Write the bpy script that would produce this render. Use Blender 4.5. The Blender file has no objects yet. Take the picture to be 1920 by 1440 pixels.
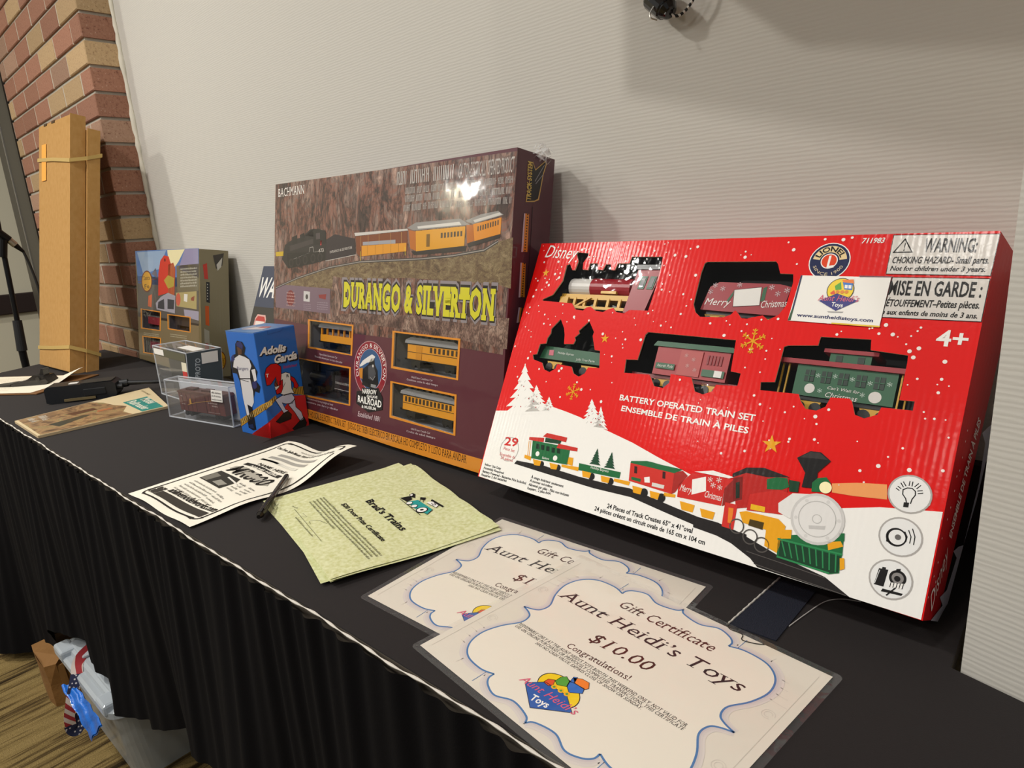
import bpy, math, random
from mathutils import Vector, Matrix, Euler
from mathutils.geometry import tessellate_polygon
random.seed(7)
SC = bpy.context.scene
COL = SC.collection
TZ = 0.74                                    # table top height
R = math.radians

# ------------------------------------------------------------------ camera
cam = bpy.data.cameras.new('camera'); cam.sensor_width = 36; cam.lens = 1217.6 / 1920 * 36
cam.clip_start = .02; cam.clip_end = 60
camo = bpy.data.objects.new('camera', cam); COL.objects.link(camo)
_f = Vector((-.6480, .7212, -.2450)); _r = Vector((.7528, .6554, -.0618)); _u = Vector((-.1160, .2245, .9676))
camo.matrix_world = Matrix(((_r.x, _u.x, -_f.x, 0), (_r.y, _u.y, -_f.y, 0), (_r.z, _u.z, -_f.z, TZ + .3776), (0, 0, 0, 1)))
SC.camera = camo
# ------------------------------------------------------------------ world, lights, exposure
SC.view_settings.view_transform = 'Standard'; SC.view_settings.look = 'None'
SC.view_settings.exposure = 0.0; SC.view_settings.gamma = 1.0; SC.view_settings.use_curve_mapping = False
wd = bpy.data.worlds.new('room_light'); SC.world = wd; wd.use_nodes = True
wd.node_tree.nodes['Background'].inputs[0].default_value = (1.0, .98, .94, 1)
wd.node_tree.nodes['Background'].inputs[1].default_value = .20
def downlight(x, y, power, z=2.7, size=.16, col=(1, .965, .9)):
    l = bpy.data.lights.new('ceiling_downlight', 'AREA'); l.shape = 'DISK'; l.size = size; l.energy = power; l.color = col
    o = bpy.data.objects.new('ceiling_downlight', l); o.location = (x, y, z); COL.objects.link(o)
for x, y, p in ((-2.0, -.55, 33), (-.5, -.55, 14), (-2.0, -1.9, 24), (-.5, -1.9, 12.5), (-3.6, -.9, 28), (1.1, -.7, 9), (-4.6, -2.4, 34), (-10, -5.6, 70)):
    downlight(x, y, p)

# ------------------------------------------------------------------ colour + materials
def lin(h):
    h = h.lstrip('#'); out = []
    for i in (0, 2, 4):
        c = int(h[i:i + 2], 16) / 255
        out.append(c / 12.92 if c <= .04045 else ((c + .055) / 1.055) ** 2.4)
    return (out[0], out[1], out[2], 1)
MATS = {}
def mat(name, col='#808080', rough=.5, metal=0, spec=.5, coat=0, coatr=.05, bump=None, sheen=0, trans=0, alpha=1, ior=1.45):
    if name in MATS: return MATS[name]
    m = bpy.data.materials.new(name); m.use_nodes = True; b = m.node_tree.nodes['Principled BSDF']
    b.inputs['Base Color'].default_value = lin(col); b.inputs['Roughness'].default_value = rough; b.inputs['Metallic'].default_value = metal
    b.inputs['Specular IOR Level'].default_value = spec; b.inputs['Coat Weight'].default_value = coat; b.inputs['Coat Roughness'].default_value = coatr
    b.inputs['Sheen Weight'].default_value = sheen; b.inputs['Transmission Weight'].default_value = trans; b.inputs['Alpha'].default_value = alpha; b.inputs['IOR'].default_value = ior
    if bump: add_bump(m, *bump)
    MATS[name] = m; return m
def N(m, t, **kw):
    n = m.node_tree.nodes.new(t)
    for k, v in kw.items():
        if k.startswith('i_'): n.inputs[k[2:].replace('_', ' ')].default_value = v
        else: setattr(n, k, v)
    return n
def K(m, a, b): m.node_tree.links.new(a, b)
def coords(m, scale=(1, 1, 1), kind='Object'):
    t = N(m, 'ShaderNodeTexCoord'); mp = N(m, 'ShaderNodeMapping'); mp.inputs['Scale'].default_value = scale
    K(m, t.outputs[kind], mp.inputs[0]); return mp.outputs[0]
def add_bump(m, scale, strength, dist=.001, detail=3, coat=False):
    b = m.node_tree.nodes['Principled BSDF']
    n = N(m, 'ShaderNodeTexNoise', i_Scale=scale, i_Detail=detail); K(m, coords(m), n.inputs['Vector'])
    bp = N(m, 'ShaderNodeBump', i_Strength=strength, i_Distance=dist); K(m, n.outputs['Fac'], bp.inputs['Height'])
    K(m, bp.outputs[0], b.inputs['Coat Normal' if coat else 'Normal'])
def ramp(m, fac, stops):
    r = N(m, 'ShaderNodeValToRGB'); e = r.color_ramp.elements
    while len(e) > 1: e.remove(e[-1])
    e[0].position = stops[0][0]; e[0].color = lin(stops[0][1])
    for p, c in stops[1:]:
        x = e.new(p); x.color = lin(c)
    K(m, fac, r.inputs[0]); return r.outputs[0]
def mix(m, fac, a, b, mode='MIX'):
    n = N(m, 'ShaderNodeMix', data_type='RGBA', blend_type=mode)
    if isinstance(fac, (int, float)): n.inputs[0].default_value = fac
    else: K(m, fac, n.inputs[0])
    for s, v in ((6, a), (7, b)):
        if isinstance(v, str): n.inputs[s].default_value = lin(v)
        else: K(m, v, n.inputs[s])
    return n.outputs[2]
def base(m, sock): K(m, sock, m.node_tree.nodes['Principled BSDF'].inputs['Base Color'])
def print_mat(name, rough, coat=0, coatr=.05, bump=None, spec=.4, tint=None):
    m = mat(name, '#ffffff', rough, spec=spec, coat=coat, coatr=coatr, bump=bump)
    a = N(m, 'ShaderNodeAttribute', attribute_name='Col')
    if tint:
        n = N(m, 'ShaderNodeTexNoise', i_Scale=tint[0], i_Detail=4); K(m, coords(m), n.inputs['Vector'])
        base(m, mix(m, 1.0, a.outputs['Color'], ramp(m, n.outputs['Fac'], ((.3, tint[1]), (.7, '#ffffff'))), 'MULTIPLY'))
    else: base(m, a.outputs['Color'])
    return m
M_PRINT = print_mat('printed_card', .38, coat=.35, coatr=.18, bump=(90, .12, .002))
# corrugation showing through the glossy red carton
M_RED = print_mat('printed_corrugated_card', .45, coat=.12, coatr=.15, spec=.15)
def _corr(m):
    w = N(m, 'ShaderNodeTexWave', wave_type='BANDS', bands_direction='X', i_Scale=55, i_Distortion=.6); K(m, coords(m), w.inputs['Vector'])
    n = N(m, 'ShaderNodeTexNoise', i_Scale=160, i_Detail=3); K(m, coords(m), n.inputs['Vector'])
    ad = N(m, 'ShaderNodeMath', operation='MULTIPLY_ADD'); ad.inputs[1].default_value = .35; K(m, w.outputs['Fac'], ad.inputs[0]); K(m, n.outputs['Fac'], ad.inputs[2])
    bp = N(m, 'ShaderNodeBump', i_Strength=.3, i_Distance=.0005); K(m, ad.outputs[0], bp.inputs['Height'])
    b = m.node_tree.nodes['Principled BSDF']; K(m, bp.outputs[0], b.inputs['Normal']); K(m, bp.outputs[0], b.inputs['Coat Normal'])
_corr(M_RED)
M_WRAP = print_mat('printed_card_in_shrink_wrap', .45, coat=.55, coatr=.06, spec=.3, bump=(14, .25, .004))
add_bump(M_WRAP, 14, .25, .004, 2, True)
M_PAPER = print_mat('printed_paper', .8, spec=.2)
M_LAM = print_mat('printed_laminated_paper', .5, coat=.7, coatr=.08, bump=(60, .05, .001))
add_bump(M_LAM, 45, .22, .003, 3, True)
M_PARCH = print_mat('printed_parchment', .85, spec=.15, tint=(190, '#e2e2c4'))
# photographic rock / gravel prints
def rock(name, stops, sc, st):
    m = mat(name, '#6a4a40', .45, coat=.55, coatr=.06, spec=.3)
    v = N(m, 'ShaderNodeTexNoise', i_Scale=sc, i_Detail=10, i_Roughness=.74, i_Distortion=.9); K(m, coords(m, st), v.inputs['Vector'])
    c = ramp(m, v.outputs['Fac'], stops)
    vo = N(m, 'ShaderNodeTexVoronoi', feature='DISTANCE_TO_EDGE', i_Scale=sc * 2.2); ds = N(m, 'ShaderNodeMix', data_type='RGBA'); ds.inputs[0].default_value = .08
    nz = N(m, 'ShaderNodeTexNoise', i_Scale=sc * 3, i_Detail=5); cv = coords(m, (st[0] * 1.3, 1, st[2] * .6)); K(m, cv, nz.inputs['Vector']); K(m, cv, ds.inputs[6]); K(m, nz.outputs['Color'], ds.inputs[7]); K(m, ds.outputs[2], vo.inputs['Vector'])
    base(m, mix(m, .8, c, ramp(m, vo.outputs['Distance'], ((.0, '#3c3434'), (.05, '#b8b0b0'), (.2, '#ffffff'))), 'MULTIPLY')); add_bump(m, 14, .25, .004, 2, True); return m
MATS['rock_print'] = rock('rock_print', ((.3, '#2a1f1e'), (.42, '#4e3832'), (.48, '#8a5a4a'), (.54, '#7a665e'), (.6, '#a88474'), (.7, '#ccb2a2')), 15, (1.3, 1, .75))
MATS['gravel_print'] = rock('gravel_print', ((.3, '#4a3a2a'), (.45, '#7c6448'), (.55, '#94805c'), (.7, '#b09a78')), 60, (1, 1, 1.6))
MATS['rock_light_print'] = rock('rock_light_print', ((.3, '#3a2a28'), (.45, '#6d5048'), (.55, '#95786a'), (.7, '#b8a090')), 30, (1, 1, .7))
def film(name, tint='#ffffff', fres=.12, rough=.04, haze=0, hazecol='#e8e8e8', bump=None):
    m = bpy.data.materials.new(name); m.use_nodes = True; t = m.node_tree; t.nodes.clear()
    out = t.nodes.new('ShaderNodeOutputMaterial'); tr = t.nodes.new('ShaderNodeBsdfTransparent'); tr.inputs[0].default_value = lin(tint)
    gl = t.nodes.new('ShaderNodeBsdfGlossy'); gl.inputs['Roughness'].default_value = rough
    fr = t.nodes.new('ShaderNodeFresnel'); ge = t.nodes.new('ShaderNodeNewGeometry'); io = t.nodes.new('ShaderNodeMapRange')
    io.inputs['To Min'].default_value = 1.0 + fres * 4; io.inputs['To Max'].default_value = 1 / (1.0 + fres * 4); K(m, ge.outputs['Backfacing'], io.inputs[0]); K(m, io.outputs[0], fr.inputs[0])
    mx = t.nodes.new('ShaderNodeMixShader'); K(m, fr.outputs[0], mx.inputs[0]); K(m, tr.outputs[0], mx.inputs[1]); K(m, gl.outputs[0], mx.inputs[2])
    if bump:
        n = N(m, 'ShaderNodeTexNoise', i_Scale=bump[0], i_Detail=3); K(m, coords(m), n.inputs['Vector'])
        bp = N(m, 'ShaderNodeBump', i_Strength=bump[1], i_Distance=.002); K(m, n.outputs['Fac'], bp.inputs['Height']); K(m, bp.outputs[0], gl.inputs['Normal'])
    last = mx
    if haze:
        df = t.nodes.new('ShaderNodeBsdfDiffuse'); df.inputs[0].default_value = lin(hazecol)
        m2 = t.nodes.new('ShaderNodeMixShader'); m2.inputs[0].default_value = haze; K(m, mx.outputs[0], m2.inputs[1]); K(m, df.outputs[0], m2.inputs[2]); last = m2
    K(m, last.outputs[0], out.inputs[0]); MATS[name] = m; return m
M_FILM = film('clear_blister_film', fres=.12, bump=(30, .6))
M_POUCH = film('clear_laminate_film', fres=.12, haze=.05, bump=(40, .3))
M_ACR = film('clear_acrylic', fres=.13, rough=.03, haze=.05)
M_ACRE = film('frosted_acrylic_edge', fres=.13, rough=.1, haze=.38, hazecol='#dfe3ea')
M_BIN = film('translucent_bin_plastic', tint='#d6d8d6', fres=.11, rough=.18, haze=.42, hazecol='#c4c6c4')
M_LID = film('translucent_lid_plastic', tint='#d0d8e0', fres=.12, rough=.12, haze=.55, hazecol='#c9d0d6')

# ------------------------------------------------------------------ mesh builder
class MB:
    def __init__(s): s.v = []; s.f = []; s.c = []; s.mi = []; s.mats = []
    def slot(s, m):
        if m not in s.mats: s.mats.append(m)
        return s.mats.index(m)
    def face(s, pts, m=None, col=None):
        i = len(s.v); s.v += [tuple(p) for p in pts]; s.f.append(tuple(range(i, i + len(pts)))); s.c.append(col); s.mi.append(s.slot(m) if m else 0)
    def tris(s, vs, fs, m=None, col=None):
        i = len(s.v); s.v += [tuple(p) for p in vs]; k = s.slot(m) if m else 0
        for f in fs: s.f.append(tuple(i + q for q in f)); s.c.append(col); s.mi.append(k)
    def hexa(s, a, b, m=None, col=None):
        """a: four corners of one face, b: the matching four of the opposite face"""
        i = len(s.v); s.v += [tuple(p) for p in a] + [tuple(p) for p in b]; k = s.slot(m) if m else 0
        for f in ((0, 1, 2, 3), (7, 6, 5, 4), (0, 4, 5, 1), (1, 5, 6, 2), (2, 6, 7, 3), (3, 7, 4, 0)):
            s.f.append(tuple(i + q for q in f)); s.c.append(col); s.mi.append(k)
    def box(s, x0, x1, y0, y1, z0, z1, m=None, col=None):
        s.hexa(((x0, y0, z0), (x1, y0, z0), (x1, y0, z1), (x0, y0, z1)), ((x0, y1, z0), (x1, y1, z0), (x1, y1, z1), (x0, y1, z1)), m, col)
    def prism(s, pts, y0, y1, m=None, col=None):
        """x/z outline extruded along y"""
        a = [Vector((p[0], y0, p[1])) for p in pts]; b = [Vector((p[0], y1, p[1])) for p in pts]
        tri = tessellate_polygon([[Vector((p[0], p[1], 0)) for p in pts]])
        n = len(pts); s.tris(a + b, [tuple(t) for t in tri] + [tuple(n + q for q in reversed(t)) for t in tri] + [(i, (i + 1) % n, n + (i + 1) % n, n + i) for i in range(n)], m, col)
    def cyl(s, p, q, r0, r1=None, n=16, m=None, col=None, cap=True):
        p = Vector(p); q = Vector(q); r1 = r0 if r1 is None else r1; d = (q - p).normalized(); a = d.orthogonal().normalized(); b = d.cross(a)
        vs = []
        for c, r in ((p, r0), (q, r1)): vs += [c + (a * math.cos(2 * math.pi * i / n) + b * math.sin(2 * math.pi * i / n)) * r for i in range(n)]
        fs = [(i, (i + 1) % n, n + (i + 1) % n, n + i) for i in range(n)]
        if cap: fs += [tuple(reversed(range(n))), tuple(range(n, 2 * n))]
        s.tris(vs, fs, m, col)
    def tube(s, pts, r, n=8, m=None, col=None):
        pts = [Vector(p) for p in pts]; rings = []; a = None
        for i, p in enumerate(pts):
            d = (pts[min(i + 1, len(pts) - 1)] - pts[max(i - 1, 0)]).normalized()
            a = (a - d * a.dot(d)).normalized() if a else d.orthogonal().normalized(); b = d.cross(a)
            rr = r[i] if isinstance(r, (list, tuple)) else r
            rings.append([p + (a * math.cos(2 * math.pi * k / n) + b * math.sin(2 * math.pi * k / n)) * rr for k in range(n)])
        vs = [v for g in rings for v in g]; fs = []
        for i in range(len(pts) - 1):
            for k in range(n): fs.append((i * n + k, i * n + (k + 1) % n, (i + 1) * n + (k + 1) % n, (i + 1) * n + k))
        fs += [tuple(reversed(range(n))), tuple(range((len(pts) - 1) * n, len(pts) * n))]
        s.tris(vs, fs, m, col)
    def build(s, name, m=None, parent=None, smooth=False, bevel=0, fn=None):
        me = bpy.data.meshes.new(name); vs = [fn(Vector(v)) for v in s.v] if fn else s.v
        me.from_pydata([tuple(v) for v in vs], [], s.f)
        for q in (s.mats or [m]): me.materials.append(q)
        if s.mats: me.polygons.foreach_set('material_index', s.mi)
        if any(c is not None for c in s.c):
            at = me.color_attributes.new('Col', 'FLOAT_COLOR', 'CORNER'); d = []
            for p, c in zip(me.polygons, s.c): d += list(c or (1, 1, 1, 1)) * p.loop_total
            at.data.foreach_set('color', d)
        if smooth: me.polygons.foreach_set('use_smooth', [True] * len(me.polygons))
        me.update(); o = bpy.data.objects.new(name, me); COL.objects.link(o)
        if parent: o.parent = parent
        if bevel:
            b = o.modifiers.new('bevel', 'BEVEL'); b.width = bevel; b.segments = 2; b.limit_method = 'ANGLE'
        return o
def tag(o, label, cat, group=None):
    o['label'] = label; o['category'] = cat
    if group: o['group'] = group
    return o
def struct(o): o['kind'] = 'structure'; return o
def thing(name, label, cat, loc=(0, 0, 0), rot=(0, 0, 0), group=None):
    o = bpy.data.objects.new(name, None); o.empty_display_size = .03; COL.objects.link(o); o.location = loc; o.rotation_euler = rot
    return tag(o, label, cat, group)
def bx(name, m, parent, *a, bevel=0): b = MB(); b.box(*a); return b.build(name, m, parent, bevel=bevel)

# ------------------------------------------------------------------ lettering (built-in vector font, tessellated once per glyph)
CAPH = .682
GLY = {}
def make_glyphs(chars):
    objs = []
    for wt in (0, .022, .045, .07, .1):
        for ch in chars:
            for body in (ch, ch + '|'):
                c = bpy.data.curves.new('glyph', 'FONT'); c.body = body; c.resolution_u = 2; c.offset = wt
                o = bpy.data.objects.new('glyph', c); COL.objects.link(o); objs.append((ch, wt, body, o))
    dg = bpy.context.evaluated_depsgraph_get(); tmp = {}
    for ch, wt, body, o in objs:
        me = o.evaluated_get(dg).to_mesh(); vs = [(v.co.x, v.co.y) for v in me.vertices]; fs = [tuple(p.vertices) for p in me.polygons]
        if body == ch: tmp[(ch, wt)] = (vs, fs)
        else: GLY[(ch, wt)] = tmp[(ch, wt)] + (max(v[0] for v in vs),)
        o.to_mesh_clear()
    bar = {}
    for wt in (0, .022, .045, .07, .1): bar[wt] = GLY[('|', wt)][2]
    for k in list(GLY):
        vs, fs, x = GLY[k]
        w0 = GLY[('|', k[1])][0]; adv = x - max(v[0] for v in w0)
        GLY[k] = (vs, fs, adv)
    for ch, wt, body, o in objs:
        c = o.data; bpy.data.objects.remove(o); bpy.data.curves.remove(c)
    # serif variants: slabs on the flat ends of stems
    for (ch, wt) in list(GLY):
        vs, fs, adv = GLY[(ch, wt)]; vs = list(vs); fs = list(fs); cnt = {}
        for f in fs:
            for i in range(len(f)):
                e = tuple(sorted((f[i], f[(i + 1) % len(f)]))); cnt[e] = cnt.get(e, 0) + 1
        ends = []
        if ch.isalpha() or ch in '1':
            for (a, b), n in cnt.items():
                if n != 1: continue
                (xa, ya), (xb, yb) = vs[a], vs[b]
                if abs(ya - yb) < .004 and .05 < abs(xa - xb) < .2 + 2 * wt:
                    ends.append((min(xa, xb), max(xa, xb), ya))
        n0 = len(vs)
        for x0, x1, y in ends:
            th = .034 + wt * .8; e = .085 + wt * .4
            lo = y < .3
            y0, y1 = (y, y + th) if lo else (y - th, y)
            i = len(vs); vs += [(x0 - e, y0), (x1 + e, y0), (x1 + e, y1), (x0 - e, y1)]; fs.append((i, i + 1, i + 2, i + 3))
        GLY[(ch, wt, 's')] = (vs, fs, adv + (.05 if ends else 0), n0)
        vs, fs, adv = GLY[(ch, wt)]; vs = list(vs); fs = list(fs)          # heavy western slabs
        for x0, x1, y in ends:
            e = .07; th = .10 + wt * .6; o_ = wt * .9; lo = y < .3; y0, y1 = (y, y + th) if lo else (y - th, y)
            i = len(vs); vs += [(x0 - e, y0), (x1 + e, y0), (x1 + e, y1), (x0 - e, y1)]; fs.append((i, i + 1, i + 2, i + 3))
        GLY[(ch, wt, 'w')] = (vs, fs, adv + .08, n0)
STY = {'n': (0, 0, 0, 0), 'b': (.022, 0, 0, 0), 'bi': (.022, 0, .2, 0), 's': (0, 1, 0, 0), 'sb': (.022, 1, 0, 0), 'si': (0, 1, .22, 0), 'w': (.045, 1, 0, 0), 'w1': (.1, 1, 0, 0), 'w2': (.07, 1, 0, 0), 'd': (0, 0, .28, 1), 'di': (0, 0, .3, 1), 'd1': (.045, 0, .3, 1), 'd2': (.07, 0, .3, 1)}
def text_tris(txt, style):
    """glyph runs in em units; returns [(verts, faces)], total width"""
    wt, ser, sh, scr = STY[style]; x = 0; out = []
    for ch in txt:
        if ch == ' ': x += .3; continue
        g = GLY.get((ch, wt, 'w') if style[0] == 'w' else (ch, wt, 's') if ser else (ch, wt))
        if g is None: continue
        vs, fs, adv = g[:3]; n0 = g[3] if len(g) > 3 else len(vs)
        if style in ('w1', 'w2'): adv = GLY[(ch, .045, 'w')][2]
        if style == 'd2': adv = GLY[(ch, .045)][2]
        out.append(([(x + vx + sh * vy, vy, 0 if i < n0 else .3) for i, (vx, vy) in enumerate(vs)], fs)); x += adv
    return out, x

# ------------------------------------------------------------------ flat printing on a plane (mm coordinates on the face)
def earc(cx, cy, r, a0=0, a1=360, n=36): return [(cx + r * math.cos(R(a0 + (a1 - a0) * i / n)), cy + r * math.sin(R(a0 + (a1 - a0) * i / n))) for i in range(n + (0 if a1 - a0 == 360 else 1))]
def clip(p, a, b, keep):
    """keep the part of convex polygon p to the left (keep=1) or right (keep=-1) of the line a-b"""
    d = lambda q: keep * ((b[0] - a[0]) * (q[1] - a[1]) - (b[1] - a[1]) * (q[0] - a[0])); out = []
    for i in range(len(p)):
        u, v = p[i], p[(i + 1) % len(p)]; du, dv = d(u), d(v)
        if du >= 0: out.append(u)
        if (du > 0 > dv) or (du < 0 < dv): t = du / (du - dv); out.append((u[0] + (v[0] - u[0]) * t, u[1] + (v[1] - u[1]) * t))
    return out if len(out) > 2 else []
def outside(p, H):
    """pieces of convex polygon p outside the convex window H"""
    ar = sum(H[i][0] * H[(i + 1) % len(H)][1] - H[(i + 1) % len(H)][0] * H[i][1] for i in range(len(H))); H = H if ar > 0 else list(reversed(H)); res = []
    for i in range(len(H)):
        if not p: break
        a, b = H[i], H[(i + 1) % len(H)]; o = clip(p, a, b, -1)
        if o: res.append(o)
        p = clip(p, a, b, 1)
    return res
class Art:
    cut = ()
    def __init__(s, place, m, off=.0002, step=.00009): s.mb = MB(); s.place = place; s.m = m; s.off = off; s.step = step; s.rnd = random.Random(3)
    def p3(s, l, x, y): return s.place(x / 1000, y / 1000, s.off + l * s.step)
    def poly(s, l, col, pts, holes=(), m=None):
        loops = [[Vector((x, y, 0)) for x, y in pts]] + [[Vector((x, y, 0)) for x, y in h] for h in holes]
        tri = tessellate_polygon(loops); flat = [q for lp in loops for q in lp]; fs = []
        for t in tri:
            a, b, c = (flat[i] for i in t)
            fs.append(tuple(t) if (b - a).cross(c - a).z > 0 else (t[0], t[2], t[1]))
        if s.cut and l < 4:
            pieces = [[(flat[i].x, flat[i].y) for i in f] for f in fs]
            for H in s.cut: pieces = [o for p in pieces for o in outside(p, H)]
            for p in pieces: s.mb.face([s.p3(l, x, y) for x, y in p], m or s.m, lin(col) if col else (1, 1, 1, 1))
            return
        s.mb.tris([s.p3(l, q.x, q.y) for q in flat], fs, m or s.m, lin(col) if col else (1, 1, 1, 1))
    def line(s, l, col, w, pts, close=0):
        pts = [Vector((x, y)) for x, y in pts]
        if close: pts = pts + [pts[0], pts[1]]
        L_ = []; Rr = []
        for i, p in enumerate(pts):
            d0 = (p - pts[i - 1]).normalized() if i else None; d1 = (pts[i + 1] - p).normalized() if i < len(pts) - 1 else None
            d = (d0 + d1 if d0 and d1 else d0 or d1); d = d.normalized() if d.length > 1e-6 else (d1 or d0)
            n = Vector((-d.y, d.x)); k = 1 / max(.5, abs(n.dot(Vector((-d1.y, d1.x))))) if d1 else 1
            L_.append(p + n * w / 2 * k); Rr.append(p - n * w / 2 * k)
        n = len(pts); s.mb.tris([s.p3(l, q.x, q.y) for q in L_ + Rr], [(i, n + i, n + i + 1, i + 1) for i in range(n - 1)], s.m, lin(col))
    def text(s, l, col, st, txt, x0, y0, x1, y1, h):
        runs, w = text_tris(txt, st); d = Vector((x1 - x0, y1 - y0)); L_ = d.length; e = d / L_; n = Vector((-e.y, e.x)); sx = L_ / max(w, .01); sy = h / CAPH
        for vs, fs in runs: s.mb.tris([s.p3(l + dl, x0 + e.x * vx * sx + n.x * vy * sy, y0 + e.y * vx * sx + n.y * vy * sy) for vx, vy, dl in vs], fs, s.m, lin(col))
    def arctext(s, l, col, st, txt, cx, cy, r, a0, a1, h):
        runs, w = text_tris(txt, st); sy = h / CAPH; inv = a1 > a0
        for vs, fs in runs:
            out = []
            for vx, vy, dl in vs:
                a = R(a0 + (a1 - a0) * vx / w); rr = r + vy * sy if not inv else r - vy * sy
                out.append(s.p3(l + dl, cx + rr * math.cos(a), cy + rr * math.sin(a)))
            s.mb.tris(out, fs, s.m, lin(col))
    def circ(s, l, col, cx, cy, r, ring=0):
        if ring: s.line(l, col, ring, earc(cx, cy, r), 1)
        else: s.poly(l, col, earc(cx, cy, r, n=28))
    def bars(s, l, col, x0, y0, x1, y1, h, n):
        """print too small to read: word shapes made of short upright strokes"""
        d = Vector((x1 - x0, y1 - y0)); L_ = d.length; e = d / L_; nn = Vector((-e.y, e.x)); x = 0; c = lin(col)
        sw = h * (.1 if n == 3 else .16)
        while x < L_ - h * .3:
            wl = h * s.rnd.uniform(1.0, 3.2) * (.8 if n == 3 else 1)
            end = min(L_, x + wl)
            while x < end:
                hh = h * s.rnd.choice((.62, .66, 1, .66) if n == 1 else (.96, 1, 1)); a = Vector((x0, y0)) + e * x
                q = [a, a + e * sw, a + e * sw + nn * hh, a + nn * hh]; s.mb.face([s.p3(l, v.x, v.y) for v in q], s.m, c)
                if s.rnd.random() < .55:
                    b0 = s.rnd.choice((0, .5, .86)) * hh
                    q = [a + nn * b0, a + e * sw * 2.6 + nn * b0, a + e * sw * 2.6 + nn * (b0 + h * .12), a + nn * (b0 + h * .12)]; s.mb.face([s.p3(l, v.x, v.y) for v in q], s.m, c)
                x += sw * s.rnd.uniform(1.7, 2.6)
            x += h * .38
    def star(s, l, col, cx, cy, r):
        s.poly(l, col, [(cx + (r if i % 2 == 0 else r * .38) * math.sin(R(36 * i - 8)), cy + (r if i % 2 == 0 else r * .38) * math.cos(R(36 * i - 8))) for i in range(10)])
    def flake(s, l, col, cx, cy, r):
        for k in range(6):
            a = R(60 * k + 30); d = (math.cos(a), math.sin(a)); s.line(l, col, r * .11, [(cx + d[0] * r * .12, cy + d[1] * r * .12), (cx + d[0] * r, cy + d[1] * r)])
            for t in (.5, .78):
                for sg in (-1, 1):
                    b = a + sg * R(55); s.line(l, col, r * .09, [(cx + d[0] * r * t, cy + d[1] * r * t), (cx + d[0] * r * t + math.cos(b) * r * .24, cy + d[1] * r * t + math.sin(b) * r * .24)])
        s.poly(l, col, earc(cx, cy, r * .16, n=10))
    def fir(s, l, col, ax, ay, lx, ly, rx, ry):
        n = 6; A = Vector((ax, ay)); Lf = Vector((lx, ly)); Rt = Vector((rx, ry)); lp = []; rp = []
        for i in range(1, n + 1):
            t = i / n; lp += [A.lerp(Lf, t), A.lerp(Lf, t).lerp(A.lerp(Rt, t), .22) + Vector((0, .4))]; rp += [A.lerp(Rt, t), A.lerp(Rt, t).lerp(A.lerp(Lf, t), .22) + Vector((0, .4))]
        pts = [A] + lp[:-1] + list(reversed(rp[:-1])); s.poly(l, col, [(q.x, q.y) for q in pts])
        if col.startswith('#f'):
            for i in range(2, n):
                t = i / n
                for k in (.3, .62): q = A.lerp(Lf, t).lerp(A.lerp(Rt, t), k); s.line(l + .6, '#9a9a98', .35, [(q.x, q.y), (q.x - 2, q.y - 3)]); 
            for t, k in ((.45, .5), (.62, .3), (.7, .7), (.85, .45)): q = A.lerp(Lf, t).lerp(A.lerp(Rt, t), k); s.poly(l + .8, '#b02024', earc(q.x, q.y, .9, n=8))
    def run(s, items):
        for e in items:
            k = e[0]
            if k == 'P': s.poly(e[1], e[2], e[3])
            elif k == 'H': s.poly(e[1], e[2], e[3], [e[4]])
            elif k == 'M': s.poly(e[1], None, e[3], m=MATS[e[2]])
            elif k == 'L': s.line(e[1], e[2], e[3], e[4], e[5])
            elif k == 'T': s.text(*e[1:])
            elif k == 'O': s.circ(*e[1:])
            elif k == 'A': s.poly(e[1], e[2], earc(e[3], e[4], e[6], e[7], e[8], 24) + list(reversed(earc(e[3], e[4], e[5], e[7], e[8], 24))))
            elif k == 'AT': s.arctext(*e[1:])
            elif k == 'B': s.bars(*e[1:])
            elif k == 'S': s.star(*e[1:])
            elif k == 'F': s.flake(*e[1:])
            elif k == 'X': s.fir(*e[1:])
        return s
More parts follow.
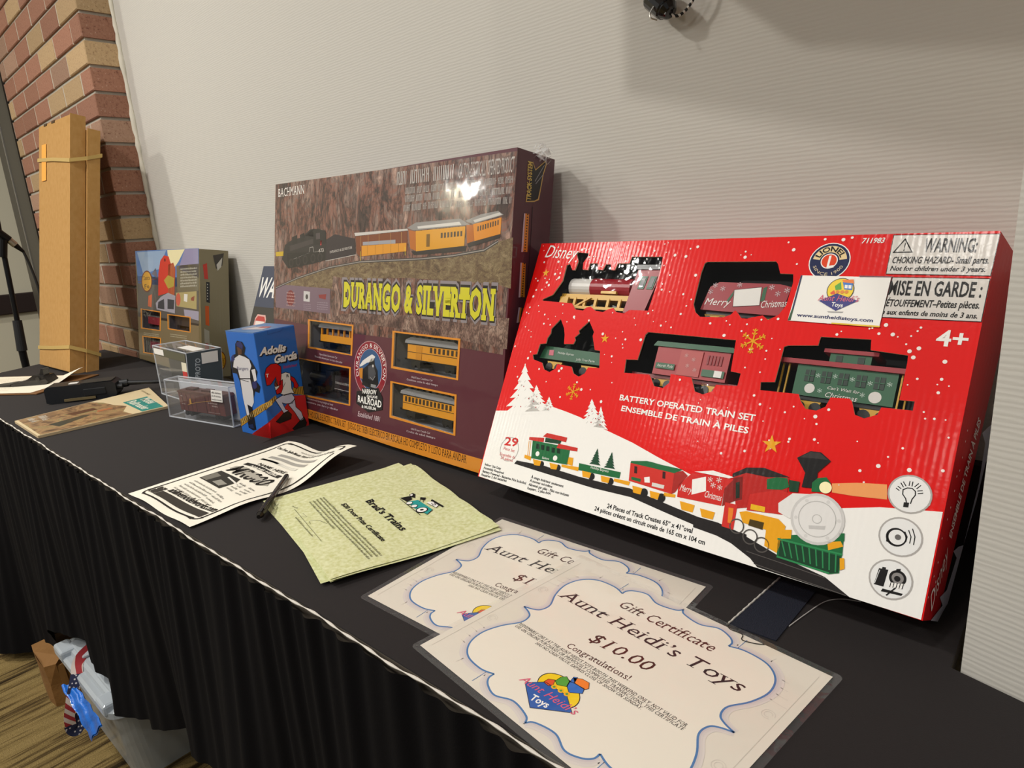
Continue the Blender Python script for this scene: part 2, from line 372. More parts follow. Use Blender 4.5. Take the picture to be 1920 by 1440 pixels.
ALLART = {'ART': {'red_front': [('T', 3, '#f4f1ec', 'd', 'Disney', 11.8, 324.3, 69.1, 320.9, 18.46),
('S', 3, '#eaa41c', 23.7, 300.5, 6.5),
('S', 3, '#eaa41c', 152.0, 213.7, 6.5),
('F', 3, '#eaa41c', 341.6, 226.6, 14),
('F', 3, '#eaa41c', 124.1, 139.8, 11),
('S', 3, '#eaa41c', 385.1, 121.0, 10),
('P', 1, '#f4f1ec', [(0.4, 94.8), (29.9, 99.5), (64.2, 114.6), (82.2, 117.4), (121.9, 112.8), (144.5, 109.5), (181.5, 101.5), (227.9, 92.3), (265.6, 82.3), (305.8, 72.8), (343.2, 65.8), (384.0, 62.0), (425.1, 64.6), (461.3, 75.2), (490.8, 83.9), (537.3, 91.9), (537.1, 0.4), (330.0, -1.5), (2.1, 0.3)]),
('X', 2, '#f4f1ec', 31.3, 166.4, 14.5, 90.9, 84.7, 104.6),
('X', 2, '#f4f1ec', 61.1, 140.4, 53.1, 101.7, 95.0, 109.9),
('X', 2, '#f4f1ec', 88.0, 127.8, 81.8, 107.8, 105.0, 110.0),
('X', 2, '#f4f1ec', 155.9, 134.9, 147.7, 99.6, 186.1, 102.3),
('X', 2, '#f4f1ec', 172.0, 127.7, 168.7, 101.2, 190.4, 101.1),
('T', 3, '#f4f1ec', 'b', 'BATTERY OPERATED TRAIN SET', 195.0, 139.3, 363.0, 141.3, 6.79),
('T', 3, '#f4f1ec', 'b', 'ENSEMBLE DE TRAIN À PILES', 201.1, 126.9, 359.3, 127.5, 6.3),
('T', 3, '#f4f1ec', 'bi', '711983', 427.1, 336.2, 447.7, 336.2, 5.3),
('O', 3, '#f4f1ec', 400.7, 317.2, 20.0, 0),
('O', 4, '#20284e', 400.7, 317.2, 19, 0),
('A', 5, '#e9cf9a', 400.7, 317.2, 9.6, 16.6, 8, 172),
('O', 6, '#f4f1ec', 400.7, 317.2, 8.2, 0),
('O', 7, '#e0451f', 400.7, 317.2, 7.2, 0),
('AT', 8, '#1c1a1a', 'b', 'LIONEL', 400.7, 317.2, 10.6, 162, 20, 5.2),
('AT', 8, '#d8c8a8', 'n', 'SINCE 1900', 400.7, 317.2, 15.8, 200, 340, 3.0),
('T', 8, '#f4f1ec', 'bi', 'L', 398.6, 309.7, 406.1, 310.7, 12.52),
('P', 3, '#d9d4ce', [(454.8, 343.9), (538.4, 342.5), (537.7, 303.2), (455.2, 304.1)]),
('L', 4, '#1c1a1a', 0.6, [(454.8, 343.9), (538.4, 342.5), (537.7, 303.2), (455.2, 304.1)], 1),
('P', 3, '#d9d4ce', [(461.5, 300.8), (537.7, 300.5), (537.6, 260.8), (459.8, 260.4)]),
('L', 4, '#1c1a1a', 0.6, [(461.5, 300.8), (537.7, 300.5), (537.6, 260.8), (459.8, 260.4)], 1),
('L', 5, '#1c1a1a', 1.0, [(465.3, 339.5), (473.2, 326.2), (457.7, 326.0)], 1),
('T', 5, '#1c1a1a', 'b', '!', 465.4, 327.6, 467.0, 327.6, 7.8),
('T', 5, '#1c1a1a', 'b', 'WARNING:', 482.5, 326.3, 523.8, 325.5, 13.09),
('T', 5, '#1c1a1a', 'bi', 'CHOKING HAZARD- Small parts.', 457.8, 315.0, 534.5, 314.6, 6.4),
('T', 5, '#1c1a1a', 'bi', 'Not for children under 3 years.', 457.6, 307.5, 533.3, 306.9, 4.7),
('T', 5, '#1c1a1a', 'b', 'MISE EN GARDE :', 460.1, 283.2, 534.1, 283.1, 13.8),
('T', 5, '#1c1a1a', 'bi', 'D’ÉTOUFFEMENT–Petites pièces.', 455.1, 271.5, 534.3, 272.7, 6.7),
('T', 5, '#1c1a1a', 'bi', 'e aux enfants de moins de 3 ans.', 458.4, 263.6, 534.3, 263.6, 4.8),
('T', 3, '#f4f1ec', 'b', '4+', 507.3, 236.8, 531.8, 236.8, 14.2),
('O', 3, '#b9b4b0', 43.8, 47.5, 16.2, 1.0),
('T', 3, '#d01a18', 'b', '29', 32.3, 51.3, 57.2, 53.8, 11.07),
('T', 3, '#d01a18', 'n', 'Piece Set', 33.5, 45.0, 54.1, 45.2, 4.0),
('T', 3, '#d01a18', 'n', 'Ensemble de', 29.4, 36.4, 58.7, 36.9, 4.01),
('T', 3, '#d01a18', 'n', '29 pièces', 32.8, 31.9, 55.6, 32.3, 3.91),
('T', 3, '#1c1a1a', 'b', 'Indoor Use Only', 7.3, 17.4, 38.6, 17.6, 3.2),
('T', 3, '#1c1a1a', 'b', 'Assembly Required', 6.9, 12.4, 45.8, 13.1, 3.11),
('T', 3, '#1c1a1a', 'b', 'Battery Powered - Batteries Not Included', 6.6, 7.3, 88.0, 9.0, 3.21),
('T', 3, '#1c1a1a', 'b', 'Requires: 2 AA batteries', 6.2, 2.3, 54.4, 4.4, 3.23),
('T', 3, '#1c1a1a', 'b', 'À usage intérieur seulement', 93.6, 19.2, 147.3, 19.2, 3.1),
('T', 3, '#1c1a1a', 'b', 'À monter soi-même', 93.1, 14.1, 130.9, 14.7, 3.11),
('T', 3, '#1c1a1a', 'b', 'Alimenté par piles - Piles non incluses', 92.6, 8.9, 158.8, 10.5, 3.21),
('T', 3, '#1c1a1a', 'b', 'Requiert : 2 piles AAA', 92.1, 3.8, 131.1, 5.8, 3.13),
('T', 3, '#1c1a1a', 'b', '24 Pieces of Track Creates 65” x 41”oval', 215.7, 11.4, 325.4, 12.6, 5.1),
('T', 3, '#1c1a1a', 'b', '24 pièces créent un circuit ovale de 165 cm x 104 cm', 199.7, 4.3, 341.4, 4.8, 4.9),
('P', 3, '#231f1f', [(62.3, 35.7), (109.8, 38.7), (166.4, 37.4), (217.4, 38.7), (238.9, 40.4), (302.1, 33.2), (356.4, 27.8), (381.0, 27.4), (385.5, 8.0), (370.6, 14.0), (339.2, 19.9), (288.2, 25.5), (243.6, 31.0), (191.0, 28.9), (117.7, 29.7), (59.3, 30.7)]),
('P', 5, '#c93028', [(73.2, 70.2), (97.9, 73.5), (98.6, 67.8), (73.7, 66.3)]),
('P', 6, '#c93028', [(100.5, 80.6), (134.2, 80.7), (133.9, 74.6), (95.4, 75.0)]),
('P', 5, '#1f6a3c', [(80.1, 66.6), (140.1, 69.6), (142.9, 68.3), (144.9, 47.7), (85.5, 43.7)]),
('P', 6, '#173f28', [(100.2, 74.3), (126.6, 75.1), (125.7, 70.6), (100.8, 68.6)]),
('P', 6, '#c93028', [(123.3, 70.7), (153.9, 71.1), (154.4, 66.7), (121.9, 64.7)]),
('P', 6, '#0d2a1a', [(87.7, 63.7), (93.2, 64.0), (94.8, 57.7), (89.4, 57.4)]),
('P', 6, '#0d2a1a', [(96.2, 64.0), (101.6, 64.3), (103.2, 58.1), (97.8, 57.7)]),
('P', 6, '#0d2a1a', [(105.1, 64.0), (110.4, 64.3), (112.0, 58.1), (106.7, 57.8)]),
('P', 6, '#0d2a1a', [(114.2, 63.9), (119.4, 64.2), (121.0, 58.0), (115.8, 57.7)]),
('P', 6, '#0d2a1a', [(122.9, 64.5), (128.1, 64.8), (129.6, 58.7), (124.5, 58.4)]),
('O', 6, '#f4f1ec', 94.0, 51.4, 3.2, 0),
('O', 6, '#f4f1ec', 123.8, 51.8, 3.4, 0),
('T', 6, '#f4f1ec', 'n', 'Believe', 103.3, 46.7, 114.6, 47.6, 2.95),
('L', 5, '#eaa41c', 0.8, [(77.3, 65.6), (81.0, 44.8)], 0),
('L', 5, '#eaa41c', 0.8, [(74.4, 65.1), (78.3, 45.4)], 0),
('P', 5, '#eaa41c', [(73.1, 45.9), (84.9, 45.6), (85.3, 40.6), (73.8, 41.7)]),
('P', 6, '#eaa41c', [(88.7, 43.3), (103.2, 43.6), (102.9, 37.0), (93.2, 36.1)]),
('O', 5, '#1c1a1a', 104.5, 39.7, 4.2, 0),
('P', 6, '#eaa41c', [(116.9, 44.3), (130.7, 44.6), (130.5, 38.2), (121.2, 37.2)]),
('O', 5, '#1c1a1a', 132.0, 40.8, 4.2, 0),
('P', 5, '#eaa41c', [(144.1, 57.4), (151.3, 57.9), (152.9, 48.1), (142.9, 48.4)]),
('P', 5, '#eaa41c', [(136.1, 46.3), (162.9, 48.5), (163.3, 43.6), (137.0, 43.4)]),
('P', 5, '#1f6a3c', [(161.8, 53.5), (222.6, 55.5), (222.7, 48.2), (163.2, 44.9)]),
('T', 6, '#f4f1ec', 'n', 'Holiday Express', 179.9, 50.9, 206.3, 51.5, 3.01),
('X', 6, '#1f4a32', 182.9, 76.3, 176.5, 56.0, 193.0, 57.2),
('X', 6, '#1f4a32', 204.2, 76.1, 198.0, 56.2, 213.9, 57.4),
('P', 6, '#eaa41c', [(168.8, 45.6), (182.7, 45.8), (182.2, 39.2), (171.8, 38.7)]),
('O', 5, '#1c1a1a', 184.5, 41.6, 4.4, 0),
('P', 6, '#eaa41c', [(196.9, 45.8), (210.2, 46.1), (209.7, 39.6), (199.8, 39.1)]),
('O', 5, '#1c1a1a', 211.9, 41.9, 4.4, 0),
('P', 5, '#eaa41c', [(216.0, 46.7), (237.8, 47.8), (237.2, 43.1), (216.0, 43.2)]),
('P', 5, '#cf3128', [(232.1, 69.4), (288.8, 70.1), (291.5, 46.6), (235.6, 48.5)]),
('P', 5, '#a82822', [(288.8, 70.1), (298.3, 74.2), (305.4, 70.1), (302.3, 65.4), (295.2, 49.2), (291.5, 46.6)]),
('P', 6, '#1f6a3c', [(232.4, 71.2), (252.2, 75.4), (257.9, 75.6), (271.1, 75.1), (290.9, 75.4), (298.0, 75.4), (288.9, 69.4), (232.3, 68.9)]),
('P', 6, '#3c1a18', [(238.3, 66.4), (242.2, 66.6), (244.0, 58.8), (240.2, 58.6)]),
('P', 6, '#3c1a18', [(274.8, 68.2), (278.4, 68.4), (280.1, 60.9), (276.5, 60.7)]),
('P', 6, '#f4f1ec', [(254.0, 56.7), (260.6, 59.0), (262.8, 52.5), (256.1, 51.3)]),
('P', 6, '#1f6a3c', [(238.0, 53.8), (250.6, 54.0), (250.8, 50.4), (238.4, 50.5)]),
('P', 6, '#dcd8d0', [(265.5, 53.5), (280.9, 53.8), (280.9, 49.7), (265.9, 49.3)]),
('P', 6, '#eaa41c', [(241.8, 44.2), (255.2, 44.3), (254.7, 36.8), (245.0, 36.8)]),
('O', 5, '#1c1a1a', 258.4, 39.8, 5, 0),
('P', 6, '#eaa41c', [(264.8, 43.8), (277.7, 44.0), (277.2, 36.7), (267.9, 36.7)]),
('O', 5, '#1c1a1a', 280.8, 39.5, 5, 0),
('P', 5, '#eaa41c', [(282.6, 46.1), (296.6, 47.1), (296.6, 43.9), (282.8, 42.0)]),
('P', 5, '#cf2a25', [(297.1, 58.5), (309.5, 74.3), (355.4, 77.7), (348.5, 66.9), (349.1, 48.3), (298.9, 45.2)]),
('P', 5, '#f4f1ec', [(311.6, 76.3), (331.9, 82.0), (355.6, 80.1), (350.6, 77.8)]),
('P', 5, '#8f2420', [(348.5, 66.9), (355.4, 77.7), (361.3, 56.3), (349.9, 48.1)]),
('P', 6, '#f4f1ec', [(311.3, 67.5), (325.7, 73.9), (329.4, 59.1), (314.5, 51.5)]),
('T', 7, '#f4f1ec', 'd', 'Merry', 299.6, 52.6, 313.4, 52.8, 7.11),
('T', 7, '#f4f1ec', 'd', 'Christmas', 328.5, 52.6, 347.5, 52.8, 6.91),
('F', 7, '#f4f1ec', 331.1, 72.1, 3),
('F', 7, '#f4f1ec', 340.5, 73.5, 3),
('F', 7, '#f4f1ec', 335.6, 66.9, 3),
('F', 7, '#f4f1ec', 343.1, 66.3, 3),
('P', 6, '#eaa41c', [(303.0, 41.8), (320.8, 41.6), (320.2, 33.6), (307.3, 33.3)]),
('P', 6, '#eaa41c', [(327.2, 40.1), (344.2, 40.0), (343.6, 32.2), (331.3, 31.9)]),
('P', 4, '#231f1f', [(321.7, 30.7), (349.9, 30.8), (371.7, 27.7), (413.5, 17.0), (458.9, 10.4), (482.2, -0.2), (398.2, -0.1), (389.6, 6.0), (360.9, 17.2), (324.7, 19.0)]),
('L', 6, '#5a5552', 0.6, [(384.7, 11.6), (459.1, 9.6)], 0),
('L', 6, '#5a5552', 0.6, [(394.1, 2.1), (479.1, 0.3)], 0),
('P', 5, '#b8241f', [(353.4, 84.3), (366.0, 91.8), (383.7, 94.9), (409.2, 91.6), (411.5, 65.4), (364.6, 49.6)]),
('P', 6, '#2a2120', [(353.1, 83.3), (365.8, 92.7), (383.4, 96.3), (409.8, 92.6), (389.0, 87.8), (367.0, 87.4), (353.9, 79.7)]),
('P', 6, '#d02f28', [(352.3, 53.0), (365.5, 53.6), (366.9, 28.1), (354.4, 28.3)]),
('P', 7, '#e8822a', [(357.2, 48.6), (362.4, 49.1), (363.8, 33.7), (359.7, 33.5)]),
('P', 6, '#7c1b18', [(354.7, 79.0), (364.2, 83.0), (368.7, 59.9), (360.2, 55.9)]),
('P', 7, '#1d2b20', [(358.5, 75.1), (362.3, 77.0), (366.0, 61.1), (362.3, 59.2)]),
('P', 6, '#c92a24', [(375.4, 67.2), (401.7, 78.1), (415.7, 77.1), (416.8, 56.3), (375.6, 50.7)]),
('P', 7, '#e6e3df', [(404.5, 65.4), (415.6, 78.0), (431.6, 81.1), (429.5, 59.7), (417.4, 53.8), (406.4, 57.0)]),
('P', 7, '#1f6a3c', [(388.5, 85.9), (397.4, 89.7), (407.6, 91.2), (411.0, 83.1), (405.0, 78.9), (390.7, 76.0)]),
('P', 8, '#173f28', [(409.6, 89.9), (419.7, 90.4), (420.2, 80.0), (412.0, 78.9)]),
('P', 7, '#eaa41c', [(369.0, 47.1), (375.8, 49.8), (407.9, 50.4), (415.8, 45.5), (415.5, 31.5), (413.2, 18.6), (400.3, 21.7), (398.6, 37.1), (374.9, 37.7)]),
('P', 8, '#4a3a14', [(381.0, 43.0), (395.4, 43.4), (395.3, 36.2), (380.7, 36.6)]),
('P', 7, '#e8b51f', [(378.7, 57.9), (393.0, 58.5), (393.5, 53.3), (379.2, 52.5)]),
('P', 7, '#1c1a1a', [(412.3, 112.8), (423.1, 121.6), (432.8, 122.4), (443.1, 115.8), (433.7, 102.4), (436.0, 87.3), (422.3, 85.8), (422.7, 99.9)]),
('P', 8, '#3a3534', [(414.7, 113.8), (423.3, 121.0), (432.2, 121.4), (440.5, 116.5), (429.4, 115.5)]),
('P', 8, '#1f6a3c', [(430.9, 92.2), (434.7, 97.4), (442.3, 100.0), (447.2, 95.2), (447.4, 86.7), (431.9, 83.7)]),
('O', 9, '#fff3c0', 443.4, 90.3, 5.5, 0),
('O', 7, '#55504c', 369.6, 32.6, 7, 1.2),
('O', 7, '#55504c', 385.0, 26.1, 7, 1.2),
('O', 7, '#55504c', 397.6, 21.8, 7, 1.2),
('P', 7, '#1f6a3c', [(411.9, 32.2), (417.6, 37.3), (467.2, 53.3), (469.1, 35.8), (469.8, 17.3), (461.3, 13.7), (413.9, 15.4), (412.2, 27.0)]),
('P', 8, '#173f28', [(413.9, 31.0), (468.3, 32.3), (468.9, 17.8), (461.2, 14.5), (415.5, 15.9)]),
('L', 9, '#2f8a52', 1.2, [(415.6, 30.7), (421.8, 17.8)], 0),
('L', 9, '#2f8a52', 1.2, [(422.0, 31.0), (427.7, 17.8)], 0),
('L', 9, '#2f8a52', 1.2, [(428.3, 31.3), (433.5, 17.7)], 0),
('L', 9, '#2f8a52', 1.2, [(434.5, 31.6), (439.2, 17.7)], 0),
('L', 9, '#2f8a52', 1.2, [(440.6, 31.9), (444.8, 17.6)], 0),
('L', 9, '#2f8a52', 1.2, [(446.6, 32.2), (450.4, 17.6)], 0),
('L', 9, '#2f8a52', 1.2, [(452.5, 32.6), (455.9, 17.5)], 0),
('L', 9, '#2f8a52', 1.2, [(458.4, 32.9), (461.4, 17.5)], 0),
('L', 9, '#2f8a52', 1.2, [(464.2, 33.2), (466.7, 17.4)], 0),
('L', 9, '#2f8a52', 1.6, [(411.1, 31.9), (469.4, 34.3)], 0),
('L', 9, '#2f8a52', 1.6, [(413.9, 15.4), (461.9, 14.7)], 0),
('O', 8, '#cfccc9', 442.0, 59.7, 24, 0),
('O', 9, '#e4e1de', 442.0, 59.7, 21.5, 0),
('O', 10, '#b9b6b3', 442.0, 59.7, 16.5, 0.7),
('O', 10, '#b9b6b3', 442.0, 59.7, 4, 0.6),
('P', 10, '#c6c3c0', [(436.0, 52.1), (450.6, 55.3), (450.5, 51.9), (437.0, 48.9)]),
('O', 10, '#d5d2cf', 460.7, 63.0, 1.6, 0),
('O', 10, '#d5d2cf', 448.5, 77.6, 1.6, 0),
('O', 10, '#d5d2cf', 429.8, 74.3, 1.6, 0),
('O', 10, '#d5d2cf', 423.3, 56.4, 1.6, 0),
('O', 10, '#d5d2cf', 435.5, 41.8, 1.6, 0),
('O', 10, '#d5d2cf', 454.2, 45.1, 1.6, 0),
('P', 8, '#eaa41c', [(454.9, 41.5), (465.7, 45.5), (468.8, 41.5), (457.1, 34.6)]),
('P', 9, '#eaa41c', [(467.9, 30.5), (471.5, 31.6), (473.5, 22.6), (470.0, 20.1)]),
('P', 8, '#eaa41c', [(411.7, 40.9), (422.1, 43.8), (423.1, 35.4), (414.3, 32.9)]),
('P', 8, '#1f6a3c', [(462.9, 52.1), (467.5, 53.4), (468.6, 46.3), (464.5, 45.1)]),
('P', 2, '#f0a060', [(448.0, 95.4), (468.5, 101.0), (492.6, 105.1), (495.0, 91.9), (467.9, 88.4), (449.6, 87.2)]),
('O', 3, '#b0aba7', 511.1, 100.7, 17, 0),
('O', 4, '#ecebe9', 511.1, 100.7, 15.6, 0),
('O', 3, '#b0aba7', 510.8, 62.7, 17, 0),
('O', 4, '#ecebe9', 510.8, 62.7, 15.6, 0),
('O', 3, '#b0aba7', 510.0, 25.1, 17, 0),
('O', 4, '#ecebe9', 510.0, 25.1, 15.6, 0),
('L', 5, '#1c1a1a', 0.9, [(510.2, 92.6), (508.9, 96.2), (506.0, 99.5), (505.6, 103.4), (508.6, 105.7), (512.2, 106.1), (515.0, 104.1), (515.5, 101.0), (513.6, 96.6), (513.2, 92.6)], 0),
('P', 5, '#1c1a1a', [(508.1, 92.8), (512.1, 93.4), (512.2, 89.1), (508.2, 88.6)]),
('L', 5, '#1c1a1a', 3, [(503.6, 102.9), (500.5, 104.6)], 0),
('L', 6, '#ecebe9', 1.4, [(503.6, 102.9), (500.5, 104.6)], 0),
('L', 5, '#1c1a1a', 3, [(506.4, 106.3), (503.7, 109.8)], 0),
('L', 6, '#ecebe9', 1.4, [(506.4, 106.3), (503.7, 109.8)], 0),
('L', 5, '#1c1a1a', 3, [(510.6, 107.8), (510.6, 112.1)], 0),
('L', 6, '#ecebe9', 1.4, [(510.6, 107.8), (510.6, 112.1)], 0),
('L', 5, '#1c1a1a', 3, [(514.5, 107.1), (517.2, 110.9)], 0),
('L', 6, '#ecebe9', 1.4, [(514.5, 107.1), (517.2, 110.9)], 0),
('L', 5, '#1c1a1a', 3, [(516.7, 103.7), (520.5, 105.0)], 0),
('L', 6, '#ecebe9', 1.4, [(516.7, 103.7), (520.5, 105.0)], 0),
('P', 5, '#1c1a1a', [(500.1, 62.8), (503.8, 63.1), (504.8, 55.5), (500.9, 55.9)]),
('O', 5, '#1c1a1a', 507.8, 61.6, 8, 0),
('O', 6, '#ecebe9', 508.3, 61.7, 6.4, 0),
('O', 7, '#6a6664', 509.1, 61.9, 2.4, 0),
('L', 5, '#1c1a1a', 0.8, [(513.2, 68.1), (515.7, 64.2), (515.4, 59.4)], 0),
('L', 5, '#1c1a1a', 0.8, [(515.8, 70.1), (518.5, 65.0), (518.5, 59.1)], 0),
('L', 5, '#1c1a1a', 0.8, [(518.4, 72.1), (521.3, 65.8), (521.5, 58.7)], 0),
('P', 5, '#1c1a1a', [(499.8, 31.8), (507.0, 32.6), (505.9, 17.5), (498.3, 17.2)]),
('P', 5, '#1c1a1a', [(502.2, 33.7), (505.0, 34.0), (505.0, 32.4), (502.1, 32.1)]),
('L', 6, '#dddddd', 0.5, [(500.7, 30.6), (498.8, 18.2)], 0),
('O', 5, '#1c1a1a', 515.0, 27.9, 6.6, 0),
('O', 6, '#8a8684', 515.0, 27.9, 4.6, 0),
('O', 7, '#1c1a1a', 514.8, 27.3, 2.4, 0),
('P', 5, '#1c1a1a', [(512.7, 35.2), (515.9, 36.3), (516.1, 33.0), (512.9, 32.2)]),
('P', 6, '#f4f1ec', [(509.8, 22.7), (520.9, 24.9), (519.2, 19.7), (509.8, 18.8)]),
('L', 7, '#1c1a1a', 0.6, [(510.7, 22.8), (510.6, 18.8)], 0),
('L', 7, '#1c1a1a', 0.6, [(513.1, 23.3), (512.9, 19.1)], 0),
('L', 7, '#1c1a1a', 0.6, [(515.5, 23.8), (515.2, 19.4)], 0),
('L', 7, '#1c1a1a', 0.6, [(517.8, 24.3), (517.4, 19.7)], 0),
('L', 7, '#1c1a1a', 0.6, [(520.1, 24.8), (519.6, 20.0)], 0),
('P', 5, '#1c1a1a', [(505.5, 15.8), (521.1, 16.5), (520.1, 14.4), (504.6, 13.1)]),
('L', 6, '#1c1a1a', 1.2, [(515.1, 19.8), (509.2, 11.1)], 0)], 'red_side': [('T', 3, '#f4f1ec', 'b', 'ENSEMBLE DE TRAIN À PILES', 45.8, 73.1, 59.5, 185.5, 11.64),
('T', 3, '#f4f1ec', 'd', 'Disney', 26.4, 6.4, 51.5, 56.6, 22.36),
('P', 2, '#c9cfe0', [(102.6, -2.6), (111.5, 72.8), (89.3, 69.7), (69.5, 63.8), (93.1, 59.0), (81.6, 27.8), (54.3, 20.6), (78.4, 13.5), (33.8, -0.1)]),
('P', 2, '#c9cfe0', [(111.5, 72.8), (120.0, 117.3), (115.5, 197.6), (91.9, 186.5), (75.2, 177.2), (96.4, 171.5), (110.4, 134.0)]),
('O', 3, '#f4f1ec', 20.3, 157.9, 1.0, 0),
('O', 3, '#f4f1ec', 21.2, 143.6, 1.0, 0),
('O', 3, '#f4f1ec', 15.1, 125.6, 1.0, 0),
('O', 3, '#f4f1ec', 17.5, 113.2, 1.0, 0),
('O', 3, '#f4f1ec', 16.0, 98.3, 1.0, 0),
('O', 3, '#f4f1ec', 13.0, 87.5, 1.0, 0),
('O', 3, '#f4f1ec', 7.2, 70.4, 1.0, 0),
('O', 3, '#f4f1ec', 11.0, 50.0, 1.0, 0),
('O', 3, '#f4f1ec', 5.2, 37.8, 1.0, 0),
('O', 3, '#f4f1ec', -1.3, 19.9, 1.0, 0),
('O', 3, '#f4f1ec', 19.3, 167.6, 1.0, 0),
('O', 3, '#f4f1ec', 21.1, 131.9, 1.0, 0)], 'card': [('P', 0, '#f4f1ec', [(376.1, 301.3), (460.5, 300.1), (459.4, 250.0), (373.1, 251.6)]),
('P', 1, '#20224a', [(376.1, 301.3), (377.8, 301.1), (376.7, 264.3), (374.9, 264.2)]),
('P', 1, '#1f4a25', [(376.7, 264.3), (376.1, 252.0), (373.1, 251.6), (374.9, 264.2)]),
('P', 1, '#6a1f35', [(431.9, 301.8), (462.0, 301.2), (460.5, 300.1), (432.9, 300.1)]),
('P', 1, '#e8c020', [(416.2, 252.0), (460.3, 251.5), (459.4, 250.0), (416.5, 250.6)]),
('O', 2, '#1c1a1a', 417.8, 286.0, 12.8, 0),
('O', 3, '#f4d321', 417.8, 286.0, 12, 0),
('P', 4, '#2a2a7c', [(415.4, 282.4), (436.4, 275.5), (417.7, 264.2), (399.8, 274.0)]),
('P', 5, '#e2572a', [(408.9, 282.9), (412.1, 285.8), (414.2, 281.7), (409.9, 281.2)]),
('P', 5, '#58a83a', [(411.9, 290.1), (416.7, 294.5), (418.9, 286.7), (413.4, 285.9)]),
('P', 5, '#3a78c8', [(418.6, 294.5), (428.1, 293.3), (428.8, 286.3), (421.3, 286.8)]),
('P', 6, '#ef7d22', [(417.5, 296.6), (427.9, 297.5), (429.1, 293.3), (419.3, 294.2)]),
('P', 6, '#f4f1ec', [(421.0, 291.7), (423.8, 291.5), (424.2, 287.9), (421.5, 288.1)]),
('P', 6, '#f4f1ec', [(424.5, 291.5), (427.3, 291.3), (427.7, 287.7), (425.0, 287.9)]),
('O', 6, '#e2882a', 415.7, 284.0, 1.8, 0),
('O', 6, '#e2882a', 420.0, 284.1, 1.8, 0),
('O', 6, '#e2882a', 424.0, 284.2, 1.8, 0),
('T', 6, '#d8607a', 'di', 'Aunt Heidi’s', 398.5, 274.2, 436.6, 274.4, 6.1),
('T', 6, '#f4f1ec', 'b', 'Toys', 412.4, 268.9, 423.5, 268.0, 4.17),
('P', 1, '#9a9896', [(409.7, 263.4), (425.3, 263.7), (424.3, 262.5), (411.2, 262.2)]),
('T', 2, '#1a1f5a', 'b', 'www.auntheidistoys.com', 381.6, 256.5, 453.3, 254.7, 3.4)], 'bach_front': [('M', 1, 'rock_print', [(-5.4, 472.6), (687.6, 461.9), (682.4, 178.3), (510.6, 182.1), (297.9, 181.6), (-3.6, 192.2)]),
('M', 2, 'gravel_print', [(4.4, 257.5), (94.9, 279.4), (210.9, 300.7), (314.1, 311.2), (406.6, 313.6), (489.8, 315.7), (564.7, 320.0), (632.3, 327.5), (663.2, 339.5), (688.7, 344.3), (690.2, 272.8), (661.9, 278.8), (451.3, 284.8), (275.9, 279.6), (228.2, 284.7), (224.0, 261.3), (4.5, 255.8)]),
('M', 2, 'rock_light_print', [(263.9, 216.2), (690.7, 231.1), (689.8, 186.7), (498.2, 197.7), (340.2, 202.0), (216.2, 201.8)]),
('L', 3, '#3a3634', 4.5, [(4.4, 257.5), (94.9, 279.4), (210.9, 300.7), (314.1, 311.2), (406.6, 313.6), (489.8, 315.7), (564.7, 320.0), (632.3, 327.5), (660.0, 339.6)], 0),
('L', 4, '#9a928c', 1.5, [(4.4, 257.5), (94.9, 279.4), (210.9, 300.7), (314.1, 311.2), (406.6, 313.6), (489.8, 315.7), (564.7, 320.0), (632.3, 327.5), (660.0, 339.6)], 0),
('P', 4, '#241f20', [(40.8, 346.4), (66.2, 355.3), (109.6, 360.4), (138.8, 374.6), (173.5, 374.8), (199.1, 366.6), (201.9, 315.4), (153.8, 308.0), (55.9, 298.6), (28.9, 317.8)]),
('P', 5, '#1a1616', [(69.1, 361.5), (87.8, 365.6), (91.7, 348.5), (71.8, 345.8)]),
('P', 5, '#1a1616', [(100.2, 365.2), (115.2, 368.7), (119.0, 354.0), (102.6, 352.9)]),
('P', 5, '#3a3233', [(60.3, 344.4), (151.4, 356.2), (153.1, 347.2), (62.1, 333.4)]),
('P', 5, '#1a1616', [(150.5, 374.8), (196.1, 370.8), (199.7, 346.2), (155.5, 344.1)]),
('P', 6, '#4a4042', [(161.4, 366.4), (176.7, 367.3), (177.9, 355.5), (163.1, 354.7)]),
('P', 5, '#161212', [(48.0, 330.4), (198.2, 331.5), (199.1, 315.4), (153.8, 309.6), (55.8, 300.2)]),
('O', 6, '#332c2c', 68.3, 309.7, 9, 0),
('O', 7, '#191515', 68.3, 309.7, 6, 0),
('O', 6, '#332c2c', 96.4, 312.7, 9, 0),
('O', 7, '#191515', 96.4, 312.7, 6, 0),
('O', 6, '#332c2c', 123.8, 315.7, 9, 0),
('O', 7, '#191515', 123.8, 315.7, 6, 0),
('O', 6, '#332c2c', 153.3, 318.6, 9, 0),
('O', 7, '#191515', 153.3, 318.6, 6, 0),
('O', 6, '#332c2c', 179.2, 319.9, 9, 0),
('O', 7, '#191515', 179.2, 319.9, 6, 0),
('P', 4, '#241f20', [(121.5, 363.1), (150.5, 375.7), (185.0, 371.5), (185.6, 358.2)]),
('P', 4, '#2c2227', [(199.8, 353.5), (229.3, 362.8), (276.6, 355.7), (295.8, 353.0), (301.0, 324.1), (201.9, 314.5)]),
('L', 5, '#cfc8c2', 0.8, [(77.4, 317.5), (138.1, 329.3), (140.5, 339.9), (152.2, 340.6), (155.6, 330.6), (192.6, 332.2)], 0),
('L', 5, '#cfc8c2', 0.9, [(199.2, 313.3), (301.0, 324.1)], 0),
('T', 5, '#d8d0c8', 's', 'DURANGO & SILVERTON', 213.9, 327.5, 288.9, 335.3, 4.41),
('T', 5, '#d8d0c8', 's', '473', 173.0, 328.9, 192.7, 330.4, 7.21),
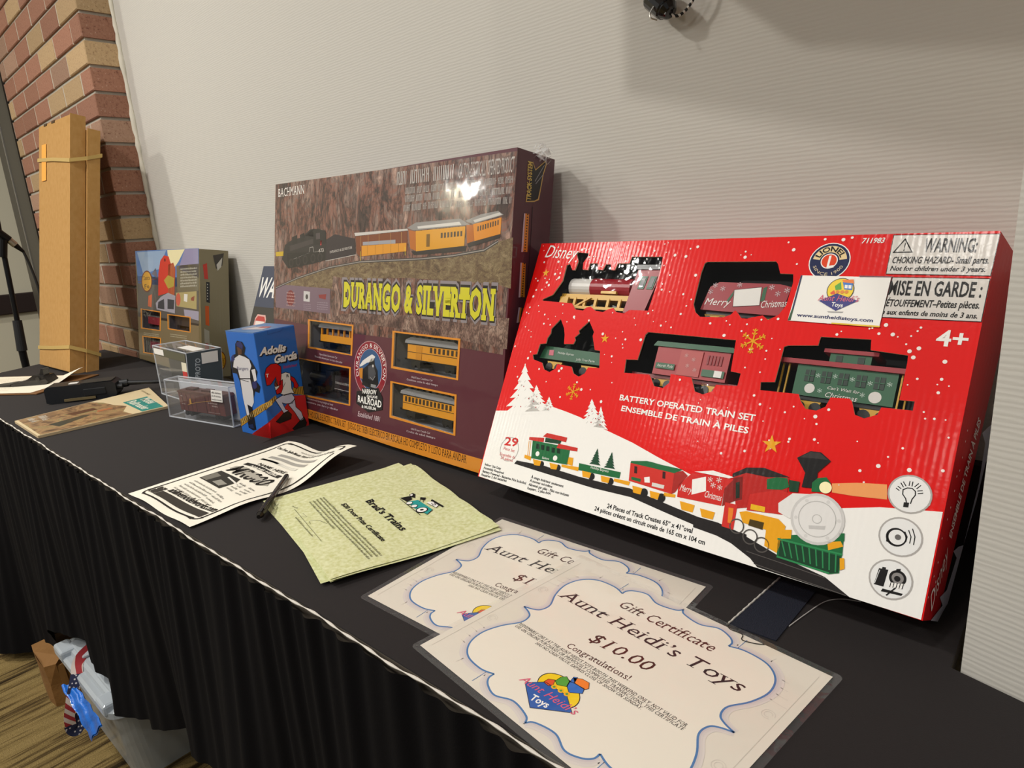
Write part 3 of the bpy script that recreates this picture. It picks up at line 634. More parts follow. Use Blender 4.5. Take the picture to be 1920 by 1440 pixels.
('P', 5, '#a83a3a', [(177.5, 352.0), (184.8, 352.4), (183.6, 343.6), (178.0, 343.1)]),
('P', 4, '#c9c4be', [(293.8, 363.0), (447.9, 364.9), (451.0, 362.0), (296.6, 357.4)]),
('P', 4, '#7a3f1e', [(299.1, 356.5), (448.2, 361.1), (450.4, 328.1), (313.6, 320.3), (303.3, 327.4)]),
('P', 5, '#d9921f', [(318.3, 339.5), (447.4, 342.1), (447.5, 328.2), (319.4, 321.1)]),
('P', 5, '#9a9aa0', [(321.7, 346.3), (417.4, 348.0), (417.8, 341.5), (322.1, 340.3)]),
('L', 6, '#7a4a10', 0.5, [(336.5, 340.0), (337.5, 323.1)], 0),
('L', 6, '#7a4a10', 0.5, [(359.9, 340.3), (360.9, 324.3)], 0),
('L', 6, '#7a4a10', 0.5, [(382.6, 340.9), (383.7, 325.3)], 0),
('L', 6, '#7a4a10', 0.5, [(404.8, 341.3), (405.8, 326.4)], 0),
('L', 6, '#7a4a10', 0.5, [(426.4, 341.8), (427.4, 327.4)], 0),
('L', 6, '#c8a060', 0.8, [(315.3, 356.8), (316.4, 338.2)], 0),
('L', 6, '#c8a060', 0.8, [(337.8, 357.5), (338.9, 338.9)], 0),
('L', 6, '#c8a060', 0.8, [(370.2, 358.4), (371.4, 339.6)], 0),
('L', 6, '#c8a060', 0.8, [(403.6, 359.2), (404.9, 340.5)], 0),
('L', 6, '#c8a060', 0.8, [(432.8, 360.1), (434.0, 341.4)], 0),
('L', 6, '#e8d24a', 1, [(315.4, 330.0), (316.4, 313.4)], 0),
('L', 6, '#e8d24a', 1, [(444.5, 335.6), (445.5, 321.6)], 0),
('P', 4, '#8f8b88', [(447.8, 366.1), (469.7, 374.0), (576.3, 375.2), (599.5, 365.0), (466.5, 361.4)]),
('P', 5, '#d5d0ca', [(474.1, 367.6), (574.9, 370.7), (580.5, 365.8), (476.4, 363.8)]),
('P', 4, '#b5641a', [(452.2, 362.2), (470.7, 359.8), (475.0, 327.8), (458.4, 332.6)]),
('P', 5, '#d9981e', [(470.7, 360.3), (589.3, 363.6), (588.9, 334.4), (473.7, 327.8)]),
('P', 6, '#4a3a2a', [(533.6, 355.3), (538.0, 355.4), (538.2, 347.5), (533.8, 347.2)]),
('P', 6, '#4a3a2a', [(541.3, 355.5), (545.7, 355.6), (545.9, 347.8), (541.6, 347.4)]),
('P', 6, '#4a3a2a', [(549.0, 355.8), (553.3, 355.8), (553.5, 348.1), (549.2, 347.7)]),
('P', 6, '#4a3a2a', [(556.5, 356.0), (560.8, 356.1), (561.1, 348.3), (556.8, 348.0)]),
('P', 6, '#4a3a2a', [(564.0, 356.2), (568.3, 356.3), (568.5, 348.6), (564.3, 348.2)]),
('P', 6, '#4a3a2a', [(571.5, 356.4), (575.7, 356.5), (575.9, 348.8), (571.7, 348.5)]),
('P', 6, '#4a3a2a', [(578.8, 356.6), (583.0, 356.7), (583.2, 349.1), (579.1, 348.7)]),
('P', 6, '#7a5510', [(498.7, 354.5), (507.2, 354.7), (507.9, 334.7), (499.4, 334.4)]),
('P', 4, '#2a2220', [(460.7, 328.0), (595.1, 334.3), (592.3, 326.2), (469.3, 321.6)]),
('P', 4, '#8f8b88', [(587.0, 371.3), (621.6, 379.4), (656.5, 382.4), (667.8, 376.4), (606.1, 365.9)]),
('P', 5, '#c9c4be', [(605.7, 371.6), (659.8, 380.1), (664.7, 376.5), (609.3, 368.0)]),
('P', 4, '#b5641a', [(590.9, 365.4), (606.2, 364.8), (611.4, 341.9), (594.8, 337.7)]),
('P', 5, '#d9881e', [(606.1, 365.9), (664.1, 372.9), (663.9, 349.8), (610.8, 340.8)]),
('P', 6, '#4a3a2a', [(615.8, 362.1), (618.4, 362.5), (618.6, 355.3), (616.0, 354.9)]),
('P', 6, '#4a3a2a', [(621.0, 363.1), (623.6, 363.4), (623.8, 356.2), (621.2, 355.9)]),
('P', 6, '#4a3a2a', [(626.1, 364.0), (628.7, 364.3), (629.0, 357.2), (626.4, 356.8)]),
('P', 6, '#4a3a2a', [(631.3, 364.9), (633.8, 365.2), (634.1, 358.1), (631.5, 357.7)]),
('P', 6, '#4a3a2a', [(636.4, 365.8), (638.9, 366.1), (639.2, 359.0), (636.6, 358.7)]),
('P', 6, '#4a3a2a', [(641.4, 366.7), (643.9, 367.0), (644.2, 359.9), (641.7, 359.6)]),
('P', 6, '#4a3a2a', [(646.4, 367.6), (648.9, 367.9), (649.2, 360.8), (646.7, 360.5)]),
('P', 6, '#4a3a2a', [(651.4, 368.4), (653.9, 368.8), (654.1, 361.8), (651.7, 361.4)]),
('P', 6, '#4a3a2a', [(656.3, 369.3), (658.8, 369.6), (659.1, 362.6), (656.6, 362.3)]),
('P', 4, '#2a2220', [(594.8, 337.7), (663.9, 349.4), (662.8, 343.9), (598.7, 331.9)]),
('P', 4, '#c7a524', [(1.4, 332.6), (34.8, 333.7), (35.2, 324.1), (3.1, 323.8)]),
('T', 5, '#e8e2dc', 's', 'BACHMANN', 6.9, 445.8, 114.6, 445.7, 16.5),
('T', 5, '#c9c2bc', 'n', 'CAUTION-ELECTRICALLY OPERATED PRODUCT', 568.2, 435.1, 682.6, 433.6, 21.59),
('B', 5, '#b8b0aa', 414.8, 437.3, 557.6, 436.0, 21.8, 3),
('B', 5, '#b3aaa4', 439.0, 421.3, 558.8, 419.8, 10.5, 3),
('B', 5, '#b3aaa4', 439.9, 408.3, 558.7, 407.5, 10.5, 3),
('B', 5, '#b3aaa4', 435.6, 393.2, 559.0, 394.7, 10.5, 3),
('B', 5, '#b3aaa4', 586.6, 420.8, 681.4, 419.4, 9.6, 3),
('B', 5, '#b3aaa4', 570.4, 406.7, 681.5, 404.9, 9.7, 3),
('B', 5, '#b3aaa4', 566.9, 392.4, 681.7, 391.3, 9.7, 3),
('P', 3, '#77606c', [(4.4, 257.5), (37.8, 264.7), (218.5, 261.1), (220.0, 213.3), (6.1, 216.3)]),
('O', 4, '#7c2a2a', 68.2, 238.3, 16, 0),
('B', 5, '#d8b0a8', 51.6, 247.4, 87.0, 246.8, 3.2, 1),
('B', 5, '#d8b0a8', 51.9, 240.9, 87.2, 240.5, 3.3, 1),
('B', 5, '#d8b0a8', 52.2, 234.5, 87.5, 234.2, 3.2, 1),
('B', 5, '#d8b0a8', 52.5, 228.1, 87.8, 227.9, 3.2, 1),
('B', 5, '#d8b0a8', 52.7, 221.6, 88.1, 221.5, 3.3, 1),
('P', 4, '#c8c4c0', [(120.7, 254.1), (144.8, 253.2), (144.6, 233.2), (120.4, 233.8)]),
('O', 5, '#4a4644', 133.3, 243.0, 5, 0),
('P', 4, '#8a3030', [(177.2, 248.1), (205.3, 250.4), (203.1, 239.9), (180.3, 242.1)]),
('B', 4, '#b0a0a8', 120.8, 227.0, 149.0, 226.9, 1.9, 1),
('B', 4, '#b0a0a8', 172.2, 232.8, 211.8, 232.5, 2.1, 1),
('B', 4, '#b0a0a8', 120.9, 223.3, 149.2, 223.3, 1.9, 1),
('B', 4, '#b0a0a8', 172.4, 228.5, 212.0, 228.4, 2.2, 1),
('B', 4, '#b0a0a8', 121.1, 219.5, 149.4, 219.6, 1.9, 1),
('B', 4, '#b0a0a8', 172.6, 224.3, 212.3, 224.2, 2.1, 1),
('B', 4, '#b0a0a8', 121.3, 215.8, 149.6, 215.9, 1.9, 1),
('B', 4, '#b0a0a8', 172.8, 220.1, 212.5, 220.1, 2.1, 1),
('T', 5, '#8d8488', 'w1', 'DURANGO & SILVERTON', 261.6, 227.9, 664.5, 225.6, 48.29),
('T', 6, '#201a14', 'w2', 'DURANGO & SILVERTON', 263.3, 229.9, 663.3, 227.0, 44.39),
('T', 7, '#d2c92a', 'w', 'DURANGO & SILVERTON', 265.0, 231.0, 662.2, 227.8, 41.29),
('H', 4, '#d98a2b', [(140.2, 198.6), (300.9, 197.5), (299.8, 140.2), (141.4, 141.1)], [(146.7, 196.0), (295.7, 194.5), (294.2, 142.5), (147.7, 144.7)]),
('H', 4, '#d98a2b', [(88.7, 118.4), (296.9, 119.0), (299.3, 46.7), (89.9, 40.8)], [(95.6, 116.0), (291.6, 115.7), (293.7, 48.7), (96.6, 44.9)]),
('H', 4, '#d98a2b', [(419.2, 194.9), (591.2, 194.4), (590.8, 130.0), (419.2, 130.4)], [(425.3, 192.2), (586.7, 191.1), (585.8, 132.3), (424.8, 134.3)]),
('H', 4, '#d98a2b', [(418.7, 108.2), (589.3, 107.6), (591.1, 42.6), (420.5, 44.5)], [(424.8, 105.7), (584.7, 104.1), (586.0, 44.7), (426.2, 48.7)]),
('T', 4, '#d8c8cc', 's', 'Open-Sided Excursion Car', 185.6, 131.5, 250.4, 130.2, 3.6),
('T', 4, '#d8c8cc', 's', 'Excursión abierta por los lados de coche', 169.3, 125.6, 267.9, 122.8, 3.59),
('T', 4, '#d8c8cc', 's', '2-8-0 Locomotive with Operating Headlight and Tender', 142.6, 37.7, 240.9, 38.1, 3.7),
('T', 4, '#d8c8cc', 's', 'Locomotora con faro y ténder', 125.4, 30.7, 258.7, 31.3, 3.7),
('T', 4, '#d8c8cc', 's', 'Old-Time Combine Car', 475.4, 120.2, 531.1, 120.9, 3.0),
('T', 4, '#d8c8cc', 's', 'Combinan coche de edad tiempo', 463.8, 115.1, 543.9, 114.7, 3.0),
('T', 4, '#d8c8cc', 's', 'Old-Time Coach Car', 480.7, 33.6, 531.1, 34.8, 3.0),
('T', 4, '#d8c8cc', 's', 'Coche de edad tiempo', 469.1, 27.8, 544.1, 29.1, 3.0),
('P', 2, '#d98a2b', [(9.6, 18.1), (149.0, 17.9), (427.9, 17.5), (678.4, 18.0), (680.2, -4.3), (429.3, -4.8), (149.9, -0.5), (10.5, -4.7)]),
('T', 3, '#3a2210', 's', 'READY-TO-RUN HO SCALE ELECTRIC TRAIN SET · JUEGO DE TREN ELÉCTRICO EN ASCALA HO COMPLETO Y LISTO PARA ANDAR', 88.2, 2.8, 619.4, 5.0, 11.7),
('P', 4, '#c8a0a4', [(408.3, 124.6), (408.2, 116.1), (406.5, 107.7), (403.6, 99.8), (399.1, 92.4), (393.6, 85.9), (387.0, 80.4), (379.5, 76.2), (371.3, 73.3), (362.6, 71.8), (353.7, 71.8), (344.8, 73.4), (336.5, 76.6), (328.9, 81.1), (322.0, 87.1), (316.1, 94.0), (311.8, 102.0), (308.8, 110.6), (307.5, 119.5), (307.7, 128.6), (309.7, 137.4), (313.0, 145.6), (318.1, 153.2), (324.1, 159.7), (331.2, 164.9), (339.0, 168.8), (347.5, 171.3), (356.3, 172.2), (365.1, 171.7), (373.6, 169.6), (381.5, 166.2), (388.7, 161.5), (395.0, 155.5), (400.4, 148.8), (404.3, 141.2), (407.1, 133.1)]),
('P', 5, '#8a1f2c', [(407.0, 124.5), (406.8, 116.2), (405.4, 108.0), (402.2, 100.2), (398.1, 93.0), (392.6, 86.6), (386.2, 81.2), (378.8, 77.0), (371.0, 74.2), (362.5, 72.7), (353.8, 72.8), (345.5, 74.4), (337.2, 77.5), (329.8, 82.0), (323.0, 87.8), (317.6, 94.6), (313.1, 102.4), (310.3, 110.9), (309.0, 119.7), (309.3, 128.5), (311.0, 137.1), (314.5, 145.2), (319.1, 152.6), (325.1, 158.9), (332.0, 164.1), (339.7, 168.0), (347.8, 170.3), (356.3, 171.3), (364.9, 170.7), (373.0, 168.8), (380.8, 165.3), (387.8, 160.7), (394.1, 154.9), (399.1, 148.3), (403.2, 140.8), (405.8, 132.8)]),
('P', 6, '#c8a0a4', [(394.4, 123.2), (394.3, 116.9), (393.1, 110.6), (391.0, 104.7), (387.8, 99.2), (383.8, 94.4), (379.1, 90.4), (373.7, 87.3), (367.9, 85.1), (361.8, 84.2), (355.5, 84.4), (349.4, 85.5), (343.4, 87.9), (338.1, 91.3), (333.2, 95.7), (329.1, 100.9), (326.1, 106.7), (324.0, 113.0), (323.1, 119.6), (323.2, 126.2), (324.5, 132.7), (326.9, 138.8), (330.2, 144.4), (334.6, 149.1), (339.4, 153.1), (345.1, 156.0), (351.0, 157.9), (357.1, 158.6), (363.3, 158.2), (369.3, 156.7), (375.1, 154.2), (380.2, 150.7), (384.8, 146.4), (388.6, 141.3), (391.5, 135.7), (393.5, 129.6)]),
('P', 7, '#2f5480', [(393.0, 123.2), (392.9, 116.9), (391.7, 110.9), (389.8, 105.1), (386.7, 99.8), (383.0, 95.0), (378.4, 91.1), (373.2, 88.1), (367.6, 85.9), (361.7, 85.0), (355.7, 85.1), (349.9, 86.4), (344.1, 88.7), (338.8, 92.1), (334.4, 96.4), (330.4, 101.3), (327.5, 107.1), (325.4, 113.3), (324.5, 119.6), (324.6, 126.2), (326.0, 132.5), (328.1, 138.4), (331.5, 143.8), (335.3, 148.5), (340.2, 152.3), (345.6, 155.2), (351.3, 157.1), (357.2, 157.8), (363.1, 157.4), (368.9, 155.9), (374.4, 153.5), (379.5, 150.0), (383.7, 145.7), (387.5, 140.9), (390.1, 135.2), (392.1, 129.3)]),
('P', 8, '#e0dcd8', [(325.7, 125.6), (334.9, 135.1), (351.4, 143.7), (362.9, 149.0), (372.6, 145.7), (366.1, 136.8), (347.3, 132.1), (328.3, 123.0)]),
('P', 8, '#17171a', [(335.9, 119.6), (352.2, 129.8), (361.0, 141.8), (370.4, 142.8), (372.3, 131.9), (381.1, 121.8), (385.0, 97.4), (369.2, 87.0), (335.2, 91.1)]),
('P', 9, '#4a4a4e', [(352.4, 127.0), (366.4, 131.3), (376.8, 115.8), (368.3, 102.2), (353.8, 104.7)]),
('O', 10, '#c8c4c0', 367.1, 128.6, 2.5, 0),
('L', 10, '#b8b4b0', 0.7, [(358.4, 108.1), (368.2, 103.6), (374.7, 111.4)], 0),
('P', 8, '#c8822a', [(324.8, 119.8), (335.7, 122.4), (335.8, 101.1), (327.0, 104.4)]),
('P', 9, '#8a8a8c', [(362.7, 96.0), (378.1, 95.8), (377.3, 90.1), (362.3, 90.3)]),
('P', 8, '#16141a', [(318.6, 76.8), (385.3, 91.9), (399.1, 75.1), (399.3, 54.4), (357.6, 43.7), (318.7, 54.4)]),
('P', 8, '#16141a', [(335.5, 86.1), (383.2, 88.8), (384.2, 72.3), (335.1, 71.1)]),
('T', 9, '#f4f1ec', 'b', 'NARROW', 336.6, 75.6, 380.3, 78.7, 8.27),
('T', 9, '#f4f1ec', 'b', 'GAUGE', 351.1, 70.2, 383.8, 72.5, 4.47),
('T', 9, '#f4f1ec', 'b', 'RAILROAD', 322.8, 58.1, 396.7, 57.7, 12.0),
('T', 9, '#f4f1ec', 'b', '& MUSEUM', 336.5, 49.1, 380.9, 50.6, 5.08),
('T', 5, '#e0c8cc', 'd', 'Established 1881', 323.8, 31.7, 393.8, 32.2, 9.09),
('AT', 7, '#f4f1ec', 's', 'DURANGO & SILVERTON', 359.4, 122.2, 38.6, 205, -22, 7.4)], 'bach_side': [('T', 4, '#d8c060', 'b', 'TRACK SYSTEM', 33.6, 400.1, 32.3, 453.7, 9.43),
('P', 2, '#caa860', [(23.0, 396.6), (33.1, 454.8), (39.9, 445.0), (60.4, 461.2), (63.9, 457.2), (58.0, 441.0), (54.3, 419.5), (51.4, 403.9), (41.5, 399.5)]),
('P', 3, '#1d1a1c', [(25.1, 398.2), (33.0, 452.9), (39.8, 443.1), (60.0, 459.2), (61.5, 456.7), (56.0, 440.6), (52.2, 419.2), (48.9, 405.0), (41.3, 401.3)]),
('L', 4, '#8a8a90', 1.2, [(40.1, 428.3), (58.2, 454.2)], 0),
('L', 4, '#8a8a90', 1.2, [(41.9, 424.9), (56.6, 440.7)], 0),
('P', 3, '#d98a2b', [(23.9, 380.9), (32.0, 381.0), (33.4, 327.5), (24.2, 327.3)]),
('P', 3, '#c8b8c8', [(21.1, 380.5), (23.9, 380.9), (24.3, 326.6), (20.3, 326.1)]),
('P', 4, '#3a2a22', [(27.7, 380.7), (30.6, 380.9), (30.5, 379.2), (27.6, 379.0)]),
('P', 4, '#3a2a22', [(27.6, 376.8), (30.5, 377.0), (30.4, 375.3), (27.5, 375.1)]),
('P', 4, '#3a2a22', [(27.5, 372.9), (30.4, 373.1), (30.3, 371.4), (27.4, 371.2)]),
('P', 4, '#3a2a22', [(27.4, 369.0), (30.3, 369.2), (30.2, 367.5), (27.3, 367.3)]),
('P', 4, '#3a2a22', [(27.3, 365.1), (30.2, 365.3), (30.1, 363.6), (27.2, 363.4)]),
('P', 4, '#3a2a22', [(27.3, 361.2), (30.1, 361.4), (30.0, 359.7), (27.1, 359.5)]),
('P', 4, '#3a2a22', [(27.2, 357.3), (30.0, 357.5), (29.9, 355.8), (27.0, 355.6)]),
('P', 4, '#3a2a22', [(27.1, 353.4), (29.9, 353.6), (29.8, 351.8), (26.9, 351.7)]),
('P', 4, '#3a2a22', [(27.0, 349.5), (29.8, 349.6), (29.7, 347.9), (26.8, 347.8)]),
('P', 4, '#3a2a22', [(26.9, 345.6), (29.7, 345.7), (29.6, 344.0), (26.7, 343.9)]),
('P', 4, '#3a2a22', [(26.8, 341.6), (29.6, 341.8), (29.5, 340.1), (26.6, 339.9)]),
('P', 4, '#3a2a22', [(26.7, 337.7), (29.5, 337.9), (29.4, 336.1), (26.5, 336.0)]),
('P', 4, '#3a2a22', [(26.6, 333.8), (29.4, 333.9), (29.3, 332.2), (26.4, 332.1)]),
('P', 4, '#3a2a22', [(26.5, 329.9), (29.3, 330.0), (29.2, 328.3), (26.3, 328.2)]),
('P', 3, '#d98a2b', [(23.1, 311.3), (31.2, 310.9), (33.8, 262.4), (24.5, 262.6)]),
('P', 3, '#c8b8c8', [(20.3, 311.1), (23.1, 311.3), (24.6, 261.9), (20.6, 261.6)]),
('P', 4, '#3a2a22', [(27.0, 311.1), (29.9, 311.1), (29.7, 309.4), (26.9, 309.3)]),
('P', 4, '#3a2a22', [(27.0, 307.5), (29.9, 307.6), (29.7, 305.9), (26.9, 305.8)]),
('P', 4, '#3a2a22', [(27.0, 304.0), (29.8, 304.0), (29.7, 302.3), (26.8, 302.3)]),
('P', 4, '#3a2a22', [(27.0, 300.4), (29.8, 300.5), (29.7, 298.8), (26.8, 298.7)]),
('P', 4, '#3a2a22', [(26.9, 296.9), (29.8, 296.9), (29.7, 295.2), (26.8, 295.2)]),
('P', 4, '#3a2a22', [(26.9, 293.4), (29.8, 293.4), (29.7, 291.7), (26.8, 291.6)]),
('P', 4, '#3a2a22', [(26.9, 289.8), (29.8, 289.8), (29.7, 288.1), (26.8, 288.1)]),
('P', 4, '#3a2a22', [(26.9, 286.3), (29.8, 286.3), (29.7, 284.6), (26.8, 284.5)]),
('P', 4, '#3a2a22', [(26.9, 282.7), (29.8, 282.7), (29.6, 281.0), (26.8, 281.0)]),
('P', 4, '#3a2a22', [(26.9, 279.2), (29.8, 279.2), (29.6, 277.4), (26.7, 277.4)]),
('P', 4, '#3a2a22', [(26.9, 275.6), (29.7, 275.6), (29.6, 273.9), (26.7, 273.9)]),
('P', 4, '#3a2a22', [(26.8, 272.0), (29.7, 272.0), (29.6, 270.3), (26.7, 270.3)]),
('P', 4, '#3a2a22', [(26.8, 268.5), (29.7, 268.5), (29.6, 266.7), (26.7, 266.7)]),
('P', 4, '#3a2a22', [(26.8, 264.9), (29.7, 264.9), (29.6, 263.1), (26.7, 263.2)]),
('P', 3, '#d98a2b', [(25.1, 247.4), (33.3, 246.6), (33.0, 225.4), (23.7, 226.0)]),
('P', 3, '#c8b8c8', [(22.2, 247.3), (25.1, 247.4), (23.7, 225.2), (19.7, 225.1)]),
('P', 4, '#3a2a22', [(28.9, 248.0), (31.8, 247.9), (31.7, 246.2), (28.8, 246.2)]),
('P', 4, '#3a2a22', [(28.7, 246.4), (31.6, 246.3), (31.5, 244.6), (28.6, 244.6)]),
('P', 4, '#3a2a22', [(28.5, 244.8), (31.4, 244.7), (31.3, 243.0), (28.3, 243.0)]),
('P', 4, '#3a2a22', [(28.2, 243.2), (31.2, 243.1), (31.0, 241.4), (28.1, 241.4)]),
('P', 4, '#3a2a22', [(28.0, 241.6), (30.9, 241.5), (30.8, 239.8), (27.9, 239.8)]),
('P', 4, '#3a2a22', [(27.8, 240.0), (30.7, 239.9), (30.6, 238.2), (27.7, 238.2)]),
('P', 4, '#3a2a22', [(27.6, 238.4), (30.5, 238.3), (30.4, 236.6), (27.5, 236.6)]),
('P', 4, '#3a2a22', [(27.4, 236.8), (30.3, 236.7), (30.1, 235.0), (27.2, 235.1)]),
('P', 4, '#3a2a22', [(27.1, 235.2), (30.0, 235.1), (29.9, 233.4), (27.0, 233.5)]),
('P', 4, '#3a2a22', [(26.9, 233.6), (29.8, 233.5), (29.7, 231.8), (26.8, 231.9)]),
('P', 4, '#3a2a22', [(26.7, 232.0), (29.6, 231.9), (29.5, 230.1), (26.6, 230.3)]),
('P', 4, '#3a2a22', [(26.5, 230.4), (29.4, 230.3), (29.3, 228.5), (26.3, 228.7)]),
('P', 4, '#3a2a22', [(26.3, 228.8), (29.2, 228.7), (29.0, 226.9), (26.1, 227.1)]),
('P', 4, '#3a2a22', [(26.0, 227.2), (28.9, 227.1), (28.8, 225.3), (25.9, 225.5)]),
('L', 3, '#2e1a22', 1.2, [(38.4, 392.4), (39.5, 360.5), (37.7, 274.2)], 0)], 'sf_front': [('P', 1, '#4d74ad', [(0.2, 347.1), (528.9, 348.0), (521.0, 241.3), (17.7, 244.4)]),
('P', 2, '#8fa6c2', [(20.3, 342.9), (283.0, 345.9), (224.9, 291.8), (72.1, 274.8)]),
('P', 2, '#e6dcae', [(291.5, 345.8), (429.1, 346.8), (379.1, 313.0), (336.6, 292.5), (297.9, 325.0)]),
('P', 2, '#8b86a8', [(429.1, 346.8), (525.3, 347.6), (523.0, 268.9), (377.2, 292.7)]),
('P', 2, '#6b6470', [(149.6, 275.6), (189.0, 294.7), (203.8, 263.9)]),
('P', 1, '#54504c', [(10.4, 267.4), (523.0, 268.9), (513.9, 146.1), (3.8, 137.2)]),
('P', 2, '#6a6450', [(361.9, 301.4), (525.9, 307.3), (520.6, 235.7), (363.0, 225.3)]),
('P', 1, '#77684c', [(3.8, 137.2), (517.3, 143.5), (508.2, 20.4), (1.6, -0.7)]),
('P', 3, '#c83a2c', [(202.6, 211.0), (209.7, 276.3), (231.9, 316.2), (264.3, 331.2), (302.5, 327.9), (317.2, 307.2), (300.5, 265.4), (287.8, 223.0)]),
('P', 3, '#a8492f', [(295.9, 304.2), (338.3, 310.1), (353.0, 292.6), (337.3, 212.6), (287.2, 216.9)]),
('L', 4, '#c9b060', 0.9, [(302.3, 301.2), (292.3, 217.1)], 0),
('L', 4, '#c9b060', 0.9, [(313.4, 302.4), (304.3, 217.5)], 0),
('L', 4, '#c9b060', 0.9, [(324.4, 303.6), (316.1, 217.9)], 0),
('L', 4, '#c9b060', 0.9, [(335.3, 304.8), (327.9, 218.3)], 0),
('P', 4, '#b09a40', [(256.7, 258.6), (292.9, 274.3), (342.3, 266.1), (335.9, 242.3), (289.0, 235.1)]),
('O', 4, '#2c2420', 271.5, 317.6, 5, 0),
('P', 3.9, '#9c98a2', [(177.1, 188.1), (224.9, 208.7), (287.8, 223.0), (345.8, 215.9), (336.9, 164.9), (184.3, 169.4)]),
('P', 5, '#3a3c42', [(200.5, 192.2), (251.0, 203.5), (252.2, 172.7), (193.9, 173.0)]),
('P', 5, '#3a3c42', [(281.6, 204.6), (336.4, 203.7), (329.7, 176.5), (278.7, 175.5)]),
('P', 4, '#c85a32', [(113.0, 207.9), (147.2, 213.9), (137.8, 173.6), (104.3, 175.3)]),
('P', 4, '#6a2a1c', [(153.7, 253.6), (152.1, 247.9), (149.5, 242.2), (145.2, 237.0), (139.8, 232.1), (132.7, 227.8), (125.6, 224.4), (117.6, 221.6), (108.7, 220.0), (99.8, 219.1), (91.0, 219.5), (82.3, 220.5), (74.6, 222.9), (68.1, 226.0), (61.6, 230.1), (57.2, 234.8), (53.8, 240.0), (52.5, 245.8), (52.2, 251.7), (54.0, 257.6), (56.7, 263.5), (61.4, 268.8), (67.0, 273.7), (74.5, 278.0), (81.8, 281.3), (90.0, 283.9), (99.0, 285.3), (107.8, 286.0), (116.5, 285.4), (125.0, 284.2), (132.3, 281.8), (138.6, 278.7), (144.8, 274.6), (149.0, 270.0), (152.2, 265.0), (153.4, 259.3)]),
('P', 5, '#d29a1e', [(146.1, 253.5), (144.6, 248.4), (142.1, 243.6), (138.7, 238.8), (134.4, 234.5), (128.3, 230.8), (122.1, 227.5), (115.1, 225.4), (108.1, 223.6), (100.3, 223.0), (92.4, 223.1), (85.7, 224.5), (79.0, 226.3), (73.5, 229.4), (67.9, 232.8), (64.4, 237.0), (62.0, 241.8), (60.6, 246.7), (60.3, 251.9), (62.0, 257.1), (64.6, 262.0), (68.2, 266.9), (72.7, 271.2), (79.1, 274.8), (85.4, 278.1), (92.5, 280.1), (99.6, 281.8), (107.4, 282.2), (115.1, 281.9), (121.6, 280.4), (128.1, 278.6), (133.5, 275.5), (138.8, 272.0), (142.1, 268.0), (144.4, 263.3), (145.8, 258.5)]),
('T', 6, '#3a2410', 's', 'Santa', 72.7, 255.3, 136.3, 259.0, 12.77),
('T', 6, '#3a2410', 's', 'Fe', 78.4, 229.5, 127.5, 232.4, 12.86),
('L', 3, '#7a2a1c', 1.5, [(147.8, 259.8), (198.9, 260.7)], 0),
('L', 3, '#7a2a1c', 1.5, [(18.3, 249.4), (59.1, 250.2)], 0),
('P', 3, '#a89a68', [(350.8, 225.0), (505.9, 233.9), (502.2, 184.8), (351.3, 186.4)]),
('P', 4, '#c05a48', [(385.5, 207.0), (385.3, 203.8), (384.2, 200.8), (382.3, 197.8), (380.5, 195.1), (377.9, 192.9), (375.3, 190.8), (372.7, 189.5), (369.4, 188.4), (366.1, 188.0), (362.9, 188.2), (359.7, 188.9), (357.4, 190.0), (355.1, 192.0), (352.8, 193.9), (351.4, 196.5), (350.0, 199.5), (349.5, 202.4), (349.8, 205.7), (350.1, 208.9), (351.2, 212.0), (353.1, 215.0), (355.0, 217.7), (357.7, 219.9), (360.3, 222.0), (362.8, 223.3), (366.2, 224.3), (369.5, 224.6), (372.7, 224.5), (375.8, 223.7), (378.1, 222.6), (380.3, 220.6), (382.6, 218.6), (383.9, 216.0), (385.3, 213.2), (385.8, 210.3)]),
('P', 4, '#dcd8d0', [(414.7, 224.0), (440.1, 223.4), (435.3, 201.7), (410.6, 203.6)]),
('P', 4, '#8a4a3a', [(463.7, 214.3), (490.3, 220.9), (485.5, 206.6), (464.6, 207.2)]),
('P', 2, '#9a96a8', [(407.0, 180.2), (516.4, 179.9), (514.5, 154.6), (413.1, 160.1)]),
('P', 2, '#2a2624', [(218.2, 146.1), (513.9, 146.1), (513.5, 140.5), (217.4, 138.2)]),
('B', 4, '#d8d4c4', 392.9, 289.9, 510.5, 293.5, 5.2, 1),
('B', 4, '#d8d4c4', 392.2, 281.9, 509.9, 285.8, 5.2, 1),
('B', 4, '#d8d4c4', 391.5, 273.8, 509.3, 278.1, 5.2, 1),
('B', 4, '#d8d4c4', 390.8, 265.7, 508.7, 270.3, 5.2, 1),
('B', 4, '#d8d4c4', 390.0, 257.5, 508.1, 262.6, 5.3, 1),
('B', 4, '#d8d4c4', 389.3, 249.4, 507.5, 254.8, 5.3, 1),
('B', 4, '#d8d4c4', 388.6, 241.3, 506.9, 247.0, 5.2, 1),
('H', 4, '#d98a2b', [(33.1, 164.8), (222.0, 164.4), (212.0, 104.8), (28.0, 100.0)], [(43.0, 162.3), (212.6, 161.1), (203.2, 107.0), (38.7, 103.7)]),
('H', 4, '#d98a2b', [(274.5, 160.0), (458.0, 162.1), (454.4, 117.8), (274.3, 114.8)], [(283.0, 157.7), (450.1, 159.0), (446.9, 119.8), (283.3, 118.2)]),
('H', 4, '#d98a2b', [(37.4, 77.2), (213.5, 84.3), (205.8, 29.5), (40.7, 21.8)], [(47.3, 74.9), (204.0, 80.7), (196.9, 31.5), (51.4, 25.9)]),
('B', 4, '#d8d0b4', 53.8, 86.8, 194.1, 91.4, 2.7, 1),
('B', 4, '#d8d0b4', 292.8, 100.7, 424.0, 104.1, 2.9, 1),
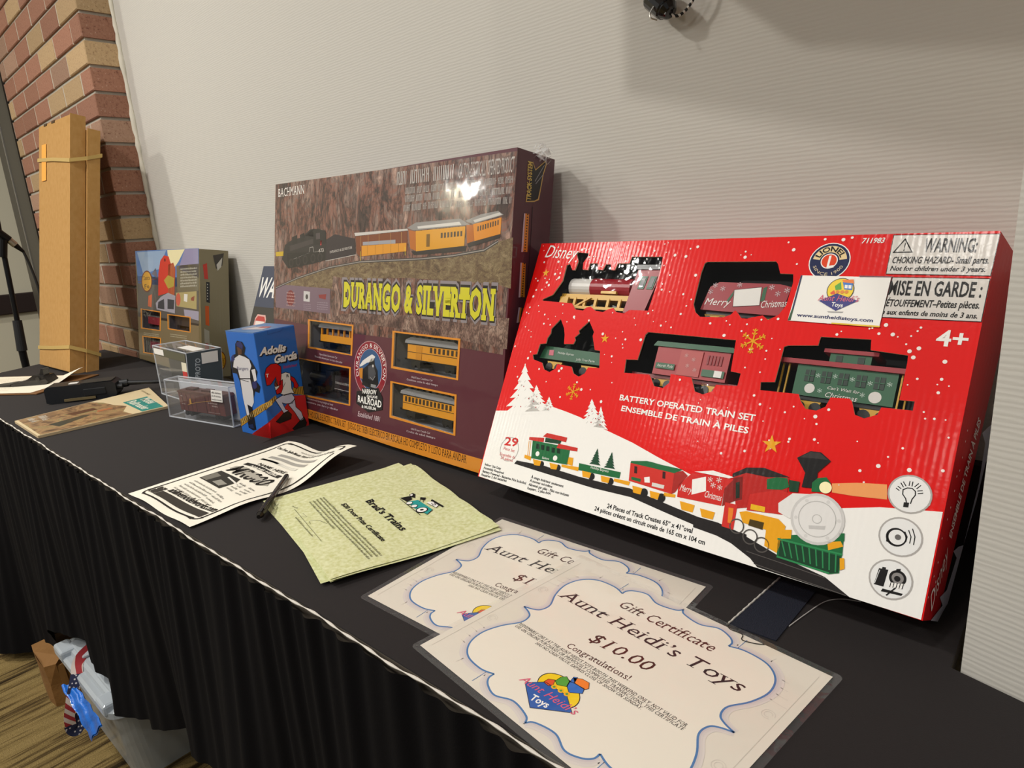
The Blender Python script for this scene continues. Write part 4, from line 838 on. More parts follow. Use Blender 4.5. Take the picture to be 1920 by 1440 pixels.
('B', 4, '#d8d0b4', 53.1, 81.4, 193.6, 86.3, 2.7, 1),
('B', 4, '#d8d0b4', 292.2, 94.5, 423.5, 98.2, 2.9, 1)], 'sf_side': [('P', 2, '#c8392b', [(8.5, 305.0), (19.4, 309.8), (21.5, 267.1), (11.8, 268.1)]),
('P', 2, '#25262a', [(16.2, 260.0), (25.1, 258.9), (24.2, 203.2), (15.5, 205.8)]),
('P', 2, '#d5622a', [(11.8, 196.0), (21.8, 194.7), (21.3, 141.3), (11.7, 144.2)]),
('P', 2, '#b0aa98', [(7.4, 134.4), (20.9, 127.1), (20.8, 90.2), (7.7, 96.3)]),
('P', 2, '#b62a26', [(7.6, 90.7), (17.4, 97.5), (19.5, 73.2), (9.8, 70.7)]),
('P', 2, '#b0aa98', [(20.0, 93.1), (26.4, 92.9), (25.7, 67.2), (20.2, 67.4)]),
('P', 3, '#c8c4bc', [(18.5, 254.5), (20.6, 254.1), (20.5, 251.0), (18.4, 251.5)]),
('P', 3, '#c8c4bc', [(18.3, 246.8), (20.4, 246.3), (20.3, 243.2), (18.2, 243.7)]),
('P', 3, '#c8c4bc', [(18.1, 239.0), (20.2, 238.5), (20.1, 235.4), (18.0, 235.9)]),
('P', 3, '#c8c4bc', [(17.8, 231.2), (20.0, 230.7), (19.9, 227.6), (17.8, 228.1)]),
('P', 3, '#c8c4bc', [(17.6, 223.4), (19.8, 222.9), (19.7, 219.8), (17.6, 220.3)]),
('P', 3, '#c8c4bc', [(17.4, 215.6), (19.6, 215.1), (19.5, 212.0), (17.4, 212.5)]),
('B', 2, '#d0ccb8', 43.0, 237.2, 43.3, 135.3, 0.1, 1),
('B', 2, '#d0ccb8', 50.6, 228.9, 51.0, 126.6, 0.2, 1),
('B', 2, '#d0ccb8', 58.3, 220.6, 58.7, 117.9, 0.2, 1),
('P', 2, '#3f3a34', [(35.7, 331.4), (65.0, 338.9), (60.0, 305.1), (43.1, 295.8)]),
('P', 3, '#cfcbc0', [(44.7, 307.0), (60.5, 327.4), (57.1, 302.1), (47.1, 290.5)]),
('P', 2, '#8a4a2a', [(44.5, 66.4), (47.8, 89.4), (51.5, 66.2)]),
('P', 2, '#8a4a2a', [(40.6, 23.2), (53.4, 22.5), (50.0, -0.6), (44.3, -0.2)]),
('P', 3, '#6a2a1c', [(64.2, 43.8), (63.8, 39.1), (63.1, 34.8), (61.8, 30.5), (60.0, 26.8), (58.2, 23.7), (55.9, 20.9), (53.3, 19.3), (50.7, 18.0), (48.1, 17.9), (45.6, 18.3), (43.1, 19.9), (40.6, 21.8), (38.4, 24.8), (36.8, 28.1), (35.2, 32.0), (34.2, 36.3), (33.7, 40.7), (33.5, 45.3), (33.9, 49.9), (34.6, 54.2), (35.8, 58.5), (37.6, 62.1), (39.4, 65.2), (41.7, 68.0), (44.3, 69.6), (46.8, 71.0), (49.4, 71.2), (51.9, 70.8), (54.5, 69.2), (57.0, 67.4), (59.2, 64.4), (60.8, 61.1), (62.5, 57.3), (63.5, 52.9), (64.0, 48.5)]),
('P', 4, '#d29a1e', [(62.1, 43.9), (61.8, 39.5), (61.1, 35.5), (60.2, 31.7), (58.6, 28.3), (56.9, 25.5), (55.1, 23.0), (52.8, 21.4), (50.5, 20.3), (48.2, 20.2), (45.9, 20.6), (43.7, 21.9), (41.5, 23.8), (39.8, 26.5), (38.2, 29.5), (36.9, 33.0), (36.1, 36.8), (35.7, 40.9), (35.5, 45.2), (35.9, 49.5), (36.6, 53.5), (37.5, 57.2), (39.0, 60.6), (40.7, 63.4), (42.5, 66.0), (44.8, 67.6), (47.1, 68.7), (49.3, 68.9), (51.6, 68.5), (53.8, 67.2), (56.1, 65.4), (57.7, 62.7), (59.4, 59.7), (60.7, 56.2), (61.5, 52.4), (62.0, 48.3)]),
('T', 5, '#3a2410', 's', 'Santa', 54.6, 51.5, 54.9, 28.2, 6.6),
('T', 5, '#3a2410', 's', 'Fe', 40.6, 23.2, 41.1, 43.5, 7.01)], 'bob_side': [('P', 1, '#d22a2a', [(-32.9, 21.9), (-0.9, 31.7), (38.2, 49.6), (64.5, 68.5), (91.3, 62.8), (90.3, -1.6), (0.9, -0.8), (-37.3, 19.7)]),
('T', 4, '#1c1a1a', 'd2', 'Adolis', 6.8, 160.1, 62.4, 156.5, 13.42),
('T', 5, '#f4f1ec', 'd1', 'Adolis', 5.6, 161.6, 60.8, 159.0, 13.42),
('T', 4, '#1c1a1a', 'd2', 'García', 32.8, 139.1, 85.6, 137.1, 14.32),
('T', 5, '#f4f1ec', 'd1', 'García', 31.5, 140.6, 83.5, 139.8, 14.31),
('T', 4, '#c81f2a', 'd', 'Bobblehead', 50.1, 126.2, 81.4, 124.5, 5.82),
('P', 2, '#b98a2c', [(-1.7, 68.0), (25.2, 79.6), (26.7, 71.7), (-2.1, 56.2)]),
('P', 2, '#b98a2c', [(65.6, 85.2), (89.3, 81.7), (88.1, 63.7), (64.2, 72.4)]),
('L', 3, '#1c1a1a', 1, [(-1.7, 57.9), (3.4, 68.3)], 0),
('L', 3, '#f2e0a0', 0.7, [(0.3, 60.0), (4.8, 67.9)], 0),
('L', 3, '#1c1a1a', 1, [(3.7, 60.7), (8.3, 70.6)], 0),
('L', 3, '#f2e0a0', 0.7, [(5.8, 62.8), (9.7, 70.2)], 0),
('L', 3, '#1c1a1a', 1, [(9.2, 63.5), (13.3, 72.8)], 0),
('L', 3, '#f2e0a0', 0.7, [(11.2, 65.7), (14.6, 72.4)], 0),
('L', 3, '#1c1a1a', 1, [(14.7, 66.3), (18.3, 75.1)], 0),
('L', 3, '#f2e0a0', 0.7, [(16.7, 68.5), (19.6, 74.7)], 0),
('L', 3, '#1c1a1a', 1, [(20.2, 69.1), (23.3, 77.4)], 0),
('L', 3, '#f2e0a0', 0.7, [(22.3, 71.3), (24.6, 77.0)], 0),
('L', 3, '#1c1a1a', 1, [(67.1, 70.6), (73.9, 83.0)], 0),
('L', 3, '#1c1a1a', 1, [(73.1, 69.3), (79.1, 82.1)], 0),
('L', 3, '#1c1a1a', 1, [(79.0, 68.0), (84.3, 81.3)], 0),
('L', 3, '#1c1a1a', 1, [(85.0, 66.7), (89.5, 80.5)], 0),
('P', 5, '#d8d8ea', [(22.4, 71.1), (39.1, 75.7), (60.4, 75.3), (65.9, 64.2), (59.6, 54.6), (44.0, 57.3), (36.3, 61.5), (41.8, 46.6), (47.6, 42.9), (40.8, 41.2), (36.4, 40.7), (30.5, 53.8)]),
('L', 5.5, '#141018', 1.1, [(22.4, 71.1), (39.1, 75.7), (60.4, 75.3), (65.9, 64.2), (59.6, 54.6), (44.0, 57.3), (36.3, 61.5), (41.8, 46.6), (47.6, 42.9), (40.8, 41.2), (36.4, 40.7), (30.5, 53.8)], 1),
('P', 5, '#d8d8ea', [(49.7, 53.7), (65.2, 60.6), (65.5, 45.2), (76.3, 32.3), (79.9, 15.5), (70.7, 14.5), (61.3, 34.9)]),
('L', 5.5, '#141018', 1.1, [(49.7, 53.7), (65.2, 60.6), (65.5, 45.2), (76.3, 32.3), (79.9, 15.5), (70.7, 14.5), (61.3, 34.9)], 1),
('P', 5, '#2a2826', [(36.4, 40.7), (47.2, 41.1), (53.3, 33.5), (50.5, 24.8), (24.5, 23.5), (17.2, 28.7)]),
('L', 5.5, '#141018', 1.1, [(36.4, 40.7), (47.2, 41.1), (53.3, 33.5), (50.5, 24.8), (24.5, 23.5), (17.2, 28.7)], 1),
('P', 5, '#2a2826', [(69.6, 14.9), (80.8, 20.2), (85.1, 7.0), (81.3, -0.7), (54.5, 0.3), (50.9, 4.4)]),
('L', 5.5, '#141018', 1.1, [(69.6, 14.9), (80.8, 20.2), (85.1, 7.0), (81.3, -0.7), (54.5, 0.3), (50.9, 4.4)], 1),
('P', 5, '#f4f1ec', [(43.1, 117.3), (53.9, 118.6), (63.7, 114.0), (63.6, 102.7), (62.2, 84.3), (66.6, 73.6), (43.1, 74.5), (35.8, 80.3), (27.5, 80.8), (25.3, 96.2), (29.0, 104.4)]),
('L', 5.5, '#141018', 1.1, [(43.1, 117.3), (53.9, 118.6), (63.7, 114.0), (63.6, 102.7), (62.2, 84.3), (66.6, 73.6), (43.1, 74.5), (35.8, 80.3), (27.5, 80.8), (25.3, 96.2), (29.0, 104.4)], 1),
('P', 6, '#d01a18', [(63.8, 109.2), (72.2, 102.4), (78.8, 85.5), (74.6, 80.9), (67.7, 84.7), (68.4, 93.9), (62.2, 101.2)]),
('L', 6.5, '#141018', 1.1, [(63.8, 109.2), (72.2, 102.4), (78.8, 85.5), (74.6, 80.9), (67.7, 84.7), (68.4, 93.9), (62.2, 101.2)], 1),
('P', 6, '#d01a18', [(27.5, 80.8), (26.9, 88.4), (35.2, 93.5), (38.3, 103.8), (45.0, 105.7), (42.9, 89.6), (38.1, 81.5)]),
('L', 6.5, '#141018', 1.1, [(27.5, 80.8), (26.9, 88.4), (35.2, 93.5), (38.3, 103.8), (45.0, 105.7), (42.9, 89.6), (38.1, 81.5)], 1),
('P', 6, '#d01a18', [(8.6, 124.3), (13.9, 135.5), (25.0, 140.9), (37.1, 139.8), (45.8, 131.3), (43.7, 115.3), (39.2, 98.0), (32.6, 96.1), (29.0, 104.4), (32.1, 114.6), (22.2, 106.2), (17.3, 102.0), (9.2, 102.4), (8.7, 109.8)]),
('L', 6.5, '#141018', 1.1, [(8.6, 124.3), (13.9, 135.5), (25.0, 140.9), (37.1, 139.8), (45.8, 131.3), (43.7, 115.3), (39.2, 98.0), (32.6, 96.1), (29.0, 104.4), (32.1, 114.6), (22.2, 106.2), (17.3, 102.0), (9.2, 102.4), (8.7, 109.8)], 1),
('P', 6.2, '#7a4028', [(25.4, 101.7), (31.4, 111.1), (33.0, 103.3), (32.6, 96.1), (27.3, 95.6)]),
('L', 6.7, '#141018', 0.6, [(25.4, 101.7), (31.4, 111.1), (33.0, 103.3), (32.6, 96.1), (27.3, 95.6)], 1),
('T', 7.5, '#f4f1ec', 'b', 'T', 10.4, 118.4, 16.3, 117.6, 6.11),
('L', 7.5, '#1c1a1a', 1, [(44.2, 91.1), (50.0, 98.8)], 0),
('T', 7.5, '#1c1a1a', 'b', 'R', 53.9, 108.0, 60.2, 107.4, 5.48),
('L', 4, '#2a5aa8', 0.8, [(28.7, 204.4), (28.1, 196.5), (57.1, 198.8), (64.3, 203.7)], 0)], 'bob_front': [('P', 1, '#d22a2a', [(30.1, -2.0), (65.8, 15.6), (100.6, 34.4), (93.7, -0.3)]),
('P', 2, '#10121e', [(27.5, 181.0), (35.7, 187.8), (51.8, 186.0), (59.0, 175.8), (51.9, 162.8), (70.8, 151.6), (85.1, 131.2), (76.6, 112.4), (86.9, 102.5), (80.0, 89.1), (67.4, 91.4), (48.8, 59.6), (50.0, 33.4), (49.8, 12.4), (39.6, 9.0), (25.4, 12.8), (24.5, 45.4), (23.1, 75.6), (21.7, 105.4), (16.0, 121.7), (2.2, 122.3), (2.3, 144.6), (12.3, 158.3), (22.4, 160.8)]),
('P', 3, '#d9d5d6', [(14.7, 151.1), (34.4, 159.8), (51.8, 157.4), (65.3, 153.0), (68.9, 140.7), (61.5, 131.0), (58.5, 116.2), (24.1, 113.1), (22.3, 131.4), (7.5, 133.9)]),
('P', 3, '#d9d5d6', [(24.5, 111.3), (57.9, 114.3), (60.7, 88.9), (57.4, 68.1), (48.2, 57.7), (34.2, 61.7), (35.5, 41.0), (26.9, 38.0), (23.5, 71.8)]),
('P', 3, '#d9d5d6', [(66.7, 133.3), (79.3, 136.1), (78.7, 114.4), (70.0, 110.0)]),
('P', 4, '#2b2f66', [(31.2, 183.0), (46.2, 187.5), (52.5, 178.9), (48.1, 169.7), (30.9, 177.6)]),
('P', 4, '#5a3a2a', [(31.9, 175.9), (46.2, 173.2), (44.3, 162.3), (31.3, 159.6)]),
('P', 4, '#2b2f66', [(63.9, 109.4), (78.1, 112.6), (75.7, 99.6), (67.0, 95.1), (61.0, 100.0)]),
('P', 4, '#2b2f66', [(6.3, 154.2), (17.4, 159.5), (17.2, 149.4), (5.8, 143.1)]),
('T', 5, '#2b2f66', 'd', 'Rangers', 18.5, 129.3, 57.2, 131.6, 6.53),
('L', 5, '#1c1a1a', 1.2, [(25.0, 111.0), (51.7, 108.6)], 0),
('P', 4, '#1c2a52', [(27.2, 18.9), (42.2, 22.8), (44.0, 13.5), (31.5, 12.7)]),
('P', 2, '#b98a2c', [(1.6, 27.1), (80.6, 66.1), (116.2, 79.3), (116.5, 70.3), (79.4, 52.1), (0.1, 12.3)]),
('L', 5, '#1c1a1a', 1, [(-0.6, 15.1), (10.4, 30.2)], 0),
('L', 5, '#f2e0a0', 0.6, [(3.3, 17.6), (12.7, 30.5)], 0),
('L', 5, '#1c1a1a', 1, [(9.4, 20.0), (20.3, 34.7)], 0),
('L', 5, '#f2e0a0', 0.6, [(13.4, 22.4), (22.6, 35.0)], 0),
('L', 5, '#1c1a1a', 1, [(19.4, 24.8), (30.0, 39.2)], 0),
('L', 5, '#f2e0a0', 0.6, [(23.3, 27.2), (32.3, 39.5)], 0),
('L', 5, '#1c1a1a', 1, [(29.2, 29.5), (39.7, 43.6)], 0),
('L', 5, '#f2e0a0', 0.6, [(33.1, 31.9), (41.9, 43.9)], 0),
('L', 5, '#1c1a1a', 1, [(39.0, 34.2), (49.2, 48.0)], 0),
('L', 5, '#f2e0a0', 0.6, [(42.7, 36.6), (51.4, 48.3)], 0),
('L', 5, '#1c1a1a', 1, [(48.6, 38.9), (58.7, 52.4)], 0),
('L', 5, '#f2e0a0', 0.6, [(52.3, 41.2), (60.9, 52.6)], 0),
('L', 5, '#1c1a1a', 1, [(58.1, 43.5), (68.0, 56.7)], 0),
('L', 5, '#f2e0a0', 0.6, [(61.8, 45.8), (70.2, 56.9)], 0),
('L', 5, '#1c1a1a', 1, [(67.6, 48.0), (77.3, 60.9)], 0),
('L', 5, '#f2e0a0', 0.6, [(71.2, 50.4), (79.4, 61.2)], 0),
('L', 5, '#1c1a1a', 1, [(76.9, 52.5), (86.4, 65.2)], 0),
('L', 5, '#f2e0a0', 0.6, [(80.5, 54.8), (88.6, 65.4)], 0),
('L', 5, '#1c1a1a', 1, [(86.1, 57.0), (95.5, 69.3)], 0),
('L', 5, '#f2e0a0', 0.6, [(89.7, 59.3), (97.6, 69.6)], 0),
('L', 5, '#1c1a1a', 1, [(95.3, 61.4), (104.5, 73.5)], 0),
('L', 5, '#f2e0a0', 0.6, [(98.8, 63.7), (106.6, 73.7)], 0),
('L', 5, '#1c1a1a', 1, [(104.3, 65.8), (113.4, 77.6)], 0),
('L', 5, '#f2e0a0', 0.6, [(107.8, 68.0), (115.4, 77.8)], 0),
('O', 3, '#f4f1ec', 63.4, 7.6, 3.4, 0),
('T', 3, '#f4f1ec', 'b', 'TXU', 70.5, 6.1, 84.0, 6.6, 5.13)], 'acr_front': [('P', 3, '#e8e6e2', [(175.1, 77.9), (204.9, 79.1), (205.4, 58.1), (175.7, 57.8)])], 'gift': [('SCR', [(40.2, -36.0), (58.5, -27.0), (80.9, -32.8), (82.7, -22.2), (95.7, -15.8), (125.0, -16.3), (144.2, -8.8), (152.3, -16.8), (169.9, -20.1), (186.5, -11.5), (201.2, -16.2), (205.6, -23.5), (206.0, -29.8), (220.0, -25.0), (242.9, -27.9), (254.6, -40.3), (259.2, -58.3), (254.2, -77.7), (244.3, -94.7), (245.8, -106.9), (252.7, -111.6), (261.7, -112.2), (249.9, -113.4), (242.4, -120.3), (241.4, -131.0), (249.0, -151.2), (249.4, -168.5)], [(40.2, -36.0), (27.0, -47.3), (28.9, -70.1), (37.2, -91.6), (37.0, -107.5), (24.4, -115.1), (36.0, -117.7), (42.0, -130.7), (35.8, -152.2), (29.4, -178.3), (37.0, -192.3), (56.0, -198.8), (77.8, -193.8), (78.6, -202.2), (86.1, -207.0), (104.6, -204.4), (122.3, -202.0), (132.7, -206.2), (136.1, -211.7), (144.3, -201.8), (164.9, -201.6), (184.6, -204.2), (196.3, -199.2), (197.1, -190.0), (208.3, -192.5), (226.4, -191.1)]),
('L', 2, '#4f80b8', 0.5, [(73.0, -22.4), (68.0, -7.4)], 0),
('L', 2, '#4f80b8', 0.5, [(220.0, -25.0), (220.9, -7.2)], 0),
('L', 2, '#4f80b8', 0.5, [(62.8, -219.8), (63.2, -198.6)], 0),
('T', 3, '#4a2420', 'si', 'Gift Certificate', 95.4, -50.0, 199.6, -47.2, 12.37),
('T', 3, '#2a2024', 'si', 'Aunt Heidi’s Toys', 42.7, -77.7, 242.6, -74.9, 14.74),
('T', 3, '#4a2420', 'si', '$10.00', 110.0, -109.6, 175.9, -106.1, 13.65),
('T', 3, '#4a2420', 's', 'Congratulations!', 103.8, -130.4, 172.1, -125.9, 7.23),
('T', 3, '#2c2422', 'si', 'REDEEMABLE ONLY AT THE AUNT HEIDI’S TOYS BOOTH THIS WEEKEND ONLY. NOT VALID FOR', 47.9, -137.9, 233.9, -135.0, 3.63),
('T', 3, '#2c2422', 'si', 'USE ON ONLINE PURCHASES OR PREVIOUSLY COMPLETED TRANSACTIONS. THIS CERTIFICATE', 47.8, -142.6, 234.2, -139.4, 3.53),
('T', 3, '#2c2422', 'si', 'HAS NO CASH VALUE. EXPIRES CLOSE OF SHOW ON SUNDAY.', 81.0, -146.7, 199.6, -144.2, 3.34),
('P', 3, '#1c1a1a', [(157.4, -167.8), (159.3, -170.2), (160.6, -172.7), (161.3, -175.4), (161.4, -177.8), (160.8, -180.2), (159.5, -182.5), (157.7, -184.4), (155.4, -186.1), (152.6, -187.5), (149.3, -188.5), (145.8, -189.1), (142.1, -189.3), (138.2, -189.0), (134.4, -188.3), (130.6, -187.0), (127.0, -185.5), (123.8, -183.7), (121.1, -181.4), (118.9, -179.0), (117.2, -176.4), (116.3, -173.6), (116.1, -170.9), (116.6, -168.3), (117.9, -165.9), (119.9, -163.8), (122.4, -162.0), (125.5, -160.6), (129.1, -159.6), (132.9, -159.2), (136.8, -159.1), (140.9, -159.5), (144.8, -160.5), (148.5, -161.9), (152.0, -163.6), (154.9, -165.5)]),
('P', 4, '#f2cc1c', [(156.7, -168.0), (158.6, -170.4), (159.8, -172.8), (160.4, -175.2), (160.5, -177.6), (159.9, -179.9), (158.7, -182.1), (157.0, -184.0), (154.7, -185.6), (152.0, -186.9), (148.9, -187.9), (145.5, -188.4), (141.9, -188.6), (138.1, -188.4), (134.5, -187.7), (130.9, -186.6), (127.4, -185.1), (124.4, -183.3), (121.8, -181.2), (119.6, -178.8), (118.1, -176.3), (117.3, -173.8), (117.1, -171.1), (117.6, -168.7), (118.8, -166.3), (120.7, -164.3), (123.3, -162.6), (126.2, -161.2), (129.6, -160.3), (133.2, -159.8), (137.1, -159.8), (141.0, -160.2), (144.7, -161.1), (148.2, -162.4), (151.5, -164.0), (154.4, -165.9)]),
('P', 5, '#2a5aa8', [(112.8, -187.4), (124.5, -174.9), (148.2, -173.7), (164.3, -184.5), (136.9, -203.9)]),
('L', 6, '#1c1a1a', 0.5, [(112.8, -187.4), (124.5, -174.9), (148.2, -173.7), (164.3, -184.5), (136.9, -203.9)], 1),
('P', 6, '#e2542a', [(123.3, -176.1), (123.7, -170.8), (128.6, -167.6), (131.6, -172.8), (129.5, -176.4)]),
('L', 6.5, '#141018', 0.5, [(123.3, -176.1), (123.7, -170.8), (128.6, -167.6), (131.6, -172.8), (129.5, -176.4)], 1),
('P', 6, '#58a03a', [(129.4, -168.4), (129.5, -161.7), (132.6, -157.8), (138.8, -160.7), (141.2, -166.5), (133.8, -170.5)]),
('L', 6.5, '#141018', 0.5, [(129.4, -168.4), (129.5, -161.7), (132.6, -157.8), (138.8, -160.7), (141.2, -166.5), (133.8, -170.5)], 1),
('P', 6, '#2f6ac0', [(140.4, -165.7), (138.0, -159.9), (152.9, -158.1), (155.6, -163.3), (147.0, -170.2)]),
('L', 6.5, '#141018', 0.5, [(140.4, -165.7), (138.0, -159.9), (152.9, -158.1), (155.6, -163.3), (147.0, -170.2)], 1),
('P', 6, '#f07f24', [(137.9, -155.1), (143.9, -150.8), (151.1, -150.2), (155.4, -155.6), (153.6, -158.9), (142.5, -158.7)]),
('L', 6.5, '#141018', 0.5, [(137.9, -155.1), (143.9, -150.8), (151.1, -150.2), (155.4, -155.6), (153.6, -158.9), (142.5, -158.7)], 1),
('P', 6, '#2f6ac0', [(138.8, -160.7), (137.1, -154.2), (139.8, -152.3), (142.5, -158.7)]),
('L', 6.5, '#141018', 0.5, [(138.8, -160.7), (137.1, -154.2), (139.8, -152.3), (142.5, -158.7)], 1),
('O', 7, '#f2b01c', 133.8, -173.9, 2.6, 0),
('O', 8, '#5a9a3a', 133.8, -173.9, 1.2, 0),
('O', 7, '#f2b01c', 140.9, -173.1, 2.6, 0),
('O', 8, '#5a9a3a', 140.9, -173.1, 1.2, 0),
('O', 7, '#f2b01c', 147.0, -172.5, 2.6, 0),
('O', 8, '#5a9a3a', 147.0, -172.5, 1.2, 0),
('T', 8, '#d85a78', 'di', 'Aunt Heidi’s', 106.6, -189.0, 167.0, -185.4, 7.72),
('T', 8, '#f4f1ec', 'b', 'Toys', 129.3, -197.9, 146.7, -195.2, 6.6)], 'brad': [('T', 3, '#1c1a1a', 'sb', 'Brad’s Trains', 90.0, 106.1, 211.1, 110.7, 10.77),
('T', 3, '#1c1a1a', 'b', '$20 Door Prize Certificate', 78.1, 75.3, 224.5, 80.1, 6.65),
('B', 3, '#4a4a34', 37.0, 60.9, 260.8, 64.8, 3.4, 1),
('B', 3, '#4a4a34', 35.4, 56.5, 260.2, 59.7, 3.0, 1),
('B', 3, '#4a4a34', 38.2, 50.9, 260.1, 54.7, 3.3, 1),
('B', 3, '#4a4a34', 39.7, 45.7, 260.5, 49.8, 3.2, 1),
('B', 3, '#4a4a34', 39.7, 40.4, 149.6, 42.2, 3.2, 1),
('L', 3, '#3a3a2a', 0.5, [(50.4, 17.3), (177.0, 19.4)], 0),
('B', 3, '#5a5a40', 78.7, 11.0, 155.1, 13.6, 2.7, 1),
('L', 3, '#55553f', 0.4, [(72.9, 23.2), (88.8, 24.9), (82.2, 20.0)], 0),
('L', 3, '#45453a', 0.45, [(114.7, 22.4), (105.3, 23.2), (103.6, 27.2), (111.7, 35.7), (128.3, 40.7)], 0),
('B', 3, '#5a5a40', 38.7, 16.7, 50.1, 20.4, 2.4, 1),
('P', 3, '#2f9a96', [(132.1, 154.7), (136.8, 167.4), (179.3, 170.0), (188.2, 157.6), (152.4, 151.1)]),
('P', 4, '#1c1a1a', [(113.2, 150.0), (116.9, 165.5), (128.7, 161.4), (132.1, 152.5)]),
('L', 4, '#1c1a1a', 0.9, [(115.0, 148.6), (184.8, 149.5)], 0),
('P', 4, '#1c1a1a', [(111.7, 164.5), (109.0, 171.1), (114.9, 172.8), (127.2, 166.8), (118.5, 163.7)]),
('P', 5, '#f4f1ec', [(112.8, 165.8), (112.3, 169.6), (117.0, 167.8), (117.8, 164.4)]),
('P', 4, '#1c1a1a', [(130.2, 174.0), (136.7, 179.6), (144.1, 174.1), (136.3, 170.4)]),
('L', 4, '#1c1a1a', 0.8, [(136.8, 171.0), (143.7, 166.4)], 0),
('L', 4, '#1c1a1a', 0.8, [(140.6, 174.2), (148.6, 169.5)], 0),
('P', 4, '#1c1a1a', [(147.5, 183.9), (179.1, 186.8), (181.1, 183.7), (151.3, 179.9)]),
('P', 4, '#f4f1ec', [(152.2, 175.3), (155.8, 181.0), (172.3, 182.1), (177.1, 176.2), (155.8, 172.6)]),
('P', 5, '#1c1a1a', [(158.5, 177.2), (161.9, 181.3), (169.3, 180.5), (167.1, 175.7)]),
('P', 6, '#f4f1ec', [(160.5, 177.5), (162.5, 180.0), (167.5, 179.7), (165.7, 176.8)]),
('L', 5, '#1c1a1a', 0.8, [(155.8, 172.6), (177.1, 176.2), (172.3, 182.1)], 0),
('O', 5, '#1c1a1a', 138.7, 153.3, 5, 0),
('O', 6, '#f4f1ec', 138.7, 153.3, 4.0, 0),
('O', 5, '#1c1a1a', 152.6, 154.7, 5, 0),
('O', 6, '#f4f1ec', 152.6, 154.7, 4.0, 0),
('O', 5, '#1c1a1a', 170.9, 157.8, 8.5, 0),
('O', 6, '#f4f1ec', 170.9, 157.8, 6.800000000000001, 0),
('O', 7, '#1c1a1a', 170.9, 157.8, 2.6, 0),
('L', 4, '#1c1a1a', 0.8, [(132.1, 152.5), (188.2, 157.6), (179.3, 170.0)], 0)]}, 'HOLES': {'red_front': [('loco', [(30.7, 261.5), (46.6, 269.0), (57.6, 289.8), (57.4, 312.2), (62.5, 314.5), (69.5, 305.4), (74.1, 305.5), (76.1, 318.0), (69.7, 328.7), (71.2, 331.2), (89.9, 329.5), (90.0, 325.6), (85.1, 316.1), (87.0, 306.5), (96.3, 305.6), (96.7, 315.1), (109.9, 315.1), (111.4, 306.7), (120.3, 305.8), (123.2, 313.8), (130.6, 313.8), (134.1, 305.9), (139.3, 305.9), (141.8, 315.1), (159.1, 315.1), (160.5, 324.1), (205.1, 323.8), (206.5, 309.0), (206.4, 284.8), (203.8, 253.8), (177.0, 253.3), (170.4, 248.5), (158.0, 249.6), (152.4, 254.7), (144.8, 252.5), (137.7, 248.5), (125.6, 249.7), (116.5, 254.8), (110.3, 253.5), (105.3, 248.7), (92.6, 249.9), (84.3, 258.0), (31.4, 259.6)]),
('tender', [(266.1, 317.1), (346.0, 317.4), (348.9, 314.3), (353.4, 303.7), (367.5, 303.1), (369.3, 293.5), (367.5, 268.2), (362.1, 257.6), (352.2, 251.1), (345.4, 255.9), (334.3, 253.0), (328.8, 251.1), (322.6, 251.5), (314.6, 259.6), (313.1, 259.5), (309.6, 254.6), (301.1, 251.0), (273.7, 250.2), (266.5, 255.4), (261.6, 264.9), (261.7, 304.3), (263.2, 315.1)]),
('flat', [(39.8, 181.2), (46.6, 182.9), (47.7, 197.4), (58.0, 199.2), (57.8, 206.9), (61.4, 213.8), (60.4, 220.4), (72.1, 235.1), (81.9, 222.9), (86.0, 213.8), (89.0, 201.0), (104.4, 202.4), (106.0, 208.0), (103.7, 211.5), (109.6, 217.5), (107.4, 221.0), (120.4, 235.2), (132.3, 221.1), (131.9, 215.6), (140.6, 197.6), (149.0, 197.5), (154.8, 175.2), (137.4, 174.1), (134.6, 165.7), (126.7, 160.3), (116.9, 163.6), (110.9, 172.0), (86.8, 172.9), (85.5, 166.3), (77.0, 160.7), (66.6, 163.2), (60.1, 171.9), (43.2, 174.9)]),
('boxcar', [(211.2, 227.0), (322.5, 226.2), (324.9, 190.9), (336.4, 190.0), (336.0, 175.8), (312.1, 174.1), (309.4, 166.2), (299.5, 161.3), (289.3, 163.4), (284.4, 172.8), (281.2, 178.6), (254.8, 179.4), (255.9, 169.1), (249.1, 161.8), (237.3, 162.6), (230.2, 172.3), (227.5, 175.3), (192.3, 173.5), (190.3, 190.3), (206.3, 191.5), (208.5, 223.4)]),
('caboose', [(361.0, 174.8), (359.7, 183.3), (374.0, 185.2), (375.2, 223.4), (378.9, 225.2), (408.0, 227.8), (408.7, 237.0), (454.7, 238.0), (456.1, 227.5), (487.7, 225.4), (488.4, 218.4), (488.3, 182.9), (500.4, 183.5), (500.4, 174.8), (475.2, 173.9), (473.2, 166.6), (463.0, 161.3), (454.5, 163.5), (449.7, 175.8), (446.9, 178.1), (430.3, 177.0), (427.4, 167.1), (419.8, 161.9), (409.5, 162.3), (403.6, 168.9), (400.1, 176.0)])], 'bach_front': [('w1', [(146.7, 196.0), (295.7, 194.5), (294.2, 142.5), (147.7, 144.7)]),
('w2', [(95.6, 116.0), (291.6, 115.7), (293.7, 48.7), (96.6, 44.9)]),
('w3', [(425.3, 192.2), (586.7, 191.1), (585.8, 132.3), (424.8, 134.3)]),
('w4', [(424.8, 105.7), (584.7, 104.1), (586.0, 44.7), (426.2, 48.7)])], 'sf_front': [('s1', [(43.0, 162.3), (212.6, 161.1), (203.2, 107.0), (38.7, 103.7)]),
('s2', [(283.0, 157.7), (450.1, 159.0), (446.9, 119.8), (283.3, 118.2)]),
('s3', [(47.3, 74.9), (204.0, 80.7), (196.9, 31.5), (51.4, 25.9)])]}}
